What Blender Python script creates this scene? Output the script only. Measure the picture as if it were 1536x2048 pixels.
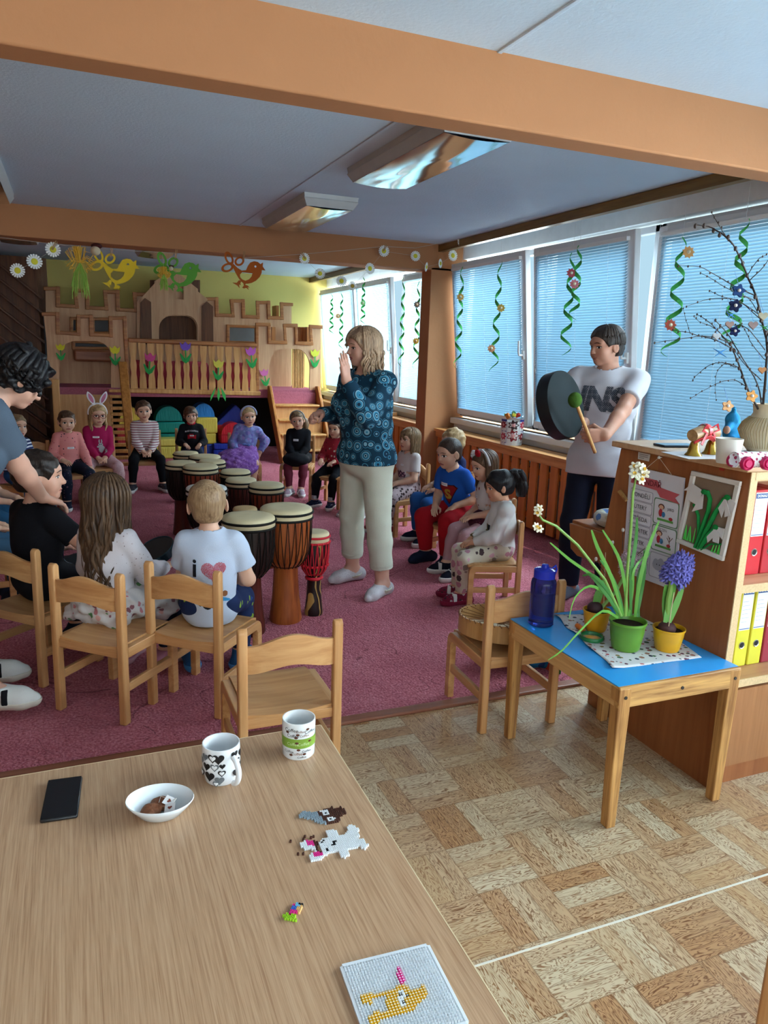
import bpy, bmesh, math, random
import numpy as np
from math import sin, cos, pi, radians, sqrt, atan2
from mathutils import Vector, Matrix, Euler
from mathutils.bvhtree import BVHTree
from mathutils.geometry import tessellate_polygon
random.seed(7); RNG = np.random.default_rng(5)
SC = bpy.context.scene
for o in list(bpy.data.objects): bpy.data.objects.remove(o)
COL = SC.collection

# ------------------------------------------------------------------ camera
YAW, PIT, ROL, FPX, CH = radians(22.8), radians(12.19), radians(1.98), 1492.0, 1.55
_f = Vector((sin(YAW)*cos(PIT), cos(YAW)*cos(PIT), -sin(PIT)))
_r0 = Vector((cos(YAW), -sin(YAW), 0)); _u0 = _r0.cross(_f)
CR = cos(ROL)*_r0 + sin(ROL)*_u0; CU = -sin(ROL)*_r0 + cos(ROL)*_u0
CAMPOS = Vector((0, 0, CH))
cam = bpy.data.cameras.new('camera'); camo = bpy.data.objects.new('camera', cam); COL.objects.link(camo)
camo.matrix_world = Matrix(((CR.x, CU.x, -_f.x, 0), (CR.y, CU.y, -_f.y, 0), (CR.z, CU.z, -_f.z, CH), (0, 0, 0, 1)))
cam.sensor_fit = 'VERTICAL'; cam.sensor_height = 36; cam.lens = 36*FPX/2048; cam.clip_start = .02; cam.clip_end = 200
SC.camera = camo
# ------------------------------------------------------------------ sky, sun, daylight, exposure
SC.view_settings.view_transform = 'Standard'; SC.view_settings.look = 'None'
SC.view_settings.gamma = 1; SC.view_settings.use_curve_mapping = False
SC.view_settings.exposure = 0.50
W = bpy.data.worlds.new('sky'); SC.world = W; W.use_nodes = True
_wn = W.node_tree.nodes; _bg = _wn['Background']
_bg.inputs[0].default_value = (.55, .83, 1.0, 1); _bg.inputs[1].default_value = .62
def lamp(name, typ, loc, energy, color=(1, 1, 1), rot=None, direction=None, **kw):
    l = bpy.data.lights.new(name, typ); l.energy = energy; l.color = color
    for k, v in kw.items(): setattr(l, k, v)
    o = bpy.data.objects.new(name, l); COL.objects.link(o); o.location = loc
    if direction: o.rotation_euler = Vector(direction).to_track_quat('-Z', 'Y').to_euler()
    return o
lamp('sun', 'SUN', (8, -4, 6), 7.0, (1, .93, .80), direction=(-.12, .90, -.41), angle=.008)
# daylight through the windows beside the camera (outside the picture)
lamp('daylight_side', 'AREA', (5.4, .4, 2.3), 560, (.76, .91, 1), direction=(-1, .1, -.38), shape='RECTANGLE', size=4, size_y=1.6)
lamp('daylight_ground', 'AREA', (5.4, .6, .3), 750, (.66, .86, 1), direction=(-.75, .9, .40), shape='RECTANGLE', size=4, size_y=1.4)
lamp('daylight_front_bay', 'AREA', (6.8, 5.0, 4.6), 1150, (.66, .87, 1), direction=(-1, 0, -.85), shape='RECTANGLE', size=5, size_y=2.2)
lamp('daylight_rear_bay', 'AREA', (5.4, 9.9, 1.9), 520, (.84, .97, 1), direction=(-1, 0, -.05), shape='RECTANGLE', size=4.2, size_y=1.8)
lamp('fill_back', 'AREA', (.6, -3.5, 1.7), 190, (.8, .92, 1), direction=(0, 1, -.1), shape='RECTANGLE', size=5, size_y=1.5)  # fill lamp added behind the camera to brighten what faces it

def A(px, py, x=None, y=None, z=None):
    "world point that the photograph shows at a pixel, on the plane x=, y= or z="
    d = _f + CR*((px-768)/FPX) - CU*((py-1024)/FPX)
    t = (z-CH)/d.z if z is not None else (y/d.y if y is not None else x/d.x)
    return CAMPOS + d*t

# ------------------------------------------------------------------ materials
def lin(c):
    if isinstance(c, str): c = tuple(int(c[i:i+2], 16) for i in (0, 2, 4))
    return tuple(((v/255/12.92) if v/255 <= .04045 else ((v/255+.055)/1.055)**2.4) for v in c[:3]) + (1,)
class NT:
    def __init__(s, name):
        s.m = bpy.data.materials.new(name); s.m.use_nodes = True; s.t = s.m.node_tree
        s.b = s.t.nodes['Principled BSDF']
    def n(s, typ, ins=None, **kw):
        nd = s.t.nodes.new('ShaderNode'+typ)
        for k, v in kw.items(): setattr(nd, k, v)
        for k, v in (ins or {}).items(): s.set(nd, k, v)
        return nd
    def set(s, nd, k, v):
        i = nd.inputs[k]
        if hasattr(v, 'is_linked') or isinstance(v, bpy.types.NodeSocket): s.t.links.new(v, i)
        else: i.default_value = v
    def math(s, op, a, b=0.0, c=0.0):
        nd = s.t.nodes.new('ShaderNodeMath'); nd.operation = op
        for i, v in enumerate((a, b, c)): s.set(nd, i, v)
        return nd.outputs[0]
    def ramp(s, fac, stops, interp='LINEAR'):
        nd = s.t.nodes.new('ShaderNodeValToRGB'); cr = nd.color_ramp; cr.interpolation = interp
        while len(cr.elements) > 1: cr.elements.remove(cr.elements[-1])
        cr.elements[0].position = stops[0][0]; cr.elements[0].color = lin(stops[0][1])
        for p, c in stops[1:]:
            e = cr.elements.new(p); e.color = lin(c)
        s.set(nd, 0, fac); return nd.outputs[0]
    def mix(s, fac, a, b, blend='MIX'):
        nd = s.t.nodes.new('ShaderNodeMix'); nd.data_type = 'RGBA'; nd.blend_type = blend
        s.set(nd, 0, fac); s.set(nd, 6, a); s.set(nd, 7, b); return nd.outputs[2]
    def co(s, kind='Object'):
        return s.n('TexCoord').outputs[kind]
    def mapped(s, scale=(1, 1, 1), rot=(0, 0, 0), loc=(0, 0, 0), src=None):
        nd = s.n('Mapping'); s.set(nd, 0, src or s.co()); nd.inputs['Scale'].default_value = scale
        nd.inputs['Rotation'].default_value = rot; nd.inputs['Location'].default_value = loc; return nd.outputs[0]
    def noise(s, scale, detail=3, vec=None, dist=0, rough=.5):
        nd = s.n('TexNoise', {'Scale': scale, 'Detail': detail, 'Distortion': dist, 'Roughness': rough})
        s.set(nd, 'Vector', vec or s.co()); return nd.outputs['Fac']
    def bump(s, h, strength=.3, dist=.01):
        nd = s.n('Bump', {'Strength': strength, 'Distance': dist, 'Height': h}); s.set(s.b, 'Normal', nd.outputs[0])
    def done(s, col=None, rough=.55, spec=.4, metal=0.0, **kw):
        if col is not None: s.set(s.b, 'Base Color', col)
        s.set(s.b, 'Roughness', rough); s.set(s.b, 'Specular IOR Level', spec); s.set(s.b, 'Metallic', metal)
        for k, v in kw.items(): s.set(s.b, k, v)
        return s.m
_MC = {}
def mat(c, rough=.55, spec=.4, metal=0.0, var=.08, vs=14, bump=0.0, bs=80, name=None, **kw):
    "plain procedural material with slight mottling"
    key = (str(c), rough, spec, metal, var, vs, bump, bs, str(kw))
    if key in _MC: return _MC[key]
    t = NT(name or 'mat_%s' % c); b = lin(c)
    lo = tuple(v*(1-var) for v in b[:3])+(1,); hi = tuple(min(1, v*(1+var)) for v in b[:3])+(1,)
    f = t.noise(vs, 3)
    col = t.mix(f, lo, hi)
    if bump: t.bump(t.noise(bs, 4), bump, .004)
    _MC[key] = t.done(col, rough, spec, metal, **kw); return _MC[key]
def cloth(c, var=.12, bump=.35, rough=.85, **kw): return mat(c, rough, .15, 0, var, 9, bump, 420, **kw)
def wood(c1, c2, axis='z', sc=1.0, rough=.42, name='wood', bump=.05, contrast=1.0):
    key = ('wood', c1, c2, axis, sc, rough, contrast)
    if key in _MC: return _MC[key]
    t = NT(name); s = [26*sc]*3; s['xyz'.index(axis)] = 1.6*sc
    v = t.mapped(tuple(s)); oi = t.n('ObjectInfo').outputs['Random']
    vv = t.n('VectorMath', operation='ADD'); t.set(vv, 0, v)
    cm = t.n('CombineXYZ'); t.set(cm, 0, t.math('MULTIPLY', oi, 31.0)); t.set(cm, 1, t.math('MULTIPLY', oi, 17.0)); t.set(cm, 2, t.math('MULTIPLY', oi, 9.0)); t.set(vv, 1, cm.outputs[0])
    n1 = t.noise(1.0, 5, vv.outputs[0], .6); n2 = t.noise(5.0, 3, vv.outputs[0], .2)
    f = t.math('ADD', t.math('MULTIPLY', n1, .75), t.math('MULTIPLY', n2, .25))
    k = .16/contrast
    col = t.ramp(f, [(.5-k, c2), (.5, tuple((np.array(h2(c1))*.6+np.array(h2(c2))*.4).astype(int))), (.5+k, c1)])
    t.bump(n2, bump, .002)
    _MC[key] = t.done(col, rough, .35); return _MC[key]
def h2(c): return tuple(int(c[i:i+2], 16) for i in (0, 2, 4)) if isinstance(c, str) else c
def stripes(c1, c2, n=30, duty=.5, axis=2, third=None):
    t = NT('striped_fabric'); sp = t.n('SeparateXYZ'); t.set(sp, 0, t.co())
    w = t.noise(6, 2)
    f = t.math('FRACT', t.math('ADD', t.math('MULTIPLY', sp.outputs[axis], n), t.math('MULTIPLY', w, .25)))
    col = t.ramp(f, [(0, c1), (duty, c2)], 'CONSTANT'); t.bump(t.noise(420, 2), .3, .004)
    return t.done(col, .85, .15)
def spots(bg, cs, scale=40, r=.3, seed=0, flat=None):
    "small scattered motifs: voronoi cells, one colour of cs for each"
    t = NT('printed_fabric'); v = t.mapped((1, 1, 1), loc=(seed, seed*.7, 0))
    vo = t.n('TexVoronoi', {'Scale': scale, 'Randomness': .85}); t.set(vo, 'Vector', v)
    sep = t.n('SeparateColor'); t.set(sep, 0, vo.outputs['Color'])
    stops = [(i/len(cs), c) for i, c in enumerate(cs)]
    mc = t.ramp(sep.outputs[0], stops, 'CONSTANT')
    wob = t.math('ADD', vo.outputs['Distance'], t.math('MULTIPLY', t.math('SUBTRACT', t.noise(scale*3, 2), .5), .35))
    f = t.math('LESS_THAN', wob, t.math('MULTIPLY', r, t.math('ADD', .35, sep.outputs[1])))
    col = t.mix(f, lin(bg), mc); t.bump(t.noise(420, 2), .3, .004)
    return t.done(col, .85, .15)

# ------------------------------------------------------------------ mesh builder
def V(*a): return Vector(a)
class MB:
    def __init__(s): s.v = []; s.f = []; s.m = []
    def add(s, vs, fs, mi=0):
        o = len(s.v); s.v += [tuple(p) for p in vs]; s.f += [tuple(i+o for i in f) for f in fs]; s.m += [mi]*len(fs); return s
    def box(s, lo, hi, mi=0):
        x0, y0, z0 = lo; x1, y1, z1 = hi
        return s.add([(x0, y0, z0), (x1, y0, z0), (x1, y1, z0), (x0, y1, z0), (x0, y0, z1), (x1, y0, z1), (x1, y1, z1), (x0, y1, z1)],
              [(0, 3, 2, 1), (4, 5, 6, 7), (0, 1, 5, 4), (1, 2, 6, 5), (2, 3, 7, 6), (3, 0, 4, 7)], mi)
    def bar(s, a, b, w, h, up=(0, 0, 1), mi=0, w2=None, h2=None):
        a = Vector(a); b = Vector(b); d = (b-a).normalized(); x = d.cross(Vector(up))
        x = x.normalized() if x.length > 1e-5 else d.orthogonal().normalized()
        y = x.cross(d); w2 = w if w2 is None else w2; h2 = h if h2 is None else h2
        vs = [a-x*w/2-y*h/2, a+x*w/2-y*h/2, a+x*w/2+y*h/2, a-x*w/2+y*h/2, b-x*w2/2-y*h2/2, b+x*w2/2-y*h2/2, b+x*w2/2+y*h2/2, b-x*w2/2+y*h2/2]
        return s.add(vs, [(0, 1, 2, 3), (7, 6, 5, 4), (0, 4, 5, 1), (1, 5, 6, 2), (2, 6, 7, 3), (3, 7, 4, 0)], mi)
    def tube(s, path, r, n=8, mi=0, caps=True, flat=1.0, up=None):
        P = [Vector(p) for p in path]; R = r if hasattr(r, '__len__') else [r]*len(P)
        d0 = (P[1]-P[0]).normalized(); nn = (Vector(up) if up else d0.orthogonal()); nn = (nn-d0*nn.dot(d0)).normalized(); vs = []; fs = []
        for i, p in enumerate(P):
            d = (P[min(i+1, len(P)-1)]-P[max(i-1, 0)]).normalized()
            nn = nn-d*nn.dot(d); nn = nn.normalized() if nn.length > 1e-6 else d.orthogonal().normalized(); bb = d.cross(nn)
            for k in range(n):
                a = 2*pi*k/n; vs.append(p+nn*(cos(a)*R[i]*flat)+bb*(sin(a)*R[i]))
        for i in range(len(P)-1):
            for k in range(n): fs.append((i*n+k, i*n+(k+1) % n, (i+1)*n+(k+1) % n, (i+1)*n+k))
        if caps: fs += [tuple(range(n-1, -1, -1)), tuple(range((len(P)-1)*n, len(P)*n))]
        return s.add(vs, fs, mi)
    def lathe(s, prof, n=32, M=None, mi=0, mis=None, a0=0, a1=2*pi, sx=1, sy=1):
        M = M or Matrix(); full = abs(a1-a0-2*pi) < 1e-6; m = n if full else n+1; vs = []; L = len(prof)
        for k in range(m):
            a = a0+(a1-a0)*k/n
            for (r, z) in prof: vs.append(M @ Vector((r*cos(a)*sx, r*sin(a)*sy, z)))
        o = len(s.v); s.v += [tuple(p) for p in vs]
        for k in range(n):
            k2 = (k+1) % m
            for i in range(L-1):
                q = (o+k*L+i, o+k2*L+i, o+k2*L+i+1, o+k*L+i+1)
                if prof[i][0] < 1e-7: q = (q[0], q[2], q[3])
                elif prof[i+1][0] < 1e-7: q = (q[0], q[1], q[2])
                s.f.append(q); s.m.append(mis[i] if mis else mi)
        return s
    def prism(s, loops, ext, mi=0, mside=None):
        "loops: outer then holes, each a list of 3d points in one plane"
        loops = [[Vector(p) for p in l] for l in loops]; flat = [p for l in loops for p in l]; ext = Vector(ext); N = len(flat)
        tris = tessellate_polygon(loops)
        nrm = sum((loops[0][i].cross(loops[0][(i+1) % len(loops[0])]) for i in range(len(loops[0]))), Vector())
        o = len(s.v); s.v += [tuple(p) for p in flat]+[tuple(p+ext) for p in flat]
        for t in tris:
            a, b, c = (flat[i] for i in t); sg = (b-a).cross(c-a).dot(ext)
            t = tuple(t) if sg < 0 else tuple(reversed(t))
            s.f.append(tuple(i+o for i in t)); s.f.append(tuple(i+o+N for i in reversed(t))); s.m += [mi, mi]
        k = 0; ms = mi if mside is None else mside
        for li, l in enumerate(loops):
            area = sum((l[i].cross(l[(i+1) % len(l)]) for i in range(len(l))), Vector()).dot(ext)
            fl = (area > 0) != (li > 0)
            for i in range(len(l)):
                a, b = k+i, k+(i+1) % len(l); q = (a, b, b+N, a+N) if fl else (b, a, a+N, b+N)
                s.f.append(tuple(j+o for j in q)); s.m.append(ms)
            k += len(l)
        return s
    def ell(s, c, r, R=None, nu=16, nv=10, mi=0):
        c = Vector(c); r = r if hasattr(r, '__len__') else (r, r, r); vs = []; fs = []
        for j in range(nv+1):
            th = pi*j/nv
            for i in range(nu):
                a = 2*pi*i/nu; p = Vector((r[0]*sin(th)*cos(a), r[1]*sin(th)*sin(a), r[2]*cos(th))); vs.append(c+(R @ p if R else p))
        for j in range(nv):
            for i in range(nu):
                a, b = j*nu+i, j*nu+(i+1) % nu; q = (a, a+nu, b+nu, b)
                fs.append(q)
        return s.add(vs, fs, mi)
    def build(s, name, mats, parent=None, smooth=False, bevel=0, ang=.75, loc=None):
        me = bpy.data.meshes.new(name); me.from_pydata(s.v, [], s.f)
        for m in (mats if isinstance(mats, (list, tuple)) else [mats]): me.materials.append(m)
        if len(me.polygons): me.polygons.foreach_set('material_index', s.m)
        if smooth or bevel:
            me.polygons.foreach_set('use_smooth', [True]*len(me.polygons))
            try: me.set_sharp_from_angle(angle=ang)
            except Exception: pass
        me.update(); o = bpy.data.objects.new(name, me); COL.objects.link(o)
        if parent: o.parent = parent
        if loc: o.location = loc
        if bevel:
            b = o.modifiers.new('bevel', 'BEVEL'); b.width = bevel; b.segments = 2; b.limit_method = 'ANGLE'; b.angle_limit = .6; b.harden_normals = False
        return o
def tag(o, label, cat, group=None, kind=None):
    o['label'] = label; o['category'] = cat
    if group: o['group'] = group
    if kind: o['kind'] = kind
    return o
def thing(name, label, cat, loc=(0, 0, 0), rz=0, group=None):
    o = bpy.data.objects.new(name, None); COL.objects.link(o); o.empty_display_size = .05
    o.location = loc; o.rotation_euler = (0, 0, rz); return tag(o, label, cat, group)
def struct(name, mb, mats, **kw):
    o = mb.build(name, mats, **kw); o['kind'] = 'structure'; return o
def kids(o): return [c for c in bpy.data.objects if c.parent == o]
def dup(o, loc=None, rz=None, label=None, parent=None, ch=None):
    "copy a thing with its parts and their sub-parts"
    c = o.copy(); COL.objects.link(c); c.parent = parent
    for k in kids(o): dup(k, parent=c)
    if loc is not None: c.location = loc
    if rz is not None: c.rotation_euler = (0, 0, rz)
    if label: c['label'] = label
    return c
def text_mesh(body, size=1.0, depth=0.0, align='CENTER', bold=0.0, space=1.0):
    cu = bpy.data.curves.new('t', 'FONT'); cu.body = body; cu.size = size; cu.extrude = depth; cu.align_x = align; cu.align_y = 'CENTER'
    cu.offset = bold; cu.space_character = space; cu.resolution_u = 3
    ob = bpy.data.objects.new('t', cu); COL.objects.link(ob)
    dg = bpy.context.evaluated_depsgraph_get(); me = ob.evaluated_get(dg).to_mesh()
    vs = [v.co.copy() for v in me.vertices]; fs = [tuple(p.vertices) for p in me.polygons]
    ob.evaluated_get(dg).to_mesh_clear(); bpy.data.objects.remove(ob); bpy.data.curves.remove(cu)
    return vs, fs
def put_text(mb, body, o, right, up, size, mi=0, lift=.0006, **kw):
    vs, fs = text_mesh(body, size, **kw); o = Vector(o); right = Vector(right).normalized(); up = Vector(up).normalized(); n = right.cross(up)
    mb.add([o+right*p.x+up*p.y+n*(p.z+lift) for p in vs], fs, mi); return mb
def Tz(x, y, z=0, rz=0): return Matrix.Translation((x, y, z)) @ Matrix.Rotation(rz, 4, 'Z')
def frame(o, zdir, xdir=None):
    z = Vector(zdir).normalized(); x = Vector(xdir) if xdir else z.orthogonal(); x = (x-z*x.dot(z)).normalized(); y = z.cross(x)
    return Matrix(((x.x, y.x, z.x, o[0]), (x.y, y.y, z.y, o[1]), (x.z, y.z, z.z, o[2]), (0, 0, 0, 1)))
# ------------------------------------------------------------------ structure of the room
ZC, XW = 2.65, 3.95
def m_carpet():
    t = NT('carpet_pile'); n1 = t.noise(2.2, 4); n2 = t.noise(95, 3); n3 = t.noise(24, 3)
    col = t.ramp(t.math('ADD', t.math('MULTIPLY', n1, .3), t.math('MULTIPLY', n2, .7)), [(.3, (128, 60, 70)), (.5, (184, 102, 114)), (.7, (220, 148, 156))])
    w = t.n('TexNoise', {'Scale': 1.9, 'Detail': 1, 'Distortion': 1.6}); t.set(w, 'Vector', t.co())
    line = t.math('LESS_THAN', t.math('ABSOLUTE', t.math('SUBTRACT', w.outputs['Fac'], .5)), .006)
    gate = t.math('GREATER_THAN', t.noise(3.3, 1, t.mapped(loc=(5, 3, 1))), .52)
    line = t.math('MULTIPLY', line, gate)
    col = t.mix(t.math('MULTIPLY', line, .55), col, lin((82, 34, 42)))
    t.bump(t.math('SUBTRACT', t.math('ADD', n2, n3), line), .9, .02)
    return t.done(col, .95, .05, 0, **{'Sheen Weight': .3, 'Sheen Roughness': .5, 'Sheen Tint': lin((230, 150, 165))})
def m_vinyl():
    "printed parquet: square blocks of three planks, the direction turning from block to block"
    t = NT('vinyl_parquet'); sp = t.n('SeparateXYZ'); t.set(sp, 0, t.mapped((1, 1, 1), loc=(.03, .06, 0)))
    S = .212; x = t.math('DIVIDE', sp.outputs[0], S); y = t.math('DIVIDE', sp.outputs[1], S)
    fx, fy = t.math('FLOOR', x), t.math('FLOOR', y)
    par = t.math('MODULO', t.math('ABSOLUTE', t.math('ADD', fx, fy)), 2.0)
    along = t.math('ADD', t.math('MULTIPLY', par, x), t.math('MULTIPLY', t.math('SUBTRACT', 1, par), y))
    across = t.math('ADD', t.math('MULTIPLY', par, y), t.math('MULTIPLY', t.math('SUBTRACT', 1, par), x))
    fa = t.math('FRACT', across); pk = t.math('FLOOR', t.math('MULTIPLY', fa, 3.0))
    cv = t.n('CombineXYZ'); t.set(cv, 0, fx); t.set(cv, 1, fy); t.set(cv, 2, pk)
    wn = t.n('TexWhiteNoise', noise_dimensions='3D'); t.set(wn, 'Vector', cv.outputs[0])
    g = t.n('CombineXYZ'); t.set(g, 0, t.math('MULTIPLY', along, 1.0)); t.set(g, 1, t.math('MULTIPLY', across, 6.0)); t.set(g, 2, t.math('MULTIPLY', wn.outputs['Value'], 40))
    n1 = t.noise(1.6, 3, g.outputs[0], .9)
    wav = t.math('FRACT', t.math('MULTIPLY', n1, 12.0))
    grain = t.math('SMOOTH_MIN', t.math('ABSOLUTE', t.math('SUBTRACT', wav, .5)), .3, .1)
    base = t.ramp(wn.outputs['Value'], [(0, (186, 140, 96)), (.35, (204, 172, 134)), (.7, (214, 194, 160)), (1, (196, 160, 118))])
    dark = t.ramp(wn.outputs['Value'], [(0, (120, 74, 40)), (.5, (134, 92, 58)), (1, (146, 100, 60))])
    k = t.ramp(grain, [(.05, (255, 255, 255)), (.26, (0, 0, 0))])
    col = t.mix(t.math('MULTIPLY', k, .95), base, dark)
    f3 = t.math('FRACT', t.math('MULTIPLY', fa, 3.0)); e = t.math('MINIMUM', f3, t.math('SUBTRACT', 1, f3))
    fl = t.math('FRACT', along); e2 = t.math('MULTIPLY', t.math('MINIMUM', fl, t.math('SUBTRACT', 1, fl)), 3.0)
    seam = t.math('LESS_THAN', t.math('MINIMUM', e, e2), .025)
    col = t.mix(t.math('MULTIPLY', seam, .45), col, lin((118, 82, 52)))
    n2 = t.noise(1.3, 3)
    return t.done(col, t.math('ADD', .2, t.math('MULTIPLY', n2, .2)), .45)
def m_plaster(c, s=.35, bs=38):
    return mat(c, .9, .1, 0, .05, 3, s, bs)
M_CEIL = m_plaster('cadbe8', .5, 60); M_ORANGE = m_plaster('b07a54', .22, 30); M_YELLOW = m_plaster('dcc878', .12, 30)
M_WHITE = mat('eef1f2', .35, .5, 0, .02); M_PVC = mat('e6e9ec', .28, .5, 0, .02)
M_LEDGE = wood('d69a5e', 'b87840', 'y', 1.2); M_SLAT = wood('d27f3c', 'b5642a', 'z', .8, .45)
W_LAM = wood('d6aa82', 'b6865e', 'z', .9, .5, contrast=.7); W_TRIM = wood('b97a42', '8a4f24', 'x', 1.2); W_TRIMZ = wood('b97a42', '8a4f24', 'z', 1.2)
W_PINE = wood('d8a566', 'b87f42', 'z', 1.0); W_DARK = wood('7a4a2c', '4e2c18', 'z', .8, .5); W_LAMDK = wood('9a6a48', '7c4f32', 'z', .9)
W_BEECH = wood('d2a06c', 'b57e4c', 'z', 1.1, .38); W_BEECHY = wood('d2a06c', 'b57e4c', 'y', 1.1, .38); W_BEECHX = wood('d2a06c', 'b57e4c', 'x', 1.1, .38)

struct('floor', MB().box((-3.2, -3, -.12), (XW, 12.1, 0)), m_vinyl())
tag(MB().box((-3.2, 2.76, .0), (3.9, 12, .012)).build('carpet', m_carpet()), 'rose red patterned carpet covering the whole far part of the room', 'carpet')
struct('trim_1', MB().box((-3.2, 2.71, 0), (3.9, 2.765, .016)), wood('96604a', '74442f', 'x', 1), bevel=.005)
a = A(953, 1932, z=0); b = A(1532, 1750, z=0); d = (b-a).normalized()
struct('trim_2', MB().bar(a-d*1.2, b+d*1.5, .006, .003), mat('e8e0cf', .5))
struct('ceiling', MB().box((-3.2, -3, ZC), (4.1, 12.1, ZC+.15)), M_CEIL)
struct('trim_3', MB().box((1.522, -3, ZC-.006), (1.542, 7.35, ZC+.01)), M_CEIL, bevel=.003)
struct('ceiling_beam_front', MB().box((-3.2, 2.69, 2.395), (XW, 2.835, ZC+.02)), M_ORANGE, bevel=.008)
struct('ceiling_beam_rear', MB().box((-3.2, 7.35, 2.39), (XW, 7.66, ZC+.02)), M_ORANGE, bevel=.006)
struct('wall_column', MB().box((3.53, 7.35, 0), (XW+.05, 7.58, 2.42)), M_ORANGE, bevel=.006)
struct('wall_back', MB().box((-.24, 12, 0), (4.1, 12.15, ZC)), M_YELLOW)
struct('wall_back_panelling', MB().box((-3.2, 11.92, 0), (-.24, 12.15, ZC)), W_LAMDK)
struct('wall_left', MB().box((-3.3, -3, 0), (-3.2, 12.1, ZC)), M_ORANGE)
wf = MB()
for x0, x1, z0, z1 in ((-3.3, -2.2, 0, ZC), (3.3, 6.4, 0, ZC+.4), (-2.2, 3.3, 0, .9), (-2.2, 3.3, 2.45, ZC)): wf.box((x0, -3.15, z0), (x1, -3, z1))
struct('wall_front', wf, m_plaster('d8d2c8')); struct('light_baffle_outside', MB().box((4.1, 2.74, -1), (6.4, 2.94, 3.4)), m_plaster('d8d2c8'))  # outer slab is added to keep the side lamps off the bay blinds
tc_ = NT('curtain'); tc_.done(lin('e6e6e2'), .8, .1); tr_ = tc_.n('BsdfTranslucent'); tr_.inputs[0].default_value = lin('e6ecf0'); mx_ = tc_.n('MixShader'); mx_.inputs[0].default_value = .6
tc_.t.links.new(tc_.b.outputs[0], mx_.inputs[1]); tc_.t.links.new(tr_.outputs[0], mx_.inputs[2]); tc_.t.links.new(mx_.outputs[0], tc_.t.nodes['Material Output'].inputs[0])
cu_ = MB(); nc_ = 160; cu_.add([V(-2.3+5.7*i/nc_, -2.94+.03*sin(i*.9), z) for z in (.8, 2.5) for i in range(nc_+1)], [(i, i+1, nc_+2+i, nc_+1+i) for i in range(nc_)])
tag(cu_.build('window_curtain', tc_.m, smooth=True), 'white curtain added behind the photographer to hold off the sun, outside the picture', 'curtain')  # unseen sheet added to stop the sun and soften the fill lamp
# right wall: parapet and lintel; window openings between
for nm, y0, y1 in (('wall_right_parapet_front', 2.76, 7.4), ('wall_right_parapet_rear', 7.7, 12.1)):
    struct(nm, MB().box((3.9, y0, 0), (4.1, y1, .86)), m_plaster('b98a60'))
struct('wall_right_lintel', MB().box((3.9, -3, 2.52), (4.1, 12.1, ZC)), mat('e4e8ea', .6))
struct('wall_right_near', MB().box((3.95, 2.72, 0), (4.1, 2.95, 2.55)), m_plaster('d8d2c8')); struct('wall_right_low', MB().box((3.95, -3, 0), (4.1, 2.72, .88)), m_plaster('d8d2c8'))
struct('trim_4', MB().box((3.6, 2.84, 2.575), (3.66, 7.35, 2.645)), wood('8a6a34', '6a4e22', 'y', 1))
struct('trim_5', MB().box((3.6, 7.66, 2.575), (3.66, 11.99, 2.645)), wood('8a6a34', '6a4e22', 'y', 1))
# ground and pale building outside the windows
struct('ground_outside', MB().box((4.2, -20, -1.2), (40, 40, -1.0)), mat('8f9698', .9))
# ledges, radiator covers
for i, (y0, y1) in enumerate(((2.9, 7.33), (7.74, 11.98))):
    mb = MB()
    for x0, x1 in ((3.64, 3.74), (3.755, 3.80), (3.815, 3.86)): mb.box((x0, y0, .715), (x1, y1, .745))
    mb.box((3.66, y0, .655), (3.675, y1, .72)); struct('trim_%d' % (6+i), mb, M_LEDGE, bevel=.004)
    struct('windowsill_%d' % (i+1), MB().box((3.83, y0, .80), (3.97, y1, .86)).box((3.88, y0, .74), (3.9, y1, .8)), M_WHITE, bevel=.006)
    t = thing('radiator_cover', 'orange slatted wooden radiator cover ' + ('under the three near windows' if i == 0 else 'under the far windows behind the column'), 'radiator cover', (3.69, y0, 0))
    mb = MB(); y = .05; L = y1-y0
    while y < L-.1:
        mb.box((-.012, y, .06), (.012, y+.105, .685)); y += .152
    mb.build('slats', M_SLAT, t, bevel=.004)
    MB().box((.012, .02, .14), (.035, L-.02, .19)).box((.012, .02, .54), (.035, L-.02, .59)).build('rail', M_SLAT, t)
    MB().box((.05, .1, .12), (.13, L-.1, .62)).build('radiator', mat('d9d4c8', .5), t)

# ------------------------------------------------------------------ windows and blinds
def m_blind(mx=.2, tc='93c8e4'):
    t = NT('blind_slat'); t.done(lin('a4bccb'), .5, .3); out = t.t.nodes['Material Output']
    tr = t.n('BsdfTranslucent'); tr.inputs[0].default_value = lin(tc); ms = t.n('MixShader'); ms.inputs[0].default_value = mx
    t.t.links.new(t.b.outputs[0], ms.inputs[1]); t.t.links.new(tr.outputs[0], ms.inputs[2]); t.t.links.new(ms.outputs[0], out.inputs[0]); return t.m
M_BLIND = m_blind(); M_BLINDF = m_blind(.22, 'b4dfea')  # far blinds get a whiter tint that holds the far bay's brightness
def m_glass():
    t = NT('window_glass'); out = t.t.nodes['Material Output']; t.t.nodes.remove(t.b)
    tr = t.n('BsdfTransparent'); gl = t.n('BsdfGlossy'); gl.inputs['Roughness'].default_value = .02; ms = t.n('MixShader'); ms.inputs[0].default_value = .06
    t.t.links.new(tr.outputs[0], ms.inputs[1]); t.t.links.new(gl.outputs[0], ms.inputs[2]); t.t.links.new(ms.outputs[0], out.inputs[0]); return t.m
M_GLASS = m_glass()
BL = ['closed white venetian blind on the tilted window next to the orange column', 'closed white venetian blind on the window behind the man with the drum', 'closed white venetian blind behind the vase of branches',
      'far white blind just behind the orange column', 'white blind on the middle far window, left of the woman\'s shoulder side', 'white blind in the far corner beside the yellow wall']+['white blind on a near window outside the picture, %s behind the cabinet' % k for k in ('first', 'second', 'third')]
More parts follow.
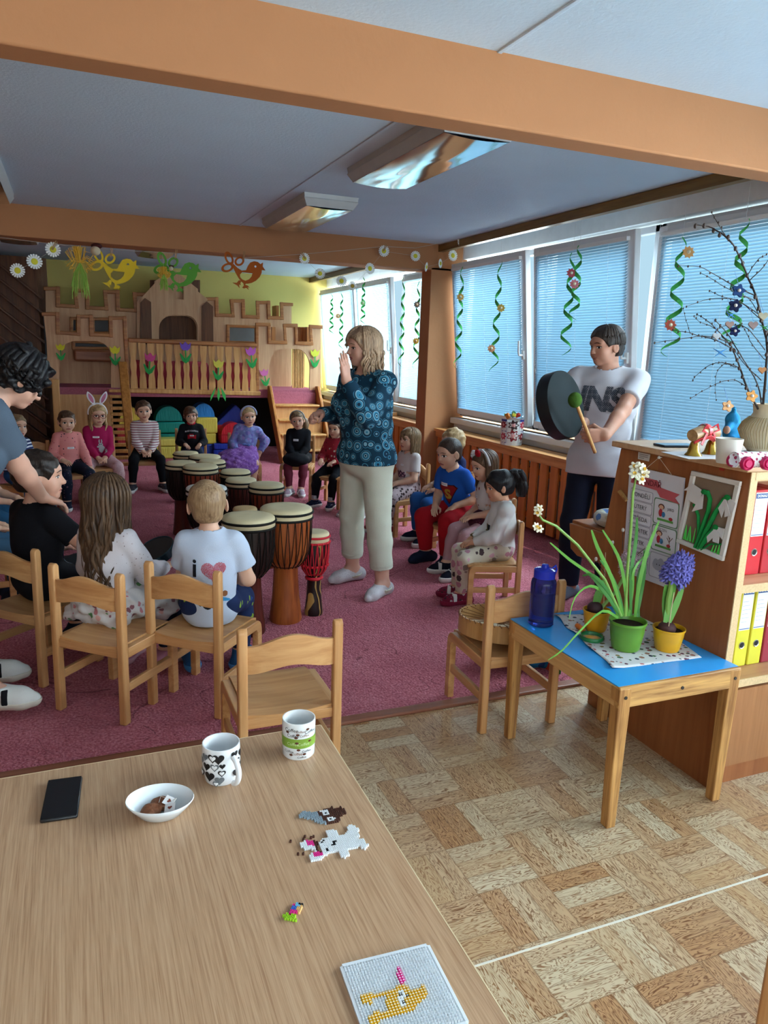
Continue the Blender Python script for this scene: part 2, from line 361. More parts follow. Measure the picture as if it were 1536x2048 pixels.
def window(i, y0, y1, tilt):
    z0, z1 = .88, 2.5; x = XW
    mb = MB()
    for a, b in (((y0, z0), (y0+.045, z1)), ((y1-.045, z0), (y1, z1)), ((y0, z0), (y1, z0+.04)), ((y0, z1-.05), (y1, z1))):
        mb.box((x, a[0], a[1]), (x+.06, b[0], b[1]))
    w = struct('window_%d' % i, mb, M_PVC, bevel=.004)
    piv = bpy.data.objects.new('sash', None); mbs = MB(); s0, s1 = y0+.035, y1-.035; h = z1-z0-.06; fr = .085
    mbs.box((-.055, s0, 0), (.0, s0+fr, h)).box((-.055, s1-fr, 0), (0, s1, h)).box((-.055, s0+fr, 0), (0, s1-fr, fr)).box((-.055, s0+fr, h-fr), (0, s1-fr, h))
    sash = mbs.build('sash', M_PVC, w, bevel=.006); R = Matrix.Translation((x, 0, z0+.03)) @ Matrix.Rotation(-tilt, 4, 'Y'); sash.matrix_local = R
    MB().box((-.03, s0+fr-.005, fr-.005), (-.024, s1-fr+.005, h-fr+.005)).build('pane', M_GLASS, sash)
    hb = MB(); hy, hz = s0+.04, h*.42; hb.box((-.075, hy-.015, hz-.04), (-.055, hy+.015, hz+.04)); hb.tube([(-.07, hy, hz), (-.11, hy, hz), (-.115, hy, hz+.03), (-.11, hy, hz+.13)], .010, 8)
    hb.build('handle', M_WHITE, sash, smooth=True)
    bpy.data.objects.remove(piv)
    t = thing('venetian_blind', BL[i-1], 'blind', group='window blinds'); t.matrix_world = R
    b = MB(); n = int((h-2*fr+.05)/.0205); zb = fr-.02; ang = radians((56, 56, 58, 54, 54, 54, 8, 8, 8)[i-1])
    for k in range(n):
        z = zb+.015+k*.0205; cx, cz = .0115*cos(ang), .0115*sin(ang); x0 = -.072
        p = [(x0-cx, -cz), (x0+.0016, .0012), (x0+cx, cz)]
        vs = [(q[0], yy, z+q[1]) for yy in (s0+fr-.03, s1-fr+.03) for q in p]
        b.add(vs, [(0, 1, 4, 3), (1, 2, 5, 4)])
    o = b.build('slats', M_BLINDF if i in (4, 5, 6) else M_BLIND, t, smooth=True); o['kind'] = 'stuff'
    MB().box((-.088, s0+fr-.035, h-fr+.012), (-.056, s1-fr+.035, h-fr+.04)).build('head_rail', M_WHITE, t, bevel=.002)
    MB().box((-.08, s0+fr-.03, zb-.006), (-.062, s1-fr+.03, zb+.006)).build('bottom_rail', M_WHITE, t)
    cb = MB()
    for f in (.15, .5, .85):
        yy = s0+fr+(s1-s0-2*fr)*f; cb.tube([(-.086, yy, zb), (-.086, yy, h-fr+.02)], .0009, 4)
    cb.tube([(-.087, s1-fr+.01, h-fr), (-.09, s1-fr+.01, .55), (-.09, s1-fr-.01, .5), (-.09, s1-fr-.02, .55), (-.087, s1-fr-.02, h-fr)], .0012, 4)
    cb.build('cord', mat('dfe3e6', .7), t)
for i, (y0, y1, ti) in enumerate(((5.86, 7.33, radians(6)), (4.48, 5.84, radians(5)), (3.05, 4.46, 0), (8.98, 10.3, radians(5)), (7.76, 8.96, 0), (10.32, 11.95, radians(5)), (1.30, 2.70, 0), (-.12, 1.28, 0), (-1.55, -.14, 0))):
    window((1, 2, 3, 5, 4, 6, 7, 8, 9)[i], y0, y1, ti)

# ------------------------------------------------------------------ ceiling lamps (switched off)
def m_mirror():
    t = NT('reflector'); n = t.noise(1.2, 1, t.mapped((4, 1.2, 1)), .6); t.bump(n, .25, .05); return t.done(lin('d5d8d6'), .12, .5, 1.0)
M_MIR = m_mirror(); M_HOUS = mat('b9bab8', .5)
LAMPS = [(1.86, 4.05, 'near ceiling lamp with mirror reflector under the front orange beam'), (1.83, 6.2, 'middle ceiling lamp with mirror reflector before the rear beam'),
         (-.55, 6.2, 'ceiling lamp cut by the left edge of the picture'), (-.45, 8.9, 'ceiling lamp behind the rear beam at the far left'), (1.0, 9.3, 'ceiling lamp behind the rear beam above the castle')]
for x, y, l in LAMPS:
    t = thing('ceiling_lamp', l, 'lamp', (x, y, ZC), group='ceiling lamps')
    mb = MB(); w, L = .21, .66
    vs = [(-w, -L, 0), (w, -L, 0), (w, L, 0), (-w, L, 0), (-w*.98, -L*.99, -.03), (w*.98, -L*.99, -.03), (w*.98, L*.99, -.03), (-w*.98, L*.99, -.03), (-w, -L, -.035), (w, -L, -.035), (w, L, -.035), (-w, L, -.035), (-w*.86, -L*.95, -.085), (w*.86, -L*.95, -.085), (w*.86, L*.95, -.085), (-w*.86, L*.95, -.085)]
    fs = []
    for k in (0, 4, 8): fs += [(k+i, k+(i+1) % 4, k+4+(i+1) % 4, k+4+i) for i in range(4)]
    mb.add(vs, [tuple(reversed(f)) for f in fs]); mb.build('housing', M_HOUS, t, bevel=.002)
    r = MB(); n = 10; vs = []; fs = []
    for j in range(n+1):
        for i in range(9):
            u = -1+2*i/8; vs.append((u*w*.85, -L*.94+2*L*.94*j/n, -.085-.012*(1-u*u)))
    for j in range(n):
        for i in range(8): fs.append((j*9+i, (j+1)*9+i, (j+1)*9+i+1, j*9+i+1))
    r.add(vs, fs); r.build('reflector', M_MIR, t, smooth=True)
# ------------------------------------------------------------------ play castle
FY, BY = 10.55, 11.45
def pl(pts, y): return [A(px, py, y=y) for px, py in pts]
def arch(x0, y0, x1, y1, yb, n=8):
    "px outline of an arched opening: bottom yb, shoulders y0, crown y1"
    r = (x1-x0)*.32; pts = [(x0, yb), (x0, y0)]
    for k in range(1, n): a = pi-pi/2*k/n; pts.append((x0+r+r*cos(a), y1+(y0-y1)*(1-sin(a))))
    pts += [(x0+r, y1), (x1-r, y1)]
    for k in range(1, n): a = pi/2-pi/2*k/n; pts.append((x1-r+r*cos(a), y1+(y0-y1)*(1-sin(a))))
    return pts+[(x1, y0), (x1, yb)]
castle = thing('play_castle', 'wooden play castle with crenellated towers, railing and stairs along the back wall', 'play castle', (1.5, FY, 0))
def cpart(mb, name, m, **kw):
    o = mb.build(name, m, None, **kw); o.parent = castle; o.matrix_parent_inverse = Matrix.Translation((-1.5, -FY, 0)); return o
def trim_along(mb, pts, y, w=.05, t=.03):
    P = pl(pts, y-t/2)
    for k, (a, b) in enumerate(zip(P, P[1:])):
        d = (b-a).normalized(); s_ = 1 if k % 2 else .9; mb.bar(a-d*w*.5*s_, b+d*w*.5*s_, w*s_, t*s_, up=(0, 1, 0))
LT = [(87, 628), (115, 628), (116, 665), (157, 668), (157, 633), (182, 633), (183, 669), (222, 671), (221, 636), (249, 636)]
ltw = LT+[(252, 690), (256, 782), (230, 781), (222, 776)]+list(reversed(arch(119, 712, 222, 682, 774)[1:-1]))+[(119, 774), (100, 772), (94, 690)]
cpart(MB().prism([pl(ltw, FY)], (0, .03, 0)), 'front_tower', W_LAM)
mb = MB(); trim_along(mb, LT+[(252, 690), (256, 780)], FY); cpart(mb, 'moulding', W_TRIM, smooth=False, bevel=.008)
RT = [(514, 649), (538, 649), (539, 684), (571, 685), (569, 651), (592, 651), (593, 686), (623, 687), (621, 653), (642, 654)]
rtw = RT+[(641, 784), (619, 784)]+list(reversed(arch(539, 735, 620, 698, 784)[1:-1]))+[(539, 784), (515, 784)]
cpart(MB().prism([pl(rtw, FY)], (0, .03, 0)), 'front_tower', W_LAM)
mb = MB(); trim_along(mb, [(515, 782)]+RT, FY); cpart(mb, 'moulding', W_TRIM, bevel=.008)
# rear wall with battlements, window openings, gable
RW = [(91, 577), (116, 577), (116, 611), (154, 613), (150, 581), (175, 581), (175, 615), (213, 617), (210, 584), (235, 584), (236, 619), (272, 621), (269, 588), (289, 589)]
GB = [(289, 589), (309, 567), (309, 562), (350, 541), (396, 578), (396, 583), (415, 598)]
RR = [(415, 598), (433, 598), (434, 630), (466, 631), (463, 602), (486, 602), (487, 633), (516, 634), (515, 605), (537, 605), (538, 635), (564, 636), (563, 608), (583, 609)]
out = RW+GB[1:]+RR[1:]+[(583, 786), (95, 776)]
holes = [arch(318, 657, 393, 632, 679), [(143, 637), (155, 637), (155, 664), (143, 664)], [(186, 638), (220, 638), (220, 666), (186, 666)], [(147, 683), (222, 686), (222, 697), (147, 696)], [(456, 652), (512, 654), (512, 686), (456, 684)]]
cpart(MB().prism([pl(out, BY)]+[pl(h, BY) for h in holes], (0, .03, 0)), 'rear_wall', W_LAM)
for p_, w_ in [(RW, .055), (RR, .055)]+[(h+[h[0]], .045) for h in holes[1:]]: mb = MB(); trim_along(mb, p_, BY, w_); cpart(mb, 'moulding', W_TRIM, bevel=.008)
gabo = GB+[(416, 690), (404, 690), (404, 686)]+[(274, 680), (274, 600)]
gab = [(289, 589)]+GB[1:]+[(418, 690), (274, 684), (274, 603)]
cpart(MB().prism([pl(gab, BY-.06), pl(arch(316, 655, 395, 630, 681), BY-.06), pl([(338, 567), (367, 569), (367, 599), (338, 597)], BY-.06)], (0, .03, 0)), 'gable_wall', W_LAM)
for pts in ([(281, 688), (281, 605), (290, 596), (302, 604), (304, 689)], [(404, 692), (404, 612), (414, 603), (426, 613), (427, 693)]):
    cpart(MB().prism([pl(pts, BY-.09)], (0, .03, 0)), 'pilaster', W_DARK)
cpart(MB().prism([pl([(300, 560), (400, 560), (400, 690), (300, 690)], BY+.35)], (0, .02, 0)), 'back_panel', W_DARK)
cpart(MB().box((-.32, 11.86, .95), (3.1, 11.9, 1.9)), 'back_screen', mat('8d8f93', .6))
cpart(MB().prism([pl([(552, 611), (558, 611), (558, 636), (552, 636)], BY+.2)], (0, .25, 0)), 'side_merlon', W_TRIMZ)
cpart(MB().prism([pl([(600, 654), (607, 654), (607, 688), (600, 688)], FY+.5)], (0, .3, 0)), 'side_merlon', W_TRIMZ)
cpart(MB().prism([pl([(614, 654), (621, 654), (621, 688), (614, 688)], FY+.25)], (0, .3, 0)), 'side_merlon', W_TRIMZ)
cpart(MB().prism([pl([(543, 654), (551, 654), (551, 684), (543, 684)], FY+.4)], (0, .3, 0)), 'side_merlon', W_TRIMZ)
# shelf in the left arch
a = A(147, 698, y=BY-.02); b = A(222, 701, y=BY-.02); cpart(MB().box((a.x, BY-.22, a.z-.16), (b.x+.15, BY, a.z)), 'shelf', wood('a86848', '854a30', 'x'), bevel=.03)
# deck, carpeted
zd = .955; x0 = A(118, 775, y=FY).x; x1 = A(641, 784, y=FY).x
M_CARP2 = mat('a8606e', .95, .05, 0, .35, 60, .8, 120)
cpart(MB().box((x0, FY-.02, zd-.115), (x1, BY+.4, zd)), 'deck', M_CARP2)
cpart(MB().box((x0, BY+.1, 0), (x1, BY+.13, zd-.1)), 'lower_back_panel', mat('1c1512', .8))  # near-black colour carries the shade of the cavity under the deck
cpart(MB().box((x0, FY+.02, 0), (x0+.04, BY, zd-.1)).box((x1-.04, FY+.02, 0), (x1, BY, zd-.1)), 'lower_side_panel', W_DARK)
# railing
rl, rr = A(256, 680, y=FY-.02), A(514, 691, y=FY-.02); bl, br = A(256, 781, y=FY-.02), A(514, 787, y=FY-.02)
cpart(MB().bar(rl, rr, .05, .055), 'handrail', W_TRIM, bevel=.012); cpart(MB().bar(bl-Vector((.1, 0, 0)), br+Vector((.05, 0, 0)), .05, .06), 'bottom_rail', W_PINE, bevel=.01)
hb = rl.z-bl.z-.06; prof = []
for k in range(25):
    u = k/24; w = .046-.011*math.exp(-((u-.34)/.09)**2)-.013*math.exp(-((u-.66)/.10)**2)-.004*sin(u*pi); prof.append((w, u*hb))
bm_ = MB().prism([[V(-w, 0, z) for w, z in prof]+[V(w, 0, z) for w, z in reversed(prof)]], (0, .022, 0))
first = None; nb = 15; wdt = rr.x-rl.x
for k in range(nb):
    x = rl.x+wdt*(k+.5)/nb; z = bl.z+.03+(br.z-bl.z)*(k+.5)/nb
    if first is None: first = bm_.build('baluster', W_PINE); o = first
    else: o = first.copy(); COL.objects.link(o)
    o.parent = castle; o.location = (x-1.5, -.03, z)
# cushions behind the railing
for k, (c, u0, u1) in enumerate((('c8485a', .02, .3), ('d0566a', .31, .63), ('c44a58', .64, .98))):
    mb = MB(); xa, xb = rl.x+wdt*u0, rl.x+wdt*u1; mb.box((xa, FY+.12, zd), (xb, FY+.34, zd+.36))
    tag(mb.build('floor_cushion', cloth(c, .2, .6), bevel=.07, smooth=True), 'red striped cushion behind the castle railing, %s' % ('at its left end', 'in its middle', 'at its right end')[k], 'cushion', 'red cushions behind the railing')
# right staircase
st = bpy.data.objects.new('staircase', None); COL.objects.link(st); st.parent = castle; st.matrix_parent_inverse = Matrix.Translation((-1.5, -FY, 0))
sx0, sx1 = A(536, 790, y=FY-.05).x+.05, A(630, 790, y=FY-.05).x
def stp(mb, n, m, **kw): o = mb.build(n, m, None, **kw); o.parent = st; return o
ns = 4; rise = (zd-.02)/(ns+0.6); run = .24
for k in range(ns):
    z = zd-.2-k*(zd-.2)/ns*1.0; y = FY-.06-(k+1)*run*.72
    z = zd-.19*(k+1)
    stp(MB().box((sx0, y-.06, z-.03), (sx1, y+.2, z)), 'tread', W_PINE, bevel=.01)
    stp(MB().box((sx0, y+.16, z), (sx1, y+.18, z+.16)), 'riser', (M_CARP2 if k == 0 else W_BEECH))
for x in (sx0-.03, sx1+.03):
    pts = [V(x-.02, FY-.02, zd+.06), V(x-.02, FY-.12, zd+.06), V(x-.02, FY-.9, .0), V(x-.02, FY-.72, 0), V(x-.02, FY-.02, zd-.12)]
    stp(MB().prism([pts], (.04, 0, 0)), 'stringer', wood('c58444', '9c5f2a', 'z'), bevel=.008)
lat = MB()
for k in range(7):
    x = A(583+k*3.2, 760, y=BY-.3).x; lat.box((x, BY-.35+.0*k, zd), (x+.035, BY-.33, zd+.62))
cpart(lat, 'lattice_gate', W_PINE)
# left stair: boarded side and slatted ladder with a slanting rail
xa, xb = A(120, 790, y=FY-.06).x, A(224, 790, y=FY-.06).x
cpart(MB().box((xa, FY-.07, 0), (xb, FY-.04, zd-.09)), 'boarded_front', wood('d0a06a', 'b8824c', 'z', .9))
cpart(MB().box((xa-.09, FY-.1, 0), (xa, FY-.04, zd+.1)), 'post', W_PINE, bevel=.01)
ld = bpy.data.objects.new('ladder', None); COL.objects.link(ld); ld.parent = castle; ld.matrix_parent_inverse = Matrix.Translation((-1.5, -FY, 0))
p0, p1 = V(xb-.02, FY-.05, zd), V(xb-.02, FY-1.0, .05)
for k in range(13):
    f = (k+.5)/13; p = p0.lerp(p1, f); o = MB().box((p.x-.02, p.y-.05, p.z-.018), (p.x+.15, p.y+.05, p.z+.018)).build('rung', W_PINE, bevel=.006); o.parent = ld
for x, dz in ((xb+.15, .16),):
    o = MB().bar((x, FY-.03, zd+.33), (x, FY-1.0, .12+dz), .045, .11, up=(1, 0, 0)).build('rail', wood('c58444', '9c5f2a', 'z'), bevel=.01); o.parent = ld
o = MB().box((xb+.13, FY-1.06, 0), (xb+.19, FY-.98, .5)).build('post', W_TRIMZ, bevel=.01); o.parent = ld
# dark slanting boards at the far left
t = thing('slatted_partition', 'dark partition of slanting wooden boards at the far left edge', 'partition', (-1.2, 11.3, 0))
mb = MB()
for k in range(14):
    c = V(0, 0, .35+k*.19); mb.bar(c+V(-.9, 0, .75), c+V(.9, 0, -.75), .03, .14, up=(0, 1, 0))
mb.build('boards', wood('6b3e22', '452412', 'x', .8), t, bevel=.006)
MB().box((-.9, .03, 0), (.85, .06, 2.6)).build('backing', W_DARK, t)
# foam blocks under the deck
def foam(name, label, c, px, py, w, h, y, kind='box', d=.3, z0=None, cat='foam block'):
    p = A(px, py, y=y); zz = p.z if z0 is None else z0; mb = MB()
    if kind == 'box': mb.box((-w/2, 0, 0), (w/2, d, h))
    elif kind == 'tri': mb.prism([[V(-w/2, 0, 0), V(w/2, 0, 0), V(0, 0, h)]], (0, d, 0))
    else: mb.prism([[V(w/2*cos(pi*k/20), 0, h*sin(pi*k/20)) for k in range(21)]], (0, d, 0))
    t = NT('foam_cover'); n = t.noise(1, 3, t.mapped((70, 70, 6))); t.bump(n, .5, .02); m = t.done(lin(c), .42, .3)
    o = mb.build(name, m, smooth=True, bevel=.018); o.location = (p.x, y, max(zz, .014)); tag(o, label, cat, 'soft play foam blocks under the castle')
FB = FY+.15
foam('foam_arch', 'yellow half round foam block on the red block left of the striped girl', 'd9c04c', 262, 848, .30, .22, FB, 'arch')
foam('foam_box', 'red foam block under the yellow half round', 'b8303a', 262, 888, .36, .24, FB)
foam('foam_arch', 'teal half round foam block on top of the teal stack', '0f8078', 338, 842, .36, .20, FB, 'arch')
foam('foam_box', 'upper teal foam slab below the teal half round', '128478', 335, 866, .48, .15, FB)
foam('foam_box', 'lower teal foam slab on the red slab', '0e7a70', 332, 888, .48, .14, FB)
foam('foam_box', 'red foam slab under the teal slabs', 'c0323c', 332, 908, .52, .11, FB)
foam('foam_mat', 'yellow foam mat lying behind the striped girl', 'dccb62', 345, 925, .62, .10, FB-.25, d=.5, z0=.18)
foam('foam_mat', 'yellow foam mat at the bottom behind the striped girl', 'd8c65a', 345, 930, .62, .16, FB-.27, d=.5, z0=.014)
foam('foam_arch', 'light blue half round foam block behind the boy in black', '2a7fc4', 408, 840, .30, .19, FB, 'arch', z0=.553)
foam('foam_box', 'yellow foam block under the light blue half round', 'd8c252', 414, 866, .30, .22, FB-.05, z0=.33)
foam('foam_box', 'yellow foam block lowest behind the boy in black', 'd4bc4a', 412, 915, .30, .148, FB-.05, z0=.178)
foam('foam_box', 'blue foam block lowest behind the boy in black', '1f3a90', 412, 915, .32, .16, FB-.05, z0=.014)
foam('foam_wedge', 'large dark blue triangular foam block left of the purple dress', '26348a', 472, 851, .62, .30, FB+.1, 'tri')
foam('foam_box', 'red foam block standing behind the red half round', 'b02630', 450, 880, .20, .24, FB+.05, z0=.195)
foam('foam_arch', 'red half round foam block on the red block', 'c4202c', 467, 870, .34, .17, FB-.12, 'arch', d=.25, z0=.314)
foam('foam_box', 'red foam block carrying the red half round', 'bb1f2a', 467, 883, .36, .12, FB-.12, d=.25, z0=.193)
foam('foam_box', 'upper blue foam slab at the bottom of the red stack', '2438a0', 462, 898, .48, .09, FB-.12, z0=.101)
foam('foam_box', 'lower blue foam slab at the bottom of the red stack', '1f3296', 462, 912, .50, .085, FB-.12, z0=.014)
# ------------------------------------------------------------------ children's chairs
def make_chair(label):
    t = thing('childrens_chair', label, 'chair', group="beech children's chairs")
    H = .645; hw = .165; yb = -.165; yf = .165; zs = .34
    for sx in (-1, 1):
        x = sx*hw
        mb = MB(); vs = [(yb-.02, 0), (yb+.018, 0), (yb+.018, H-.014), (yb+.008, H), (yb-.006, H), (yb-.016, H-.012)]
        mb.prism([[V(x-.016, y-(.018 if z < .1 else .0)*0, z) for y, z in vs]], (.032, 0, 0)); mb.build('leg', W_BEECH, t, bevel=.006)
        r = .045; pts = [(yf-.018, 0), (yf+.018, 0), (yf+.018, zs-.012-r)]
        pts += [(yf+.018-r+r*cos(a), zs-.012-r+r*sin(a)) for a in (pi*.12, pi*.25, pi*.38)]
        pts += [(yf+.018-r, zs-.012), (yb+.018, zs-.012), (yb+.018, zs-.055), (yf-.03, zs-.055), (yf-.018, zs-.07)]
        MB().prism([[V(x-.015, y, z) for y, z in pts]], (.030, 0, 0)).build('leg', W_BEECHY, t, bevel=.005)
        MB().bar((x, yb+.01, .155), (x, yf-.01, .155), .02, .038).build('stretcher', W_BEECHY, t, bevel=.004)
    nx, ny = 8, 8; mb = MB(); vs = []; fs = []
    for lay in (0, 1):
        for j in range(ny+1):
            for i in range(nx+1):
                u, v = i/nx*2-1, j/ny; z = zs-.006-.009*(1-u*u)*(1-(2*v-.8)**2*.6) - (.01*max(0, (v-.85)/.15)**2) - lay*.014
                vs.append((u*(hw-.016), yb-.012*(1-u*u)*(v < .01)+v*(yf-yb+.02), z))
    o = (nx+1)*(ny+1)
    for j in range(ny):
        for i in range(nx):
            a = j*(nx+1)+i; q = (a, a+1, a+nx+2, a+nx+1); fs.append(q); fs.append(tuple(k+o for k in reversed(q)))
    edge = [i for i in range(nx+1)]+[(j+1)*(nx+1)-1 for j in range(1, ny+1)]+[ny*(nx+1)+i for i in range(nx-1, -1, -1)]+[j*(nx+1) for j in range(ny-1, 0, -1)]
    for a, b in zip(edge, edge[1:]+edge[:1]): fs.append((b, a, a+o, b+o))
    mb.add(vs, fs); mb.build('seat', W_BEECHX, t, smooth=True)
    MB().box((-hw+.01, yb-.008, zs-.055), (hw-.01, yb+.012, zs-.018)).build('apron', W_BEECHX, t, bevel=.003)
    MB().box((-hw+.01, yf-.012, zs-.055), (hw-.01, yf+.006, zs-.022)).build('apron', W_BEECHX, t, bevel=.003)
    mb = MB(); vs = []; fs = []; n = 16
    for i in range(n+1):
        u = i/n*2-1; x = u*(hw-.012); y = yb-.024*(1-u*u); top = .598+.018*cos(u*pi)*(1 if abs(u) < 1 else 1); bot = .498+.013*cos(u*pi)
        vs += [(x, y-.007, bot), (x, y+.007, bot), (x, y+.007, top), (x, y-.007, top)]
    for i in range(n):
        for k in range(4): fs.append((i*4+k, i*4+(k+1) % 4, i*4+4+(k+1) % 4, i*4+4+k))
    fs = [tuple(reversed(f)) for f in fs]+[(0, 1, 2, 3), tuple(n*4+k for k in (3, 2, 1, 0))]
    mb.add(vs, fs); mb.build('backrest', W_BEECHX, t, smooth=True, ang=.6); return t
CHAIR0 = None
def chair(x, y, yaw, label, sc=1.0):
    global CHAIR0
    if CHAIR0 is None: CHAIR0 = make_chair(label); c = CHAIR0
    else: c = dup(CHAIR0, label=label)
    c.location = (x, y, .0); c.rotation_euler = (0, 0, yaw); c.scale = (sc, sc, sc)
    c.location.z = .012 if y > 2.76 else 0
    return c
def chair_posts(pl_, pr_, z, label, sc=1.0):
    "chair from the pixels of the tops of its left and right rear posts (as seen by its sitter)"
    l, r = A(*pl_, z=z), A(*pr_, z=z); d = (r-l); d.z = 0; d.normalize(); fw = V(-d.y, d.x, 0); c = (l+r)/2+fw*.165*sc
    return chair(c.x, c.y, atan2(fw.y, fw.x)-pi/2, label, sc)
chair_posts((485, 1258), (675, 1238), .645, 'empty beech chair nearest the oak table, behind the green banded mug')
C_ILY = chair_posts((300, 1128), (432, 1147), .645, 'beech chair under the boy in the white heart shirt')
C_LONG = chair_posts((112, 1133), (232, 1152), .645, 'beech chair under the girl with long brown hair')
C_BOY = chair_posts((-42, 1082), (76, 1104), .645, 'beech chair under the boy in the black shirt at the left edge')
chair(1.69, 2.63, -.05, 'beech chair carrying a frame drum, beside the blue table')
C_PONY = chair(2.36, 3.88, radians(72), 'small beech chair under the girl with the black ponytail', .88)
# chair cut by the right edge of the picture
chair(1.49, .78, radians(-160), 'wooden chair cut off by the right edge of the picture, in front of the cabinet')

# ------------------------------------------------------------------ tables
def m_oak():
    t = NT('oak_laminate'); v = t.mapped((260, 5, 60)); n1 = t.noise(1, 5, v, .5); n2 = t.noise(3.2, 4, v, .2); n3 = t.noise(1.4, 2)
    f = t.math('ADD', t.math('MULTIPLY', n1, .6), t.math('MULTIPLY', n2, .4))
    col = t.ramp(f, [(.33, (150, 112, 84)), (.5, (180, 144, 112)), (.67, (198, 164, 132))])
    col = t.mix(t.math('MULTIPLY', n3, .25), col, lin((168, 124, 80))); t.bump(n2, .03, .002)
    return t.done(col, .32, .4)
zt = .57; bl_, br_, fr_ = A(0, 1558, z=zt), A(641, 1450, z=zt), A(1020, 2048, z=zt)
t = thing('oak_table', 'low oak laminate table filling the lower left corner', 'table', (0, 0, 0))
e = (fr_-br_).normalized(); far = (bl_-br_).normalized(); p1 = br_; p2 = br_+e*1.35; p3 = p2+far*1.5; p4 = br_+far*1.5
MB().prism([[p+V(0, 0, -.022) for p in (p1, p2, p3, p4)]], (0, 0, .022)).build('table_top', m_oak(), t)
mb = MB()
for a, b in ((p1, p2), (p1, p4)):
    n_ = V(0, 0, 1).cross(b-a).normalized(); n_ = n_ if n_.dot((p1+p3)/2-a) < 0 else -n_
    mb.bar(a+n_*.001-V(0, 0, .011), b+n_*.001-V(0, 0, .011), .0022, .0225)
mb.build('edge_band', mat('e0c9a0', .4), t)
for p in (p1, p2, p3, p4):
    q = p+((p1+p3)/2-p)*.09; MB().tube([(q.x, q.y, 0), (q.x, q.y, zt-.022)], .022, 12).build('leg', mat('b9bcbc', .3, .5, .8), t, smooth=True)
mb = MB()
for a, b in ((p1, p2), (p2, p3), (p3, p4), (p4, p1)):
    c = (p1+p3)/2; mb.bar(a+(c-a)*.09-V(0, 0, .05), b+(c-b)*.09-V(0, 0, .05), .02, .05)
mb.build('apron', W_BEECH, t)
OAKZ = zt; TDIR = e

M_BLUE = mat('2f9ae0', .25, .5, 0, .03); zb = .516
l1, l2, l3 = A(1212, 1652, z=0), A(1425, 1598, z=0), A(1025, 1475, z=0)
bx0, bx1, by0, by1 = l1.x-.02, l2.x+.03, l1.y-.02, l3.y+.03
t = thing('blue_table', 'small worn wooden table with a bright blue top holding the flower pots', 'table', ((bx0+bx1)/2, (by0+by1)/2, 0))
hx, hy = (bx1-bx0)/2, (by1-by0)/2
MB().box((-hx+.003, -hy+.012, zb-.004), (hx-.003, hy-.003, zb)).build('table_top', M_BLUE, t)
W_WORN = wood('d2a160', '93663a', 'x', 1.6, .6, contrast=1.3); W_WORNZ = wood('cc9858', '8e5f34', 'z', 1.6, .6, contrast=1.3)
MB().box((-hx, -hy, zb-.075), (hx, -hy+.022, zb-.001)).build('apron', W_WORN, t, bevel=.004); MB().box((-hx, hy-.022, zb-.075), (hx, hy, zb-.005)).build('apron', W_WORN, t, bevel=.004)
[MB().box((a_, -hy+.02, zb-.075), (a_+.022, hy-.02, zb-.005)).build('apron', wood('d8ac72', 'b07f48', 'y', 1.2, .5), t, bevel=.004) for a_ in (-hx, hx-.022)]
for sx in (-1, 1):
    for sy in (-1, 1):
        x, y = sx*(hx-.024), sy*(hy-.022); mb = MB(); mb.bar((x-sx*.004, y, 0), (x, y, zb-.006), .036, .036, up=(0, 1, 0), w2=.05, h2=.046); mb.build('leg', W_WORNZ, t, bevel=.004)
mb = MB()
for x, z in ((-hx+.025, zb-.037), (0, zb-.037), (hx-.025, zb-.037)): mb.tube([(x, -hy-.003, z), (x, -hy+.002, z)], .006, 10)
mb.build('screw', mat('2b2622', .5), t)
BT = (bx0, bx1, by0, by1, zb)

# ------------------------------------------------------------------ cabinet
XC = 2.112
def cs(px, py, x=XC): return A(px, py, x=x)
W_CAB = wood('a8683e', '8a4f2c', 'z', .7, .45, contrast=.7); W_CHIP = mat('d4b58a', .7, .2, 0, .25, 160)
cab = thing('cabinet', 'brown wooden cabinet with binders, its side hung with a calendar and a picture', 'cabinet', (XC, 1.83, 0))
def cb(mb, n, m, **kw):
    o = mb.build(n, m, None, **kw); o.parent = cab; o.matrix_parent_inverse = Matrix.Translation((-XC, -1.83, 0)); return o
ztop = cs(1496, 942).z; yfr = 1.83
seam = cs(1319, 920).y; yb2 = cs(1240, 896).y
cb(MB().prism([[V(XC, yfr, 0), V(XC, yfr, ztop), V(XC, seam+.003, ztop), V(XC, seam+.003, 0)]], (.03, 0, 0)), 'side_panel', W_CAB)
cb(MB().box((XC-.001, yfr-.004, 0), (XC+.031, yfr, ztop)), 'edge_band', W_CHIP)
pk = [cs(1240, 896), cs(1206, 1063), cs(1203, 1066), cs(1137, 1046), cs(1139, 1097), cs(1152, 1112), cs(1200, 1128)]
lower = cs(1200, 1128)
pts = [V(XC+.004, seam-.003, 0), V(XC+.004, seam-.003, ztop-.004)]+[V(XC+.004, p.y, p.z) for p in pk]+[V(XC+.004, lower.y, 0)]
cb(MB().prism([pts], (.028, 0, 0)), 'side_panel', wood('b06f40', '8f5630', 'z', .7, .45, contrast=.7), bevel=.004)
zl = cs(1206, 1064).z; ya, yb_ = pk[1].y, pk[3].y
cb(MB().box((XC+.02, ya, zl-.03), (XC+.5, yb_, zl)), 'low_ledge', W_CAB, bevel=.004)
cb(MB().box((XC-.03, yfr-.01, ztop-.002), (3.4, yb2+.02, ztop+.022)), 'worktop', wood('c9a27c', 'b48a62', 'x', .8, .4), bevel=.004)
cb(MB().box((XC+.03, yfr, ztop-.035), (3.4, yfr+.02, ztop-.002)).box((XC+.02, yfr-.005, ztop-.03), (3.4, yfr, ztop)), 'top_rail', W_CHIP)
zs1, zs2 = A(1475, 1172, y=yfr).z, A(1465, 1362, y=yfr).z
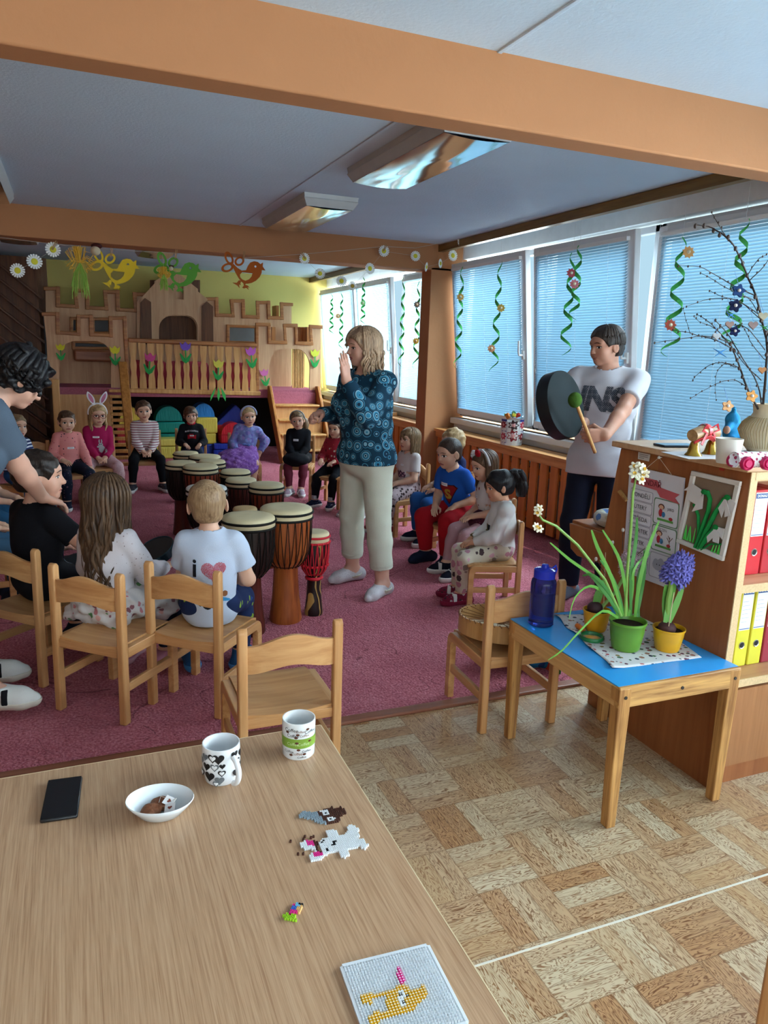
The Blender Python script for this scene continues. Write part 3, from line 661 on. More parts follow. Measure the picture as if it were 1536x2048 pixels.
for z in (zs1, zs2):
    s = cb(MB().box((XC+.03, yfr+.002, z-.03), (3.4, seam, z)), 'shelf', wood('c4916a', 'a87048', 'x', .8))
    o = MB().box((XC+.03, yfr-.002, z-.03), (3.4, yfr+.003, z)).build('edge_band', W_CHIP, s)
cb(MB().box((XC+.03, seam-.02, .05), (3.4, seam, ztop)), 'back_panel', W_CAB)
cb(MB().box((XC+.035, yfr-.001, .075), (2.9, yfr+.018, zs2-.04)), 'door', wood('b07a50', '94603a', 'z', .8)); cb(MB().box((XC+.03, yfr+.01, 0), (3.4, yfr+.03, .072)), 'plinth', W_CAB)
# binders
M_LBL = mat('e9edf2', .6, .2, 0, .02); M_INK = mat('3a5a94', .6); M_BLK = mat('16161a', .4)
def binder(x, z, w, c, lab, h=.32, txt=True):
    t = thing('ring_binder', lab, 'binder', (x, yfr+.09, z), group='ring binders in the cabinet')
    m = mat(c, .4, .4); MB().box((-w/2, 0, 0), (w/2, .23, h)).build('cover', m, t, bevel=.004)
    lw = w*.82; z0, z1 = h*.46, h*.97; mb = MB(); mb.box((-lw/2, -.0012, z0), (lw/2, 0, z1)); l = mb.build('spine_label', M_LBL, t)
    ib = MB(); ib.box((-lw*.48, -.0018, z1-.022), (lw*.48, -.0012, z1-.004)); ib.box((-lw*.48, -.0018, z0+.004), (lw*.48, -.0012, z0+.007))
    for k in range(6): ib.box((-lw*.42, -.0016, z1-.05-k*.016), (lw*(.1+.3*((k*37) % 5)/5), -.0012, z1-.0492-k*.016))
    ib.build('printed_lines', M_INK, l)
    if txt:
        tb = MB(); put_text(tb, 'DONAU', (0, -.0019, z1-.013), (1, 0, 0), (0, 0, 1), .013, bold=.0004); tb.build('lettering', M_LBL, l)
    rb = MB(); rb.lathe([(.010, 0), (.013, -.002), (.0145, 0)], 20, frame((0, -.0005, h*.27), (0, 1, 0))); rb.build('finger_ring', mat('b9b9b4', .3, .5, .9), t)
    MB().lathe([(0, -.001), (.0105, -.001)], 20, frame((0, 0, h*.27), (0, 1, 0))).build('finger_hole', M_BLK, t)
yl = A(1490, 1300, y=yfr+.09); wy = .066
xs = [A(1466, 1250, y=yfr+.09).x, A(1489, 1250, y=yfr+.09).x, A(1523, 1250, y=yfr+.09).x]
binder(xs[1]-.074, zs2, .066, 'd8cf3e', 'yellow binder touching the cabinet side panel, first of the lower row'); binder(xs[1], zs2, .066, 'd8cf3e', 'yellow binder in the middle of the lower row'); binder(xs[1]+.074, zs2, .066, 'd8cf3e', 'yellow binder third in the lower row, left of the dark pink one')
binder(xs[1]+.150, zs2, .07, '9c3040', 'dark pink binder at the end of the lower row, at the right picture edge')
xr = A(1516, 1050, y=yfr+.09).x
binder(xr-.078, zs1, .07, 'c02632', 'red binder touching the cabinet side panel in the upper row'); binder(xr, zs1, .074, 'c8202c', 'red binder in the middle of the upper row'); binder(xr+.078, zs1, .07, 'b82430', 'red binder at the right picture edge in the upper row')
tag(MB().box((XC+.05, yfr+.07, zs2+.322), (2.6, yfr+.3, zs2+.334)).build('folder', mat('8cc63a', .5), bevel=.002), 'green folder lying on top of the yellow binders', 'folder')

# ------------------------------------------------------------------ drums
def m_drumwood(c1, c2, name): return wood(c1, c2, 'z', .9, .38, name)
M_DW = m_drumwood('b0602c', '6e2e14', 'drum_wood'); M_DR = m_drumwood('8e3a22', '5e2012', 'drum_wood_red'); M_DK = wood('2c1a16', '120b0a', 'z', 1.2, .35); M_DKR = wood('5c2218', '35120e', 'z', 1, .38)
def m_painted(base, ink):
    t = NT('painted_shell'); w = t.n('TexWave', {'Scale': 9, 'Distortion': 9, 'Detail': 1}); t.set(w, 'Vector', t.co())
    n = t.noise(9, 1); col = t.ramp(w.outputs['Fac'], [(0, base), (.82, base), (.86, ink)], 'CONSTANT')
    col = t.mix(t.math('GREATER_THAN', n, .62), col, lin('6e1f22')); return t.done(col, .3, .5)
M_PAINT = m_painted((28, 20, 20), (176, 138, 78)); M_PAINT2 = m_painted((60, 26, 22), (150, 140, 120))
def m_skin(c='e0d3b4'): return mat(c, .6, .3, 0, .1, 12, .1, 30)
M_CORD = mat('15120f', .7, .2); M_REDC = mat('c01f2e', .6, .3)
def djembe(loc, R, H, label, shell=M_DW, stem=None, skin='d0bf98', cord=M_CORD, nc=22, thick=.0022, red=False, detail=True, tilt=0):
    t = thing('djembe_drum', label, 'drum', (loc[0], loc[1], .012), random.random()*6, 'djembe drums in the middle of the circle'); stem = stem or shell
    k = H/.66; zb_ = H*.49
    bowl = [(.50, 0), (.56, .03), (.70, .10), (.81, .2), (.88, .34), (.925, .52), (.945, .72), (.95, .9), (.95, 1)]
    pr = [(R*a, zb_+(H-.035-zb_)*b) for a, b in bowl]
    MB().lathe(pr, 36).build('bowl', shell, t, smooth=True)
    st_ = [(0, 0), (R*.60, 0), (R*.63, .012), (R*.60, .05*k), (R*.52, zb_*.45), (R*.47, zb_*.8), (R*.46, zb_*.97), (R*.5, zb_+.004)]
    MB().lathe(st_, 36).build('stem', stem, t, smooth=True, ang=1.2)
    MB().lathe([(0, H+.004), (R*.6, H+.004), (R*.9, H+.002), (R*.965, H-.006), (R*.985, H-.02), (R*.985, H-.05), (R*.95, H-.052)], 40).build('skin', m_skin(skin), t, smooth=True, ang=1.2)
    for z, rr, th in [(H-.022, R*1.0, .007), (H-.056, R*.985, .007), (zb_+.012, R*.52, .008)]+([(zb_-.02, R*.5, .01)] if red else []):
        MB().lathe([(rr+th*cos(a), z+th*sin(a)) for a in [2*pi*q/8 for q in range(9)]], 36).build('rope_ring', cord, t, smooth=True)
    cd = MB()
    for q in range(nc):
        a0, a1 = 2*pi*q/nc, 2*pi*(q+.5)/nc; path1 = []; path2 = []
        for j in range(7):
            f = 1-j/6; ra = float(np.interp(f, [b for _, b in bowl], [a for a, _ in bowl]))*R+.003; z = zb_+(H-.05-zb_)*f
            a = a0+(a1-a0)*(1-f); b = a0-(a1-a0)*(1-f)
            path1.append((ra*cos(a), ra*sin(a), z)); path2.append((ra*cos(b), ra*sin(b), z))
        cd.tube(path1, thick, 5, caps=False); cd.tube(path2, thick, 5, caps=False)
        if red:
            for f in (.97, .3): ra = float(np.interp(f, [b for _, b in bowl], [a for a, _ in bowl]))*R+.006; cd.ell((ra*cos(a0), ra*sin(a0), zb_+(H-.05-zb_)*f), .008, None, 8, 6)
    cd.build('cords', cord, t, smooth=True)
    return t
def rad(p, w): return w/2*((p-CAMPOS).dot(_f))/FPX*1.0
DR = [ # head px, width px, height, base px or None, label, kwargs
 ((571, 1013), 97, .665, (571, 1243), 'large djembe with glossy orange brown bowl and tall stem, nearest the woman', dict()),
 ((497, 1036), 100, .655, None, 'large black bodied djembe directly left of the large orange brown one', dict(shell=M_DK, stem=M_DKR)),
 ((637, 1058), 54, .50, (627, 1231), 'djembe laced with bright red rope, right of the large orange brown one', dict(shell=M_PAINT, stem=M_PAINT, cord=M_REDC, nc=18, thick=.0036, red=True)),
 ((458, 1074), 44, .50, None, 'small dark drum half hidden behind the boy in the white heart shirt', dict(shell=M_DK)),
 ((490, 1019), 46, .50, None, 'tan headed drum just behind the head of the boy in the heart shirt', dict(shell=M_DK, skin='cba978')),
 ((533, 971), 65, .60, None, 'red brown djembe behind the large orange brown one', dict(shell=M_DR)),
 ((493, 986), 34, .40, None, 'small black drum beside the red brown djembe', dict(shell=M_DK)),
 ((470, 985), 44, .42, None, 'pale headed dark drum behind the small black drum', dict(shell=M_DK)),
 ((413, 977), 76, .60, None, 'black djembe with a white printed head and painted stem', dict(shell=M_DK, stem=M_PAINT2, skin='dcdcd6')),
 ((482, 961), 58, .54, None, 'dark djembe in front of the girl in the purple dress, nearer one', dict(shell=M_DKR)),
 ((471, 944), 56, .54, None, 'dark djembe in front of the girl in the purple dress, farther one', dict(shell=M_DK)),
 ((401, 934), 65, .60, None, 'red brown djembe in front of the boy in the black shirt with red collar', dict(shell=M_DR)),
 ((362, 927), 57, .60, None, 'black djembe at the left end of the drums', dict(shell=M_DK, stem=M_DKR)),
 ((362, 967), 24, .40, None, 'small djembe with painted stem below the black one at the left end', dict(shell=M_DK, stem=M_PAINT2)),
 ((424, 924), 50, .55, None, 'light headed wooden djembe beside the farther dark ones', dict(shell=M_DW)),
 ((410, 914), 58, .53, None, 'wide pale drum second farthest, before the foam blocks', dict(shell=M_DKR)),
 ((372, 907), 46, .50, None, 'black drum farthest back, in front of the boy with red collar', dict(shell=M_DK)),
]
for (hp, w, H, bp, lab, kw) in DR:
    p = A(hp[0], hp[1], z=H) if bp is None else A(bp[0], bp[1], z=0)
    djembe(p, rad(A(hp[0], hp[1], z=H), w)*1.08, H, lab, **kw)
    DRP = globals().setdefault('DRP', []); DRP.append((lab, round(p.x, 2), round(p.y, 2), round(rad(A(hp[0], hp[1], z=H), w), 3)))
# ------------------------------------------------------------------ bodies: smooth blended volumes meshed as one surface
def _v(p): return np.array((p[0], p[1], p[2]), float)
def rc(a, b, ra, rb=None, k=.02, op='+'): return dict(t='rc', a=_v(a), b=_v(b), ra=ra, rb=ra if rb is None else rb, k=k, op=op)
def el(c, r, R=None, k=.02, op='+'):
    return dict(t='el', c=_v(c), r=np.array(r if hasattr(r, '__len__') else (r,)*3, float), R=np.eye(3) if R is None else np.array(R, float), k=k, op=op)
def _bb(p):
    if p['t'] == 'rc':
        m = max(p['ra'], p['rb']); return np.minimum(p['a'], p['b'])-m, np.maximum(p['a'], p['b'])+m
    e = np.sqrt(((p['R']*p['r'])**2).sum(1)); return p['c']-e, p['c']+e
def _dist(p, P):
    if p['t'] == 'rc':
        ba = p['b']-p['a']; pa = P-p['a']; t = np.clip(pa@ba/max(ba@ba, 1e-12), 0, 1)
        return np.sqrt(((pa-t[..., None]*ba)**2).sum(-1))-(p['ra']+(p['rb']-p['ra'])*t)
    q = (P-p['c'])@p['R']; k0 = np.sqrt(((q/p['r'])**2).sum(-1)); k1 = np.sqrt(((q/p['r']**2)**2).sum(-1))
    return k0*(k0-1)/np.maximum(k1, 1e-9)
_EO = [((0, 0, 0), (1, 0, 0)), ((0, 1, 0), (1, 1, 0)), ((0, 0, 1), (1, 0, 1)), ((0, 1, 1), (1, 1, 1)), ((0, 0, 0), (0, 1, 0)), ((1, 0, 0), (1, 1, 0)), ((0, 0, 1), (0, 1, 1)), ((1, 0, 1), (1, 1, 1)),
       ((0, 0, 0), (0, 0, 1)), ((1, 0, 0), (1, 0, 1)), ((0, 1, 0), (0, 1, 1)), ((1, 1, 0), (1, 1, 1))]
def sdf(prims, cell, clips=(), box=None, wr=0.0, wf=18.0, seed=0, inflate=0.0):
    "blend the volumes on a grid and mesh the zero surface; returns vertices and quads"
    bbs = [_bb(p) for p in prims if p['op'] == '+']
    lo = np.min([b[0] for b in bbs], 0)-.02-inflate; hi = np.max([b[1] for b in bbs], 0)+.02+inflate
    if box is not None: lo = np.maximum(lo, box[0]); hi = np.minimum(hi, box[1])
    n = np.maximum(np.ceil((hi-lo)/cell).astype(int)+1, 2); G = np.full(n, 1.0, np.float32)
    ax = [lo[i]+cell*np.arange(n[i]) for i in range(3)]
    for p in prims:
        a, b = _bb(p); mg = p['k']+3*cell+inflate+wr
        i0 = np.maximum(np.floor((a-mg-lo)/cell).astype(int), 0); i1 = np.minimum(np.ceil((b+mg-lo)/cell).astype(int)+1, n)
        if (i1 <= i0).any(): continue
        sl = tuple(slice(x, y) for x, y in zip(i0, i1))
        P = np.stack(np.meshgrid(*[ax[i][sl[i]] for i in range(3)], indexing='ij'), -1)
        d = _dist(p, P); g = G[sl]; k = max(p['k'], 1e-5)
        if p['op'] == '+': h = np.maximum(k-np.abs(d-g), 0)/k; G[sl] = np.minimum(d, g)-h*h*k*.25
        else: h = np.maximum(k-np.abs(-d-g), 0)/k; G[sl] = np.maximum(-d, g)+h*h*k*.25
    if inflate: G -= inflate
    if wr or clips:
        P = np.stack(np.meshgrid(*ax, indexing='ij'), -1).astype(np.float32)
        if wr:
            q = P*wf+seed*1.7
            w = np.sin(q[..., 0]*1.3+2*np.sin(q[..., 2]*.7+seed))*np.sin(q[..., 2]*1.9+1.5*np.sin(q[..., 1]*.9))+.6*np.sin(q[..., 1]*2.3+q[..., 2]*1.4+np.sin(q[..., 0]*1.8))
            G += wr*w
        for c in clips:
            if c[0] == 'pl': G = np.maximum(G, (P-_v(c[1]))@(_v(c[2])/np.linalg.norm(_v(c[2]))))
            elif c[0] == 'in':   # keep only inside this volume
                G = np.maximum(G, _dist(c[1], P))
            elif c[0] == 'cap': # cut a limb end: plane, but only near the limb
                m = np.linalg.norm(P-_v(c[1]), axis=-1) < c[3]; dd = (P-_v(c[1]))@(_v(c[2])/np.linalg.norm(_v(c[2]))); m = m if len(c) < 5 else m & (np.min([_dist(x, P) for x in c[4]], 0) > inflate+.002); G = np.where(m, np.maximum(G, dd), G)
            elif c[0] == 'sub': G = np.maximum(G, -_dist(c[1], P))
    return _nets(G, lo, cell)
def _nets(G, lo, cell):
    S = G < 0; nx, ny, nz = G.shape; cnt = np.zeros((nx-1, ny-1, nz-1), np.int8)
    for i in (0, 1):
        for j in (0, 1):
            for k in (0, 1): cnt += S[i:nx-1+i, j:ny-1+j, k:nz-1+k]
    m = (cnt > 0) & (cnt < 8); ci = np.argwhere(m); idx = np.full(m.shape, -1, np.int64); idx[m] = np.arange(len(ci))
    acc = np.zeros((len(ci), 3)); num = np.zeros(len(ci))
    for o1, o2 in _EO:
        o1 = np.array(o1); o2 = np.array(o2); a = ci+o1; b = ci+o2
        v1 = G[a[:, 0], a[:, 1], a[:, 2]].astype(float); v2 = G[b[:, 0], b[:, 1], b[:, 2]].astype(float); x = (v1 < 0) != (v2 < 0)
        t = np.where(x, v1/np.where(x, v1-v2, 1), 0); acc += np.where(x[:, None], o1+t[:, None]*(o2-o1), 0); num += x
    vs = lo+cell*(ci+acc/np.maximum(num, 1)[:, None]); Q = []
    for ax in range(3):
        u, w = (ax+1) % 3, (ax+2) % 3
        sl1 = [slice(None)]*3; sl2 = [slice(None)]*3
        sl1[ax] = slice(0, -1); sl2[ax] = slice(1, None)
        for q in (u, w): sl1[q] = slice(1, -1); sl2[q] = slice(1, -1)
        A1, A2 = S[tuple(sl1)], S[tuple(sl2)]; e = np.argwhere(A1 != A2)
        if not len(e): continue
        s = A1[e[:, 0], e[:, 1], e[:, 2]]; c = e.copy(); c[:, u] += 1; c[:, w] += 1
        def cell_(du, dw):
            z = c.copy(); z[:, u] -= du; z[:, w] -= dw; return idx[z[:, 0], z[:, 1], z[:, 2]]
        q = np.stack([cell_(1, 1), cell_(0, 1), cell_(0, 0), cell_(1, 0)], 1); q[~s] = q[~s][:, ::-1]; Q.append(q)
    Q = np.concatenate(Q) if Q else np.zeros((0, 4), int); Q = Q[(Q >= 0).all(1)]; return vs, Q
def np_mesh(name, chunks, mats, parent, matfn=None):
    vs = []; qs = []; o = 0
    for v, q in chunks: vs.append(v); qs.append(q+o); o += len(v)
    v = np.concatenate(vs); q = np.concatenate(qs); me = bpy.data.meshes.new(name)
    me.vertices.add(len(v)); me.vertices.foreach_set('co', v.astype(np.float32).ravel())
    me.loops.add(len(q)*4); me.loops.foreach_set('vertex_index', q.astype(np.int32).ravel())
    me.polygons.add(len(q)); me.polygons.foreach_set('loop_start', np.arange(0, len(q)*4, 4, dtype=np.int32))
    me.polygons.foreach_set('use_smooth', np.ones(len(q), bool))
    for m in (mats if isinstance(mats, (list, tuple)) else [mats]): me.materials.append(m)
    if matfn is not None: me.polygons.foreach_set('material_index', matfn(v[q].mean(1)).astype(np.int32))
    me.update(calc_edges=True); me.validate(); ob = bpy.data.objects.new(name, me); COL.objects.link(ob); ob.parent = parent; return ob
def bvh(ob): return BVHTree.FromPolygons([v.co.copy() for v in ob.data.vertices], [tuple(p.vertices) for p in ob.data.polygons])
# ------------------------------------------------------------------ decals: flat prints laid onto a curved surface
def inpoly(x, y, poly):
    r = np.zeros(x.shape, bool); n = len(poly)
    for i in range(n):
        (x0, y0), (x1, y1) = poly[i], poly[(i+1) % n]
        if y0 == y1: continue
        r ^= ((y0 > y) != (y1 > y)) & (x < (x1-x0)*(y-y0)/(y1-y0)+x0)
    return r
def intext(body, size, cx=0, cy=0, **kw):
    vs, fs = text_mesh(body, size, **kw); T = [[(vs[i].x+cx, vs[i].y+cy) for i in f] for f in fs]
    def fn(x, y):
        r = np.zeros(x.shape, bool)
        for t in T: r |= inpoly(x, y, t)
        return r
    return fn
def decal(name, parent, tree, o, right, up, w, h, res, fn, mats, lift=.002, depth=.5):
    "fn(x, y) gives a material number for each little cell, -1 for none; the cells are laid onto the surface"
    o = Vector(o); right = Vector(right).normalized(); up = Vector(up); up = (up-right*up.dot(right)).normalized(); n = right.cross(up)
    nx, ny = int(w/res)+1, int(h/res)+1; xs = (np.arange(nx)+.5)*res-nx*res/2; ys = (np.arange(ny)+.5)*res-ny*res/2
    X, Y = np.meshgrid(xs, ys, indexing='ij'); K = fn(X, Y)
    vid = {}; vs = []; fs = []; ms = []
    def vert(i, j):
        if (i, j) in vid: return vid[i, j]
        p = o+right*(i*res-nx*res/2)+up*(j*res-ny*res/2)
        hit = tree.ray_cast(p+n*depth*.5, -n, depth); r = None
        if hit[0] is not None: vs.append(tuple(hit[0]+n*lift)); r = len(vs)-1
        vid[i, j] = r; return r
    for i in range(nx):
        for j in range(ny):
            if K[i, j] >= 0:
                q = [vert(i, j), vert(i+1, j), vert(i+1, j+1), vert(i, j+1)]
                if None not in q:
                    P = [Vector(vs[k]) for k in q]
                    if max((P[0]-P[2]).length, (P[1]-P[3]).length) < res*5: fs.append(tuple(q)); ms.append(int(K[i, j]))
    mb = MB(); mb.v = vs; mb.f = fs; mb.m = ms; return mb.build(name, mats, parent, smooth=True, ang=3)
# ------------------------------------------------------------------ figures
CHILD = dict(pel=(.108, .09, .09), wai=(.098, .08, .12), wz=.11, che=(.106, .08, .115), cz=.20, bust=0, shw=.098, shz=.272, tor=.31, neck=.037, ua=.185, fa=.155, hand=.115, ar=(.036, .030, .021), hipx=.055, th=.265, sh=.255, lr=(.062, .045, .029), foot=.165, head=.205, nk=.035)
WOMAN = dict(pel=(.195, .15, .15), wai=(.168, .142, .17), wz=.19, che=(.172, .125, .17), cz=.36, bust=.095, shw=.160, shz=.475, tor=.53, neck=.056, ua=.285, fa=.25, hand=.175, ar=(.052, .044, .030), hipx=.09, th=.42, sh=.41, lr=(.098, .066, .042), foot=.235, head=.225, nk=.06)
MAN = dict(pel=(.165, .13, .14), wai=(.16, .125, .18), wz=.19, che=(.185, .128, .19), cz=.37, bust=0, shw=.185, shz=.50, tor=.555, neck=.062, ua=.30, fa=.265, hand=.19, ar=(.056, .046, .033), hipx=.09, th=.43, sh=.43, lr=(.092, .062, .045), foot=.26, head=.235, nk=.06)
def ik(a, t, l1, l2, pole):
    a, t = Vector(a), Vector(t); d = t-a; L = min(max(d.length, abs(l1-l2)+.01), (l1+l2)*.999); d.normalize(); t = a+d*L
    x = (l1*l1-l2*l2+L*L)/(2*L); h = sqrt(max(l1*l1-x*x, 0)); p = Vector(pole); p = p-d*p.dot(d); p = p.normalized() if p.length > 1e-5 else d.orthogonal().normalized()
    return a+d*x+p*h, t
def hand_prims(W, d, n, t, L, curl=(.35, .35, .4, .45), spread=.05, thumb=.5, tcurl=.3):
    "W wrist, d towards the fingers, n out of the palm, t towards the thumb"
    d = Vector(d).normalized(); n = Vector(n); n = (n-d*n.dot(d)).normalized(); t = Vector(t); t = (t-d*t.dot(d)-n*t.dot(n)).normalized(); W = Vector(W); pr = []; K = .0025*L/.115
    kn = []
    for i, (o, fl) in enumerate(((.17, .40), (.058, .46), (-.055, .42), (-.16, .33))):
        b = W+d*(.52-.03*abs(i-1.2))*L+t*o*L; pr.append(rc(W+d*.08*L+t*o*.6*L, b, .085*L, .078*L, .05*L))
        c = curl[i]; ang = c*.5; p = b; r = .054*L*(1 if i < 3 else .88); dd0 = (d+t*(o*spread*6)).normalized()
        for sgl in (.46, .31, .25):
            dd = dd0*cos(ang)+n*sin(ang); q = p+dd*fl*L*sgl; pr.append(rc(p, q, r, r*.9, K)); p = q; r *= .9; ang += c
    pr.append(el(W+d*.3*L+n*.02*L, (.2*L, .11*L, .28*L), np.array(Matrix((t, n, d)).transposed()), .03*L))
    b = W+d*.14*L+t*.14*L+n*.03*L; q = b+(t*(.75-thumb*.3)+d*.62+n*(.15+thumb*.5)).normalized()*.27*L
    pr.append(rc(b, q, .085*L, .064*L, .03*L)); q2 = q+(d*.9+t*(.25-tcurl*.7)+n*(.1+tcurl*.6)).normalized()*.18*L; pr.append(rc(q, q2, .062*L, .056*L, K)); q3 = q2+(d*.95-t*tcurl*.8+n*tcurl*.5).normalized()*.14*L
    pr.append(rc(q2, q3, .056*L, .045*L, K)); return pr
def head_prims(c, R, h, adult=0, male=0, smile=0):
    "c centre of the head, R its axes (right, forward, up), h chin to crown"
    c = _v(c); R = np.array(R)
    def P(x, y, z): return c+R@np.array((x, y, z))*h
    def E(p, r, k=.06, op='+'): return el(P(*p), np.array(r)*h, R, k*h, op)
    def C(a, b, ra, rb, k=.05): return rc(P(*a), P(*b), ra*h, rb*h, k*h)
    pr = [E((0, -.07, .11), (.365, .43, .39)), E((0, .10, -.14), (.285, .29, .345), .12), E((0, .25, -.385), (.115, .10, .085), .1),
          E((.16, .215, -.17), (.13, .12, .13), .08), E((-.16, .215, -.17), (.13, .12, .13), .08), E((0, .275, .13), (.25, .10, .10), .1)]
    nl = .40 if not adult else .43
    pr += [E((.145, .40, .005), (.09, .055, .055), .07, '-'), E((-.145, .40, .005), (.09, .055, .055), .07, '-')]
    pr += [C((0, .35, .03), (0, nl, -.115), .028, .048, .04), E((.042, nl-.03, -.13), (.035, .04, .03), .03), E((-.042, nl-.03, -.13), (.035, .04, .03), .03)]
    pr += [E((0, .365, -.255), (.10, .035, .022), .02), E((0, .355, -.30), (.085, .035, .026), .02), E((0, .40, -.277), (.10 if not smile else .12, .045, .006), .012, '-')]
    for s in (-1, 1):
        a = .35*s; Re = R@np.array(Matrix.Rotation(a, 3, 'Z')); pr.append(el(P(.375*s, -.03, -.05), np.array((.030, .085, .135))*h, Re, .03*h)); pr.append(el(P(.41*s, -.01, -.045), np.array((.02, .045, .085))*h, Re, .02*h, '-'))
    if male: pr += [E((.17, .10, -.32), (.10, .14, .10), .08), E((-.17, .10, -.32), (.10, .14, .10), .08), E((0, .31, .09), (.22, .07, .045), .05)]
    return pr
def skinmat(c, name='skin'):
    key = ('skin', c)
    if key in _MC: return _MC[key]
    t = NT(name); n = t.noise(22, 3); b = lin(c); col = t.mix(n, tuple(v*.93 for v in b[:3])+(1,), (min(1, b[0]*1.05), b[1]*.98, b[2]*.96, 1)); t.bump(t.noise(300, 2), .05, .002)
    _MC[key] = t.done(col, .5, .35, 0, **{'Subsurface Weight': .12, 'Subsurface Radius': (.012, .005, .003), 'Subsurface Scale': .5}); return _MC[key]
def hairmat(c1, c2, streak=34, name='hair'):
    key = ('hair', c1, c2)
    if key in _MC: return _MC[key]
    t = NT(name); n = t.noise(1, 4, t.mapped((130, 130, 9)), .4); n2 = t.noise(1, 3, t.mapped((30, 30, 6)), .8); f = t.math('ADD', t.math('MULTIPLY', n, .6), t.math('MULTIPLY', n2, .4))
    col = t.ramp(f, [(.36, c2), (.64, c1)]); t.bump(f, .8, .006); _MC[key] = t.done(col, .48, .3); return _MC[key]
M_EYEW = mat('efe9e4', .2, .5, 0, .01); M_PUP = mat('1b120e', .15, .5, 0, .02); M_LASH = mat('2a1c16', .6)
def torso_axes(lean, side, twist):
    return np.array(Matrix.Rotation(twist, 3, 'Z') @ Matrix.Rotation(-lean, 3, 'X') @ Matrix.Rotation(side, 3, 'Y'))
class Figure:
    def __init__(s, name, label, loc, yaw, B, sc=1.0, seat=None, lean=0.0, side=0.0, twist=0.0, look=(0, 0, 0), hipz=None, skin='d9ab90', lip='b0685f', cat='child', cell=.006):
        s.t = thing(name, label, cat, loc, radians(yaw)); s.sc = sc; s.B = {k: (tuple(x*sc for x in v) if isinstance(v, tuple) else v*sc) for k, v in B.items()}; B = s.B; s.cell = cell
        s.adult = B['head'] > .218; s.P = Vector((0, 0, hipz if hipz else seat+B['pel'][2]*.82)); s.R = torso_axes(radians(lean), radians(side), radians(twist)); s.skin = skinmat(skin); s.lip = skinmat(lip, 'lips')
        X, Fw, U = (Vector(s.R[:, i]) for i in range(3)); s.X, s.F, s.U = X, Fw, U
        s.neckb = s.P+U*B['tor']; s.Rh = np.array(Matrix.Rotation(radians(twist), 3, 'Z') @ Matrix.Rotation(radians(look[0]), 3, 'Z') @ Matrix.Rotation(-radians(look[1]), 3, 'X') @ Matrix.Rotation(radians(look[2]), 3, 'Y'))
        hx, hf, hu = (Vector(s.Rh[:, i]) for i in range(3)); s.hf, s.hu, s.hx = hf, hu, hx
        nt = s.neckb+(U*.6+hu*.4)*B['nk']; s.hc = nt+hu*(B['head']*.40)+hf*B['head']*.10; s.nt = nt
        s.sh = {-1: s.P+U*B['shz']-X*B['shw'], 1: s.P+U*B['shz']+X*B['shw']}; s.hip = {}
        s.arm = {}; s.leg = {}; s.hands = {}; s.inv = None
        Rz = Matrix.Rotation(radians(twist)*.3, 3, 'Z')
        for q in (-1, 1): s.hip[q] = s.P+Vector((q*B['hipx'], 0, -.0))
    def loc(s, w):
        "world point to the figure's own coordinates"
        r = s.t.rotation_euler[2]; d = Vector(w)-s.t.location; return Matrix.Rotation(-r, 3, 'Z') @ d
    def dirl(s, w): return Matrix.Rotation(-s.t.rotation_euler[2], 3, 'Z') @ Vector(w)
    def arms(s, L=None, R=None, poleL=(-.6, -.6, -.6), poleR=(.6, -.6, -.6)):
        for q, t, po in ((-1, L, poleL), (1, R, poleR)):
            if t is None: t = s.P+s.F*.16*s.sc+Vector((q*.03*s.sc, 0, .05*s.sc))
            e, w = ik(s.sh[q], t, s.B['ua'], s.B['fa'], po); s.arm[q] = (e, w)
        return s
    def legs(s, L, R, poleL=(-.25, 1, .6), poleR=(.25, 1, .6), toeL=None, toeR=None, pitchL=0, pitchR=0):
        for q, t, po, toe, pt in ((-1, L, poleL, toeL, pitchL), (1, R, poleR, toeR, pitchR)):
            k, a = ik(s.hip[q], t, s.B['th'], s.B['sh'], po); s.leg[q] = (k, a, Vector(toe or (q*.25, 1, 0)).normalized()+Vector((0, 0, pt)))
        return s
    def hand(s, q, d=None, n=None, t=None, **kw):
        e, w = s.arm[q]; d = Vector(d) if d else (w-e); n = Vector(n) if n else Vector((-q*.5, 0, -1)); t = Vector(t) if t else Vector((-q, .3, .2))
        s.hands[q] = hand_prims(w, d, n, t, s.B['hand'], **kw); return s
    # volumes
    def v_torso(s, g=0.0, low=0.0):
        B, P, U, F, X, R = s.B, s.P, s.U, s.F, s.X, s.R; k = .05*max(s.sc, .8)
        pr = [el(P-U*low, np.array(B['pel'])+g, R, k), el(P+U*B['wz'], np.array(B['wai'])+g, R, k), el(P+U*B['cz'], np.array(B['che'])+g, R, k)]
        if B['bust']: pr += [el(P+U*(B['cz']-.03)+F*B['che'][1]*.72+X*q*.085*s.sc, B['bust']*.92+g, R, k) for q in (-1, 1)]
        pr += [rc(s.sh[-1]+X*.02*s.sc, s.sh[1]-X*.02*s.sc, B['ar'][0]*1.02+g, None, k*.8), rc(P+U*B['shz'], s.neckb+U*.0, B['neck']*1.25+g, B['neck']*1.02+g, k*.7)]
        return pr
    def v_neck(s, g=0.0): return [rc(s.neckb-s.U*.03*s.sc, s.nt+s.hu*.03*s.sc, s.B['neck']+g, s.B['neck']*.95+g, .02)]
    def v_arm(s, q, g=0.0, f=1.0, fore=True, loose=0.0):
        e, w = s.arm[q]; a = s.B['ar']; sh = s.sh[q]; en = sh.lerp(e, f); pr = [rc(sh, en, a[0]*1.0+g+loose*.3, a[0]+(a[1]-a[0])*f+g+loose, .012*max(s.sc, .8))]
        if fore: pr += [rc(e, e.lerp(w, .35), a[1]*1.02+g+loose, a[1]*.95+g+loose, .015), rc(e.lerp(w, .35), w, a[1]*.95+g+loose*.7, a[2]+g+loose*.3, .015)]
        return pr
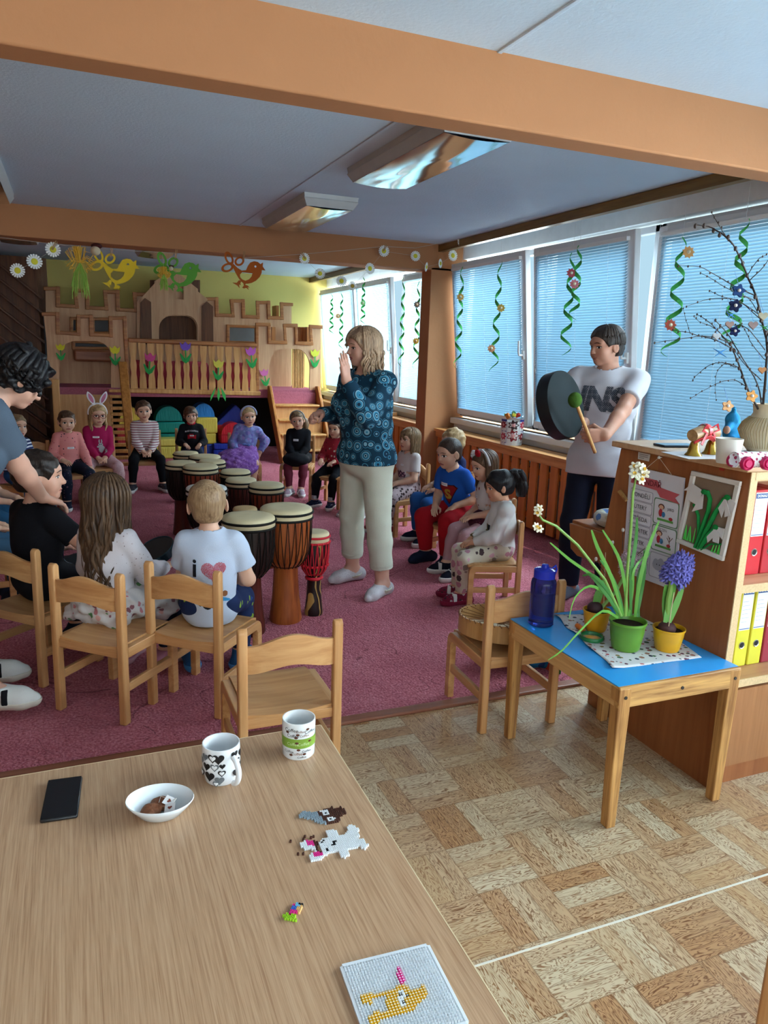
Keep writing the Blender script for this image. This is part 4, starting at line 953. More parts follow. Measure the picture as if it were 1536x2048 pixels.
    def v_leg(s, q, g=0.0, shin=True, loose=0.0, taper=0.0):
        k, a, _ = s.leg[q]; r = s.B['lr']; h = s.hip[q]; pr = [rc(h, k, r[0]+g, r[1]+g+loose, .03)]
        if shin: pr += [rc(k, k.lerp(a, .32), r[1]+g+loose, r[1]*.98+g+loose, .02), rc(k.lerp(a, .32), a, r[1]*.98+g+loose, r[2]+g+loose+taper, .02)]
        return pr
    def v_foot(s, q, g=0.0, fat=1.0):
        k, a, toe = s.leg[q]; L = s.B['foot']; z = Vector((0, 0, 1)); ft = Vector((toe.x, toe.y, toe.z)); dn = Vector((0, 0, -.03*s.sc-.012))
        hl = a-ft*.06*s.sc+dn; bl = a+ft*L*.52+dn*1.05; tp = a+ft*L*.72+dn*1.25
        return [rc(a, hl, s.B['lr'][2]*1.0+g, L*.17+g, .02), rc(hl, bl, L*.165*fat+g, L*.16*fat+g, .02), rc(bl, tp, L*.15*fat+g, L*.105*fat+g, .02), rc(a, bl, s.B['lr'][2]*.95+g, L*.12+g, .03)]
    def body(s, smile=0, male=0, bare_feet=True):
        B = s.B; pr = s.v_torso()+s.v_neck()
        for q in (-1, 1): pr += s.v_arm(q)+s.v_leg(q)+s.v_foot(q)
        ch = [sdf(pr, s.cell*1.35)]; hp = head_prims(s.hc, s.Rh, B['head'], s.adult, male, smile)
        hb = _v(s.hc); r = B['head']*.75; ch.append(sdf(hp+s.v_neck(), s.cell*.62, box=(hb-r, hb+r)))
        for q in (-1, 1):
            if q not in s.hands: s.hand(q)
            e, w = s.arm[q]; m = _v(w); r = B['hand']*1.5; st = e.lerp(w, .75); ch.append(sdf(s.hands[q]+[rc(st, w, B['ar'][2]*1.12, B['ar'][2], .02)], max(.0022, B['hand']*.022), box=(m-r, m+r)))
        c, R, h = _v(s.hc), s.Rh, B['head']
        def mf(C):
            l = ((C-c)@R)/h; return ((np.abs(l[:, 0]) < .098) & (l[:, 1] > .30) & (np.abs(l[:, 2]+.278+.02*(np.abs(l[:, 0])/.1)**2*(-1 if smile else 1)) < .045*(1.05-np.abs(l[:, 0])/.1*.6)) & (np.linalg.norm(C-c, axis=1) < h)).astype(int)
        s.ob = np_mesh('body', ch, [s.skin, s.lip], s.t, mf); s.face(hp); return s
    def face(s, hp, iris='3a2a20'):
        h = s.B['head']; v, q = sdf(hp, s.cell*.62); tree = BVHTree.FromPolygons([Vector(x) for x in v], [tuple(int(i) for i in f) for f in q]); k = 1.12 if not s.adult else .95
        ew, eh = .082*k, (.033*k if not s.adult else .026)
        def P(x, z): return Vector(s.hc)+s.hx*x*h+s.hu*z*h+s.hf*.3*h
        for sx in (-1, 1):
            def fn(X, Y):
                x, y = X/h, Y/h; alm = np.abs(y) < eh*(1-(x/ew)**2); up = (y > eh*(1-(x/ew)**2)-.004) & (y < eh*(1-(x/ew)**2)+.016) & (np.abs(x) < ew*1.04); ir = (x**2+y**2 < (.036*k)**2)
                return np.where(up, 2, np.where(alm & ir, 1, np.where(alm, 0, -1)))
            decal('eye', s.t, tree, P(.15*sx, .0), -s.hx, s.hu, .22*h, .14*h, .0065*h if s.sc < .99 or True else .0, fn, [M_EYEW, M_PUP, M_LASH], .0012, .9*h)
            def fb(X, Y):
                x, y = -X/h*sx, Y/h; mid = .018-((x+.02)/.11)**2*.03; return np.where((np.abs(y-mid) < .012*(1-abs(1)*0)*(1-.5*np.abs(x)/.1)) & (np.abs(x) < .095), 0, -1)
            s.brow = decal('eyebrow', s.t, tree, P(.15*sx, .105), -s.hx, s.hu, .22*h, .09*h, .008*h, fb, [s.browm if hasattr(s, 'browm') else M_LASH], .0012, .9*h)
    # garments
    def wear(s, name, prims, m, clips=(), cell=None, wr=.0022, wf=20, box=None):
        return np_mesh(name, [sdf(prims, cell or s.cell*1.15, clips, box, wr, wf*(1/max(s.sc, .6)), random.random()*9)], m, s.t)
    def neckhole(s, r=1.25, fwd=.3, low=0.0):
        B = s.B; a = s.neckb+s.U*.0-s.U*low; return ('sub', rc(a-s.U*.004+s.F*B['neck']*fwd*.4, a+s.U*.25+s.F*B['neck']*fwd, B['neck']*r, B['neck']*r*1.6, 0))
    def shirt(s, m, name='shirt', sleeve='long', g=.008, hem=-.03, neck=1.3, loose=.004, wr=.0025, low=0.0, extra=(), nlow=0.0):
        T_ = s.v_torso(g, low); pr = list(T_); cl = [('pl', s.P+s.U*hem*s.sc, -s.U), s.neckhole(neck, low=nlow)]
        for q in (-1, 1):
            e, w = s.arm[q]
            if s.adult: k_ = s.leg[q][0]; pr.append(rc(s.hip[q], s.hip[q].lerp(k_, .3), s.B['lr'][0]+g+.006, s.B['lr'][0]+g, .03))
            pr += s.v_arm(q, g, .74 if sleeve == 'short' else 1.0, fore=(sleeve != 'short'), loose=loose)
            if sleeve == 'short': c = s.sh[q].lerp(e, .66); cl.append(('cap', c, e-s.sh[q], s.B['ua']*.42, T_))
            elif sleeve == 'long': cl.append(('cap', e.lerp(w, .95), w-e, s.B['hand']*.5, T_))
            elif sleeve == 'three': cl.append(('cap', e.lerp(w, .5), w-e, s.B['fa']*.42, T_))
        s.top = s.wear(name, pr+list(extra), m, cl, wr=wr); s.topb = bvh(s.top); return s.top
    def pants(s, m, name='trousers', g=.008, loose=.004, cut=.93, taper=.0, wr=.002, waist=.05):
        pr = [el(s.P, np.array(s.B['pel'])+g*.7, s.R, .04)]; cl = [('pl', s.P+s.U*waist*s.sc, s.U)] if s.adult else []
        for q in (-1, 1):
            k, a, _ = s.leg[q]; pr += s.v_leg(q, g, True, loose, taper); cl.append(('cap', k.lerp(a, cut), a-k, s.B['sh']*.35))
        return s.wear(name, pr, m, cl, wr=wr)
    def shoes(s, m, name='shoe', g=.004, sole=None, fat=1.0, socks=None, sz=.62, strap=None):
        for q in (-1, 1):
            k, a, toe = s.leg[q]; zb = a.z-.03*s.sc-.012-s.B['foot']*.17
            o = s.wear(name, s.v_foot(q, g, fat), m, [('pl', a+Vector((0, 0, .012*s.sc)), Vector((0, 0, 1))-s.F*0)], cell=s.cell*.75, wr=0)
            if sole:
                so = np_mesh('sole', [sdf(s.v_foot(q, g+.004, fat), s.cell*.75, [('pl', (0, 0, zb+.032*s.sc), (0, 0, 1))])], sole, o)
            if strap:
                f = toe; c = a+f*s.B['foot']*.30; mb = MB()
                np_mesh('strap', [sdf(s.v_foot(q, g+.0035, fat), s.cell*.6, [('pl', c+f*.012, f), ('pl', c-f*.012, -f), ('pl', a+Vector((0, 0, .006)), (0, 0, 1))])], strap, o)
            if socks: s.wear('sock', [rc(a+Vector((0, 0, .05*s.sc)), a-Vector((0, 0, .02)), s.B['lr'][2]+.006, s.B['lr'][2]+.006, .01)], socks, [('pl', a+Vector((0, 0, .06*s.sc)), Vector((0, 0, 1)))], cell=s.cell*.8, wr=0)
    def HP(s, x, y, z): return Vector(s.hc)+(s.hx*x+s.hf*y+s.hu*z)*s.B['head']
    def cap_hair(s, m, t=.035, line=(.34, .27), tilt=.75, nape=-.30, extra=(), wr=.004, wf=40, name='hair', front=None, cell=None, short=False):
        "hair that follows the skull: hairline plane through (y, z)=line, cut off at the nape"
        h = s.B['head']; R = s.Rh; pr = [el(s.HP(0, -.07, .11), np.array((.365+t, .43+t, .39+t))*h, R, .05*h), el(s.HP(0, -.15, -.10), np.array((.30+t, .30+t, .32))*h, R, .08*h)]+list(extra)
        n = s.hf*cos(atan2(tilt, 1))+s.hu*(-sin(atan2(tilt, 1))); cl = [('pl', s.HP(0, *line), n), ('pl', s.HP(0, 0, nape), -s.hu)]
        if front: cl = front
        if short: cl += [('sub', el(s.HP(.42*q, .05, -.19), np.array((.22, .20, .235))*h, R)) for q in (-1, 1)]
        ob = np_mesh(name, [sdf(pr, cell or s.cell*.72, cl, None, wr*h/.2, wf)], m, s.t); return ob
    def locks(s, m, n=60, length=.25, az=(60, 300), r=.012, wave=.01, start=.45, out=.03, name='hair_locks', part=0.0, tips=.35, seed=1, fall=None, th1=1.75, wfreq=2.2, nseg=12, flat=.6, jit=.15):
        "locks from the crown over the skull, then falling; azimuth 0 is the face, in degrees"
        rg = random.Random(seed); h = s.B['head']; mb = MB(); dn = Vector((0, 0, -1)) if fall is None else Vector(fall).normalized()
        for i in range(n):
            a = radians(az[0]+(az[1]-az[0])*(i+rg.random())/n); th0 = start*rg.uniform(.5, 1.2); pts = []; ph = rg.random()*6; ln = length*rg.uniform(1-jit, 1+jit)
            m1 = 7
            for j in range(m1+1):
                th = th0+(th1*rg.uniform(.97, 1.03)-th0)*j/m1; rr = np.array((.365, .43, .39))+out*(.6+.8*rg.random()*0+.4*(i % 3)/2)
                pts.append(s.HP(rr[0]*sin(th)*sin(a), -.07+rr[1]*sin(th)*cos(a), .11+rr[2]*cos(th)))
            p = pts[-1]; d = (pts[-1]-pts[-2]).normalized(); side = d.cross(Vector((sin(a), cos(a), 0))).normalized()
            for j in range(1, nseg+1):
                f = j/nseg; d = (d*.6+dn*.4).normalized() if j < 4 else dn; p = p+d*ln/nseg; w = side*sin(ph+f*6*wfreq)*wave+Vector((cos(ph), sin(ph), 0))*wave*.5*sin(ph+f*9)
                pts.append(p+w*min(1, f*2))
            N = len(pts); mb.tube(pts, [r*(.5+.5*min(1, j/4))*(1-(j/N)**3*(1-tips)) for j in range(N)], 6, flat=flat)
        return mb.build(name, m, s.t, smooth=True, ang=3)
    def sticker(s, o, w=.055, h=.02, up=None, rt=None):
        "white name sticker on the chest"
        c = s.P+s.U*o[1]*s.sc+s.X*o[0]*s.sc+s.F*.2
        def fn(X, Y): return np.where((np.abs(X) < w/2) & (np.abs(Y) < h/2), np.where((np.abs(Y) < h*.16) & (np.abs(X) < w*.34) & (np.sin(X*900) > -.3), 1, 0), -1)
        return decal('name_sticker', s.top, s.topb, c, -s.X, s.U, w*1.1, h*1.1, .0028, fn, [mat('e9e7ea', .6, .2, 0, .02), mat('8a8690', .6)], .004)
def seated(label, loc, yaw, sc=1.0, seat=.33, feet=None, spread=.09, reach=.26, name='person', **kw):
    f = Figure(name, label, (loc[0], loc[1], 0), yaw, CHILD, sc, seat, cat='child', **kw); z = .012+.085*sc*.9; f.arms()
    fl, fr = feet or (V(-spread, reach, z), V(spread, reach, z)); f.legs(fl, fr); return f
# ------------------------------------------------------------------ people
M_JEAN = cloth('2b5a9a'); M_NAVY = cloth('1a2138'); M_BLACK = cloth('15151a'); M_SOLE = mat('dcdcd8', .6); M_SHOEB = cloth('1c2338')
def yaw_to(loc, tgt): return math.degrees(atan2(tgt[1]-loc[1], tgt[0]-loc[0]))-90
HB = hairmat('6b4a34', '33221a'); HDB = hairmat('3a2a22', '18110e'); HBK = hairmat('1d1a1c', '08070a'); HBL = hairmat('cba878', '8a6c48'); HLB = hairmat('9a7b58', '5f4833'); HAUB = hairmat('70523a', '3a281c')
M_CHAIRL = "beech chair under the %s"
def seatchair(f, lab, sc=.95, back=.06):
    y = f.t.rotation_euler[2]; c = f.t.location-Vector((-sin(y), cos(y), 0))*back*-1*-1; fw = Vector((-sin(y), cos(y), 0)); c = f.t.location+fw*.07
    return chair(c.x, c.y, y, lab, sc)
def clasp(f, y=.17, z=.03, x=.035): 
    f.arms(f.P+V(-x, y, z), f.P+V(x, y, z)); f.hand(-1, (.7, .7, -.2), (.1, -.1, -1), (.2, 1, .2)); f.hand(1, (-.7, .7, -.2), (-.1, -.1, -1), (-.2, 1, .2)); return f
def onlap(f, x=.075, y=.17, z=.075):
    f.arms(f.P+V(-x, y, z), f.P+V(x, y, z)); f.hand(-1, (.35, 1, -.25), (0, 0, -1), (1, 0, 0)); f.hand(1, (-.35, 1, -.25), (0, 0, -1), (-1, 0, 0)); return f
def headband(f, m, name='headband', r=.008, y=-.02, grow=.05, flat=.5, tilt=.0):
    mb = MB(); pts = []
    for k in range(19):
        a = radians(-98+196*k/18); pts.append(f.HP((.365+grow)*sin(a), y+tilt*cos(a), .10+(.39+grow)*cos(a)))
    mb.tube(pts, r, 8, flat=1.0); return mb.build(name, m, f.t, smooth=True, ang=3)
def bun(f, m, p, r, name='hair_bun'):
    return np_mesh(name, [sdf([el(f.HP(*p), np.array(r)*f.B['head'], f.Rh, .01)], f.cell*.7, (), None, .004, 45)], m, f.t)
def pony(f, m, root, path, r0=.03, name='ponytail', n=16, wave=.012, seed=2):
    rg = random.Random(seed); mb = MB()
    for i in range(n):
        a = 2*pi*i/n; o = V(cos(a), sin(a), 0)*r0*.55*rg.uniform(.2, 1); pts = [f.HP(*root)+o*.4]; ph = rg.random()*6
        for j, q in enumerate(path): pts.append(f.HP(*q)+o*(1.1 if j < len(path)-1 else rg.uniform(.4, 1.2))+V(sin(ph+j*1.3), cos(ph+j), 0)*wave*.6)
        N = len(pts); P2 = []
        for j in range(N-1):
            for u in (0, .5): P2.append(pts[j].lerp(pts[j+1], u))
        P2.append(pts[-1]); M_ = len(P2); mb.tube(P2, [r0*.42*(.7+.5*sin(pi*j/M_))*(1-.75*(j/M_)**4) for j in range(M_)], 6)
    return mb.build(name, m, f.t, smooth=True, ang=3)

# 1 girl in the red and white striped shirt
f = seated('girl in a red and white striped shirt and black leggings, before the castle', (.70, 8.36), yaw_to((.70, 8.36), (.62, 4.5)), 1.02, look=(2, 2, 4), spread=.155, reach=.27)
clasp(f, .19, .02); f.browm = HB; f.body(smile=1); f.shirt(stripes('e6dcd8', '9c5a66', 40, .62), 'striped_shirt'); f.pants(M_BLACK, 'leggings', .004, .0); f.shoes(spots('3a3a42', ['6a6a72', '22222a'], 60), sole=M_SOLE)
f.cap_hair(HB, .03); bun(f, HB, (-.22, -.42, .0), (.13, .12, .14)); seatchair(f, 'beech chair under the girl in the red striped shirt')
# 2 girl with rabbit ears
f = seated('girl with white and pink rabbit ears, red glasses and a raspberry shirt', (.22, 7.98), yaw_to((.22, 7.98), (.6, 4.6)), 1.0, look=(6, 3, 0), spread=.17, reach=.26)
clasp(f, .18, .02); f.browm = HBL; f.body(); f.shirt(cloth('a81e52'), 'raspberry_shirt'); f.pants(spots('c9a3a6', ['b98890', 'dcc0c0'], 120, .4), 'leggings', .006, .0); f.shoes(cloth('8a6a70'), sole=M_SOLE)
f.cap_hair(HBL, .03); f.locks(HBL, 14, .20, (62, 110), .011, .008, .4, .035, 'hair_locks', seed=3, th1=1.7); f.locks(HBL, 16, .19, (235, 300), .012, .008, .4, .035, 'hair_locks', seed=4, th1=1.7)
headband(f, mat('e4e0e2', .8), r=.013)
def ear(sx):
    o = MB(); i_ = MB(); b = f.HP(.17*sx, -.0, .53); d = (f.hu+f.hx*.42*sx).normalized(); sd = f.hx; n = f.hf
    def outl(w, L, off): return [b+d*(off+L*t)+sd*(w*sin(pi*min(1, t*.92+.06))**.75*q) for q, ts in ((1, [k/12 for k in range(13)]), (-1, [k/12 for k in range(12, -1, -1)])) for t in ts]
    o.prism([outl(.032, .135, 0)], n*.008); e = o.build('rabbit_ear', mat('e8e4e6', .8), f.t, smooth=True)
    i_.prism([[p+n*.008 for p in outl(.018, .10, .017)]], n*.002); i_.build('ear_lining', cloth('c87a98'), e)
ear(1); ear(-1)
g = MB()
for sx in (-1, 1):
    c = f.HP(.155*sx, .46, .0); pts = [c+f.hx*.027*cos(2*pi*k/20)+f.hu*.020*sin(2*pi*k/20) for k in range(21)]; g.tube(pts, .0022, 6, caps=False); g.tube([f.HP(.29*sx, .44, .02), f.HP(.39*sx, -.02, .02)], .002, 6)
g.tube([f.HP(-.03, .475, .01), f.HP(.03, .475, .01)], .002, 6); g.build('glasses', mat('8a2434', .3), f.t, smooth=True)
f.sticker((.03, .215), .06, .018)
def bunny(X, Y):
    x, y = X/.1, Y/.1; k = np.full(x.shape, -1)
    for cx, cy, rx, ry in ((.1, -.35, .3, .36), (-.02, .1, .22, .18), (.08, .42, .06, .22), (-.14, .44, .06, .2), (.36, -.42, .16, .16), (-.25, -.1, .12, .1)): k = np.where(((x-cx)/rx)**2+((y-cy)/ry)**2 < 1, 0, k)
    for cx, cy in ((-.1, .13), (.05, .14)): k = np.where((x-cx)**2+(y-cy)**2 < .0018, 1, k)
    return k
decal('rabbit_print', f.top, f.topb, f.P+f.U*.13+f.F*.2-f.X*.01, -f.X, f.U, .1, .14, .003, bunny, [cloth('b5b0b4'), M_BLACK], .003)
seatchair(f, 'beech chair under the girl with rabbit ears')
# 3 girl in the salmon shirt
f = seated('girl in a salmon pink shirt left of the girl with rabbit ears', (-.06, 7.62), yaw_to((-.06, 7.62), (.75, 5.0)), .95, look=(-8, 6, 0), spread=.11)
f.arms(f.P+V(-.15, .14, -.03), f.P+V(.10, .16, .06)); f.hand(-1, (-.2, 1, -.5), (0, 0, -1), (1, 0, 0)); f.browm = HB; f.body(); f.shirt(spots('e08c88', ['3a3038', 'c05868'], 34, .2), 'salmon_shirt'); f.pants(spots('1c2030', ['2c3450', '6a5060'], 40, .25), 'leggings'); f.shoes(M_SHOEB, sole=M_SOLE)
f.cap_hair(HB, .03); bun(f, HB, (.05, -.48, .05), (.13, .14, .18)); f.sticker((.0, .17), .06, .018); seatchair(f, 'beech chair under the girl in the salmon shirt')
# 4 boy in blue stripes
f = seated('boy in a navy and white striped shirt at the far left, behind the bending teacher', (-.46, 7.05), yaw_to((-.46, 7.05), (.9, 5.6)), .98, look=(-6, 2, 0))
onlap(f); f.browm = HDB; f.body(); f.shirt(stripes('d4dae6', '23305e', 36, .45), 'striped_shirt'); f.pants(M_JEAN, 'jeans'); f.shoes(M_SHOEB, sole=M_SOLE); f.cap_hair(HLB, .025, line=(.32, .26), short=True); seatchair(f, 'beech chair under the boy in navy stripes')
chair(-.30, 7.6, radians(195), 'empty pale beech chair between the boy in navy stripes and the girl in salmon', .95)
# 5 boy in the black sweatshirt with red collar
f = seated('boy with bowl haircut, black sweatshirt and red collar, behind the farthest drums', (1.21, 8.5), yaw_to((1.21, 8.5), (.85, 4)), .90, look=(0, 4, 3))
onlap(f); f.browm = HB; f.body(); f.shirt(M_BLACK, 'black_sweatshirt'); np_mesh('collar', [sdf([rc(f.neckb-f.U*.008, f.neckb+f.U*.012, .05, .047, 0)], .004, [('sub', rc(f.neckb-f.U*.1, f.neckb+f.U*.1, .04, .04, 0))])], cloth('b02430'), f.t); f.pants(M_NAVY); f.shoes(M_SHOEB)
f.cap_hair(HB, .055, wr=.004, front=[('sub', el(f.HP(0, .44, -.17), np.array((.36, .42, .34))*f.B['head'], f.Rh)), ('pl', f.HP(0, 0, -.34), -f.hu)])
tx = intext('RUST-CRUISERS', .020, 0, .042, bold=.0006)
def redp(X, Y): 
    arc = Y+(X/.09)**2*.018; k = np.where(tx(X, arc), 0, -1); car = (np.abs(X) < .045) & (np.abs(Y+.025) < .018-.006*np.cos(X*60)) | ((np.abs(X+.005) < .022) & (np.abs(Y+.003) < .012)); return np.where(car, 1, k)
decal('sweatshirt_print', f.top, f.topb, f.P+f.U*.175+f.F*.2, -f.X, f.U, .16, .13, .0028, redp, [cloth('c8c8cc'), cloth('a81c28')], .003); f.sticker((.0, .185), .045, .014)
seatchair(f, 'beech chair under the boy in the black sweatshirt')
# 6 girl in the purple dress
f = seated('girl in a lilac dress with a purple tulle skirt, left of the castle stairs', (1.70, 8.02), yaw_to((1.70, 8.02), (1.15, 4.6)), .98, side=-9, look=(10, 4, 6), spread=.07)
f.arms(f.P+V(-.17, -.02, .02), f.P+V(.09, .14, .06)); f.browm = HBL; f.body(); M_LIL = spots('7a82b8', ['8f9ad0', '6f68b0', '9a86c4'], 30, .6); f.shirt(M_LIL, 'dress_bodice', loose=.008, extra=[el(f.sh[q], (.055, .05, .045), None, .03) for q in (-1, 1)])
f.wear('tulle_skirt', [el(f.P+V(0, .0, .04), (.13, .12, .10), None, .05), el(f.P+V(.06, .10, -.01), (.21, .19, .09), None, .06), el(f.P+V(.10, .22, -.05), (.24, .16, .10), None, .06), el(f.P+V(.12, .30, -.12), (.24, .10, .09), None, .06)], spots('8a5aa6', ['a478bc', '7a4a98'], 60, .5), wr=.006, wf=34)
bw = MB(); c = f.P+f.U*.115+f.F*.10
for q in (-1, 1): bw.ell(c+f.X*.022*q, (.022, .008, .014), None, 10, 8)
bw.ell(c, .009, None, 8, 6); bw.build('bow', cloth('6478b4'), f.t, smooth=True)
f.shoes(cloth('b8a0b8'), sole=M_SOLE); f.cap_hair(HBL, .028); bun(f, HBL, (0, -.5, .1), (.13, .13, .15)); headband(f, stripes('7fb4c8', 'c890b0', 60, .5, 0), r=.011, y=.08); seatchair(f, 'beech chair under the girl in the lilac dress')
# 7 girl in black
f = seated('girl in a long sleeved black dress with a headband, in front of the castle stairs', (2.24, 7.78), yaw_to((2.24, 7.78), (1.2, 5.3)), .93, look=(4, 6, 8), spread=.06)
clasp(f, .19, .04); f.browm = HLB; f.body(smile=1); f.shirt(M_BLACK, 'black_dress', neck=1.1); f.wear('skirt', [el(f.P+V(0, .02, -.01), (.15, .14, .085), None, .05), el(f.P+V(0, .19, -.01), (.145, .12, .075), None, .06)], M_BLACK, wr=.004)
f.pants(cloth('6a2c3a'), 'tights', .003, 0); f.shoes(cloth('a8909c'), sole=M_SOLE, strap=M_SOLE); f.cap_hair(HLB, .03); pony(f, HLB, (-.25, -.4, .1), [(-.36, -.42, -.1), (-.42, -.36, -.4), (-.40, -.30, -.7)], .035, wave=.02); headband(f, mat('8a98a0', .4), r=.006); f.sticker((.02, .2), .055, .02); seatchair(f, 'beech chair under the girl in black, right of the purple dress')
# 8 girl in the red shirt behind the woman
f = seated('girl in a red patterned shirt and black leggings, half hidden behind the woman', (2.42, 7.05), yaw_to((2.42, 7.05), (1.2, 5.9)), .90, look=(0, 4, 0))
onlap(f); f.browm = HB; f.body(); f.shirt(spots('a02a38', ['d8c8b8', '6a2028', 'c86a50'], 30, .3), 'red_shirt'); f.pants(M_BLACK, 'leggings', .005, 0); f.shoes(spots('20243c', ['5a6a9a', 'c8ccd8'], 50, .25), sole=M_SOLE, socks=cloth('b8b8bc')); f.cap_hair(HAUB, .03); f.locks(HAUB, 16, .16, (70, 290), .012, .006, .4, .03, seed=5); seatchair(f, 'beech chair under the girl in the red patterned shirt')
# 9 child in pink trousers
f = seated('child in dusty pink trousers behind the legs of the woman', (2.62, 6.56), yaw_to((2.62, 6.56), (1.2, 5.6)), .90)
onlap(f); f.browm = HB; f.body(); f.shirt(cloth('c8b0b4'), 'shirt'); f.pants(cloth('a8606c'), 'pink_trousers', .008, .008); f.shoes(spots('a89a9c', ['c8bcbc', '8a7a80'], 60), sole=M_SOLE); f.cap_hair(HB, .03); seatchair(f, 'beech chair under the child in pink trousers')
# 10 girl with leopard trousers
f = seated('girl in a pale top and leopard print trousers, right of the woman', (2.66, 5.80), yaw_to((2.66, 5.80), (1.1, 5.5)), .97, look=(4, -2, 0), spread=.08)
clasp(f, .15, .05); f.browm = HLB; f.body(); f.shirt(cloth('cdbfba'), 'pale_top', 'short'); f.pants(spots('b09a9c', ['2c2224', '6a4a4c', '3a2a2c'], 38, .42), 'leopard_trousers', .01, .012); f.shoes(cloth('7a2a34'), sole=M_SOLE)
f.cap_hair(HLB, .04, line=(.42, .16), tilt=.35); f.locks(HLB, 34, .13, (62, 298), .013, .003, .35, .035, seed=6); f.sticker((-.02, .21), .04, .016); decal('chest_print', f.top, f.topb, f.P+f.U*.12+f.F*.2, -f.X, f.U, .13, .08, .003, lambda X, Y: np.where((X/.06)**2+(Y/.032)**2 < 1+.3*np.sin(X*160), np.where(np.sin(X*140)*np.sin(Y*170) > .2, 1, 0), -1), [cloth('4a3448'), cloth('b88a98')], .003); seatchair(f, 'beech chair under the girl with leopard trousers')
# 11 boy in navy behind
f = seated('fair haired boy in a navy shirt, behind the boy with the shield shirt', (2.86, 5.35), yaw_to((2.86, 5.35), (1.1, 5.4)), 1.04, look=(2, 6, 0))
onlap(f); f.browm = HLB; f.body(); f.shirt(cloth('1c2448'), 'navy_shirt', 'short'); f.pants(M_JEAN, 'jeans', .01, .006); f.shoes(M_SHOEB, sole=M_SOLE); f.cap_hair(HBL, .035, line=(.38, .22), tilt=.55, short=True); seatchair(f, 'beech chair under the fair haired boy in navy')
# 12 boy with the shield shirt
f = seated('boy in a blue T-shirt with a red and yellow shield and red trousers', (2.66, 4.86), yaw_to((2.66, 4.86), (1.3, 4.3)), 1.06, lean=18, look=(-10, 12, 0), spread=.10, reach=.25)
f.arms(f.P+V(-.10, .16, .06), f.P+V(.07, .2, .03)); f.hand(-1, (.4, 1, -.6), (0, -.2, -1), (1, 0, 0)); f.browm = HDB; f.body(); f.skinc = 1; f.shirt(cloth('2458b0'), 'blue_shirt', 'short', loose=.01); f.pants(cloth('a3141f'), 'red_trousers', .009, .008); f.shoes(M_SHOEB, fat=1.1); f.cap_hair(hairmat('4a372c', '2a1d18'), .014, line=(.30, .29), tilt=.6, wr=.0015, short=True); f.sticker((.025, .225), .065, .024)
S_ = intext('S', .125, 0, -.004, bold=.006); SO = [(-.085, .05), (-.06, .075), (.06, .075), (.085, .05), (0, -.085)]
def shield(X, Y):
    o = inpoly(X, Y, SO); i = inpoly(X/.88, (Y-.002)/.88, SO); s_ = S_(X*1.0, Y*1.25); return np.where(i, np.where(s_, 1, 0), np.where(o, 2, -1))
decal('shield_emblem', f.top, f.topb, f.P+f.U*.165+f.F*.22, -f.X, f.U, .18, .17, .0025, shield, [cloth('8e1d22'), cloth('b08a34'), cloth('3a1014')], .0035); seatchair(f, 'beech chair under the boy with the shield shirt', .9)
# 13 girl with the red flower headband
f = seated('girl with red and white flowers on her headband and pale pink tights', (2.70, 4.44), yaw_to((2.70, 4.44), (1.2, 4.55)), .97, lean=10, look=(4, 16, 0), spread=.085, reach=.30)
clasp(f, .17, .05); f.browm = HB; f.body(); f.shirt(spots('d8cfcc', ['8a3a44', 'b89a9a'], 24, .2), 'white_top', 'short'); f.wear('skirt', [el(f.P+V(0, 0, .01), (.125, .11, .09), None, .05), el(f.P+V(0, .09, -.0), (.13, .09, .075), None, .06)], spots('4a1f30', ['7a3a4c', '2a1822'], 40), wr=.004)
f.pants(spots('b98f94', ['d8c0c2'], 26, .12), 'tights', .004, 0, cut=1.0); f.shoes(cloth('181c2c'), sole=M_SOLE, strap=M_SOLE); f.cap_hair(HAUB, .035); f.locks(HAUB, 36, .19, (68, 292), .013, .005, .35, .035, seed=7); headband(f, cloth('d0cccc'), r=.01)
for (p, c, r) in (((.36, .14, .24), 'a81422', .026), ((.15, .20, .47), 'd8d4d4', .022), ((.27, .19, .38), 'c8c4c8', .02), ((-.1, .18, .5), 'a01420', .024)):
    mb = MB(); o = f.HP(*p)
    for k in range(6): mb.ell(o+f.hx*(r*.6*cos(k))+f.hu*(r*.6*sin(k)), r*.6, None, 8, 6)
    mb.ell(o+f.hf*r*.4, r*.5, None, 8, 6); mb.build('fabric_flower', cloth(c), f.t, smooth=True)
f.sticker((.03, .2), .05, .018); seatchair(f, 'beech chair under the girl with the flower headband', .9)
# 14 girl with the ponytail
f = seated('girl with a black ponytail, white blouse and patterned leggings', (2.44, 3.90), 72, .93, seat=.30, look=(4, 12, 0), spread=.065, reach=.25, skin='c99678')
clasp(f, .18, .04); f.browm = HBK; f.body(); f.shirt(cloth('d6d2ce', .06), 'white_blouse', loose=.009, extra=[el(f.sh[q]+V(0, 0, .01), (.05, .05, .04), None, .03) for q in (-1, 1)]); f.pants(spots('c9bda8', ['4a3a3c', 'b07a86', '8a7a70', 'c89aa2'], 24, .42), 'patterned_leggings', .006, .002); f.shoes(spots('7a2038', ['b8a8ac', '3a2a30'], 50, .4), sole=cloth('8a2440'), strap=M_SOLE)
f.cap_hair(HBK, .045, line=(.39, .22), wr=.003); pony(f, HBK, (0, -.44, .34), [(0, -.62, .36), (.02, -.74, .12), (.0, -.76, -.2), (.03, -.70, -.5)], .042, wave=.02); bun(f, cloth('c8c832'), (0, -.52, .36), (.07, .06, .07), 'hair_tie')
decal('blouse_print', f.top, f.topb, f.P+f.U*.10+f.F*.2, -f.X, f.U, .12, .17, .003, lambda X, Y: np.where((np.abs(X) < .04) & (np.abs(Y) < .05), np.where(X > .012, 1, 0), np.where((X/.05)**2+((Y+.06)/.03)**2 < 1, 2, -1)), [cloth('6a5a40'), cloth('26222a'), cloth('b8a890')], .003)
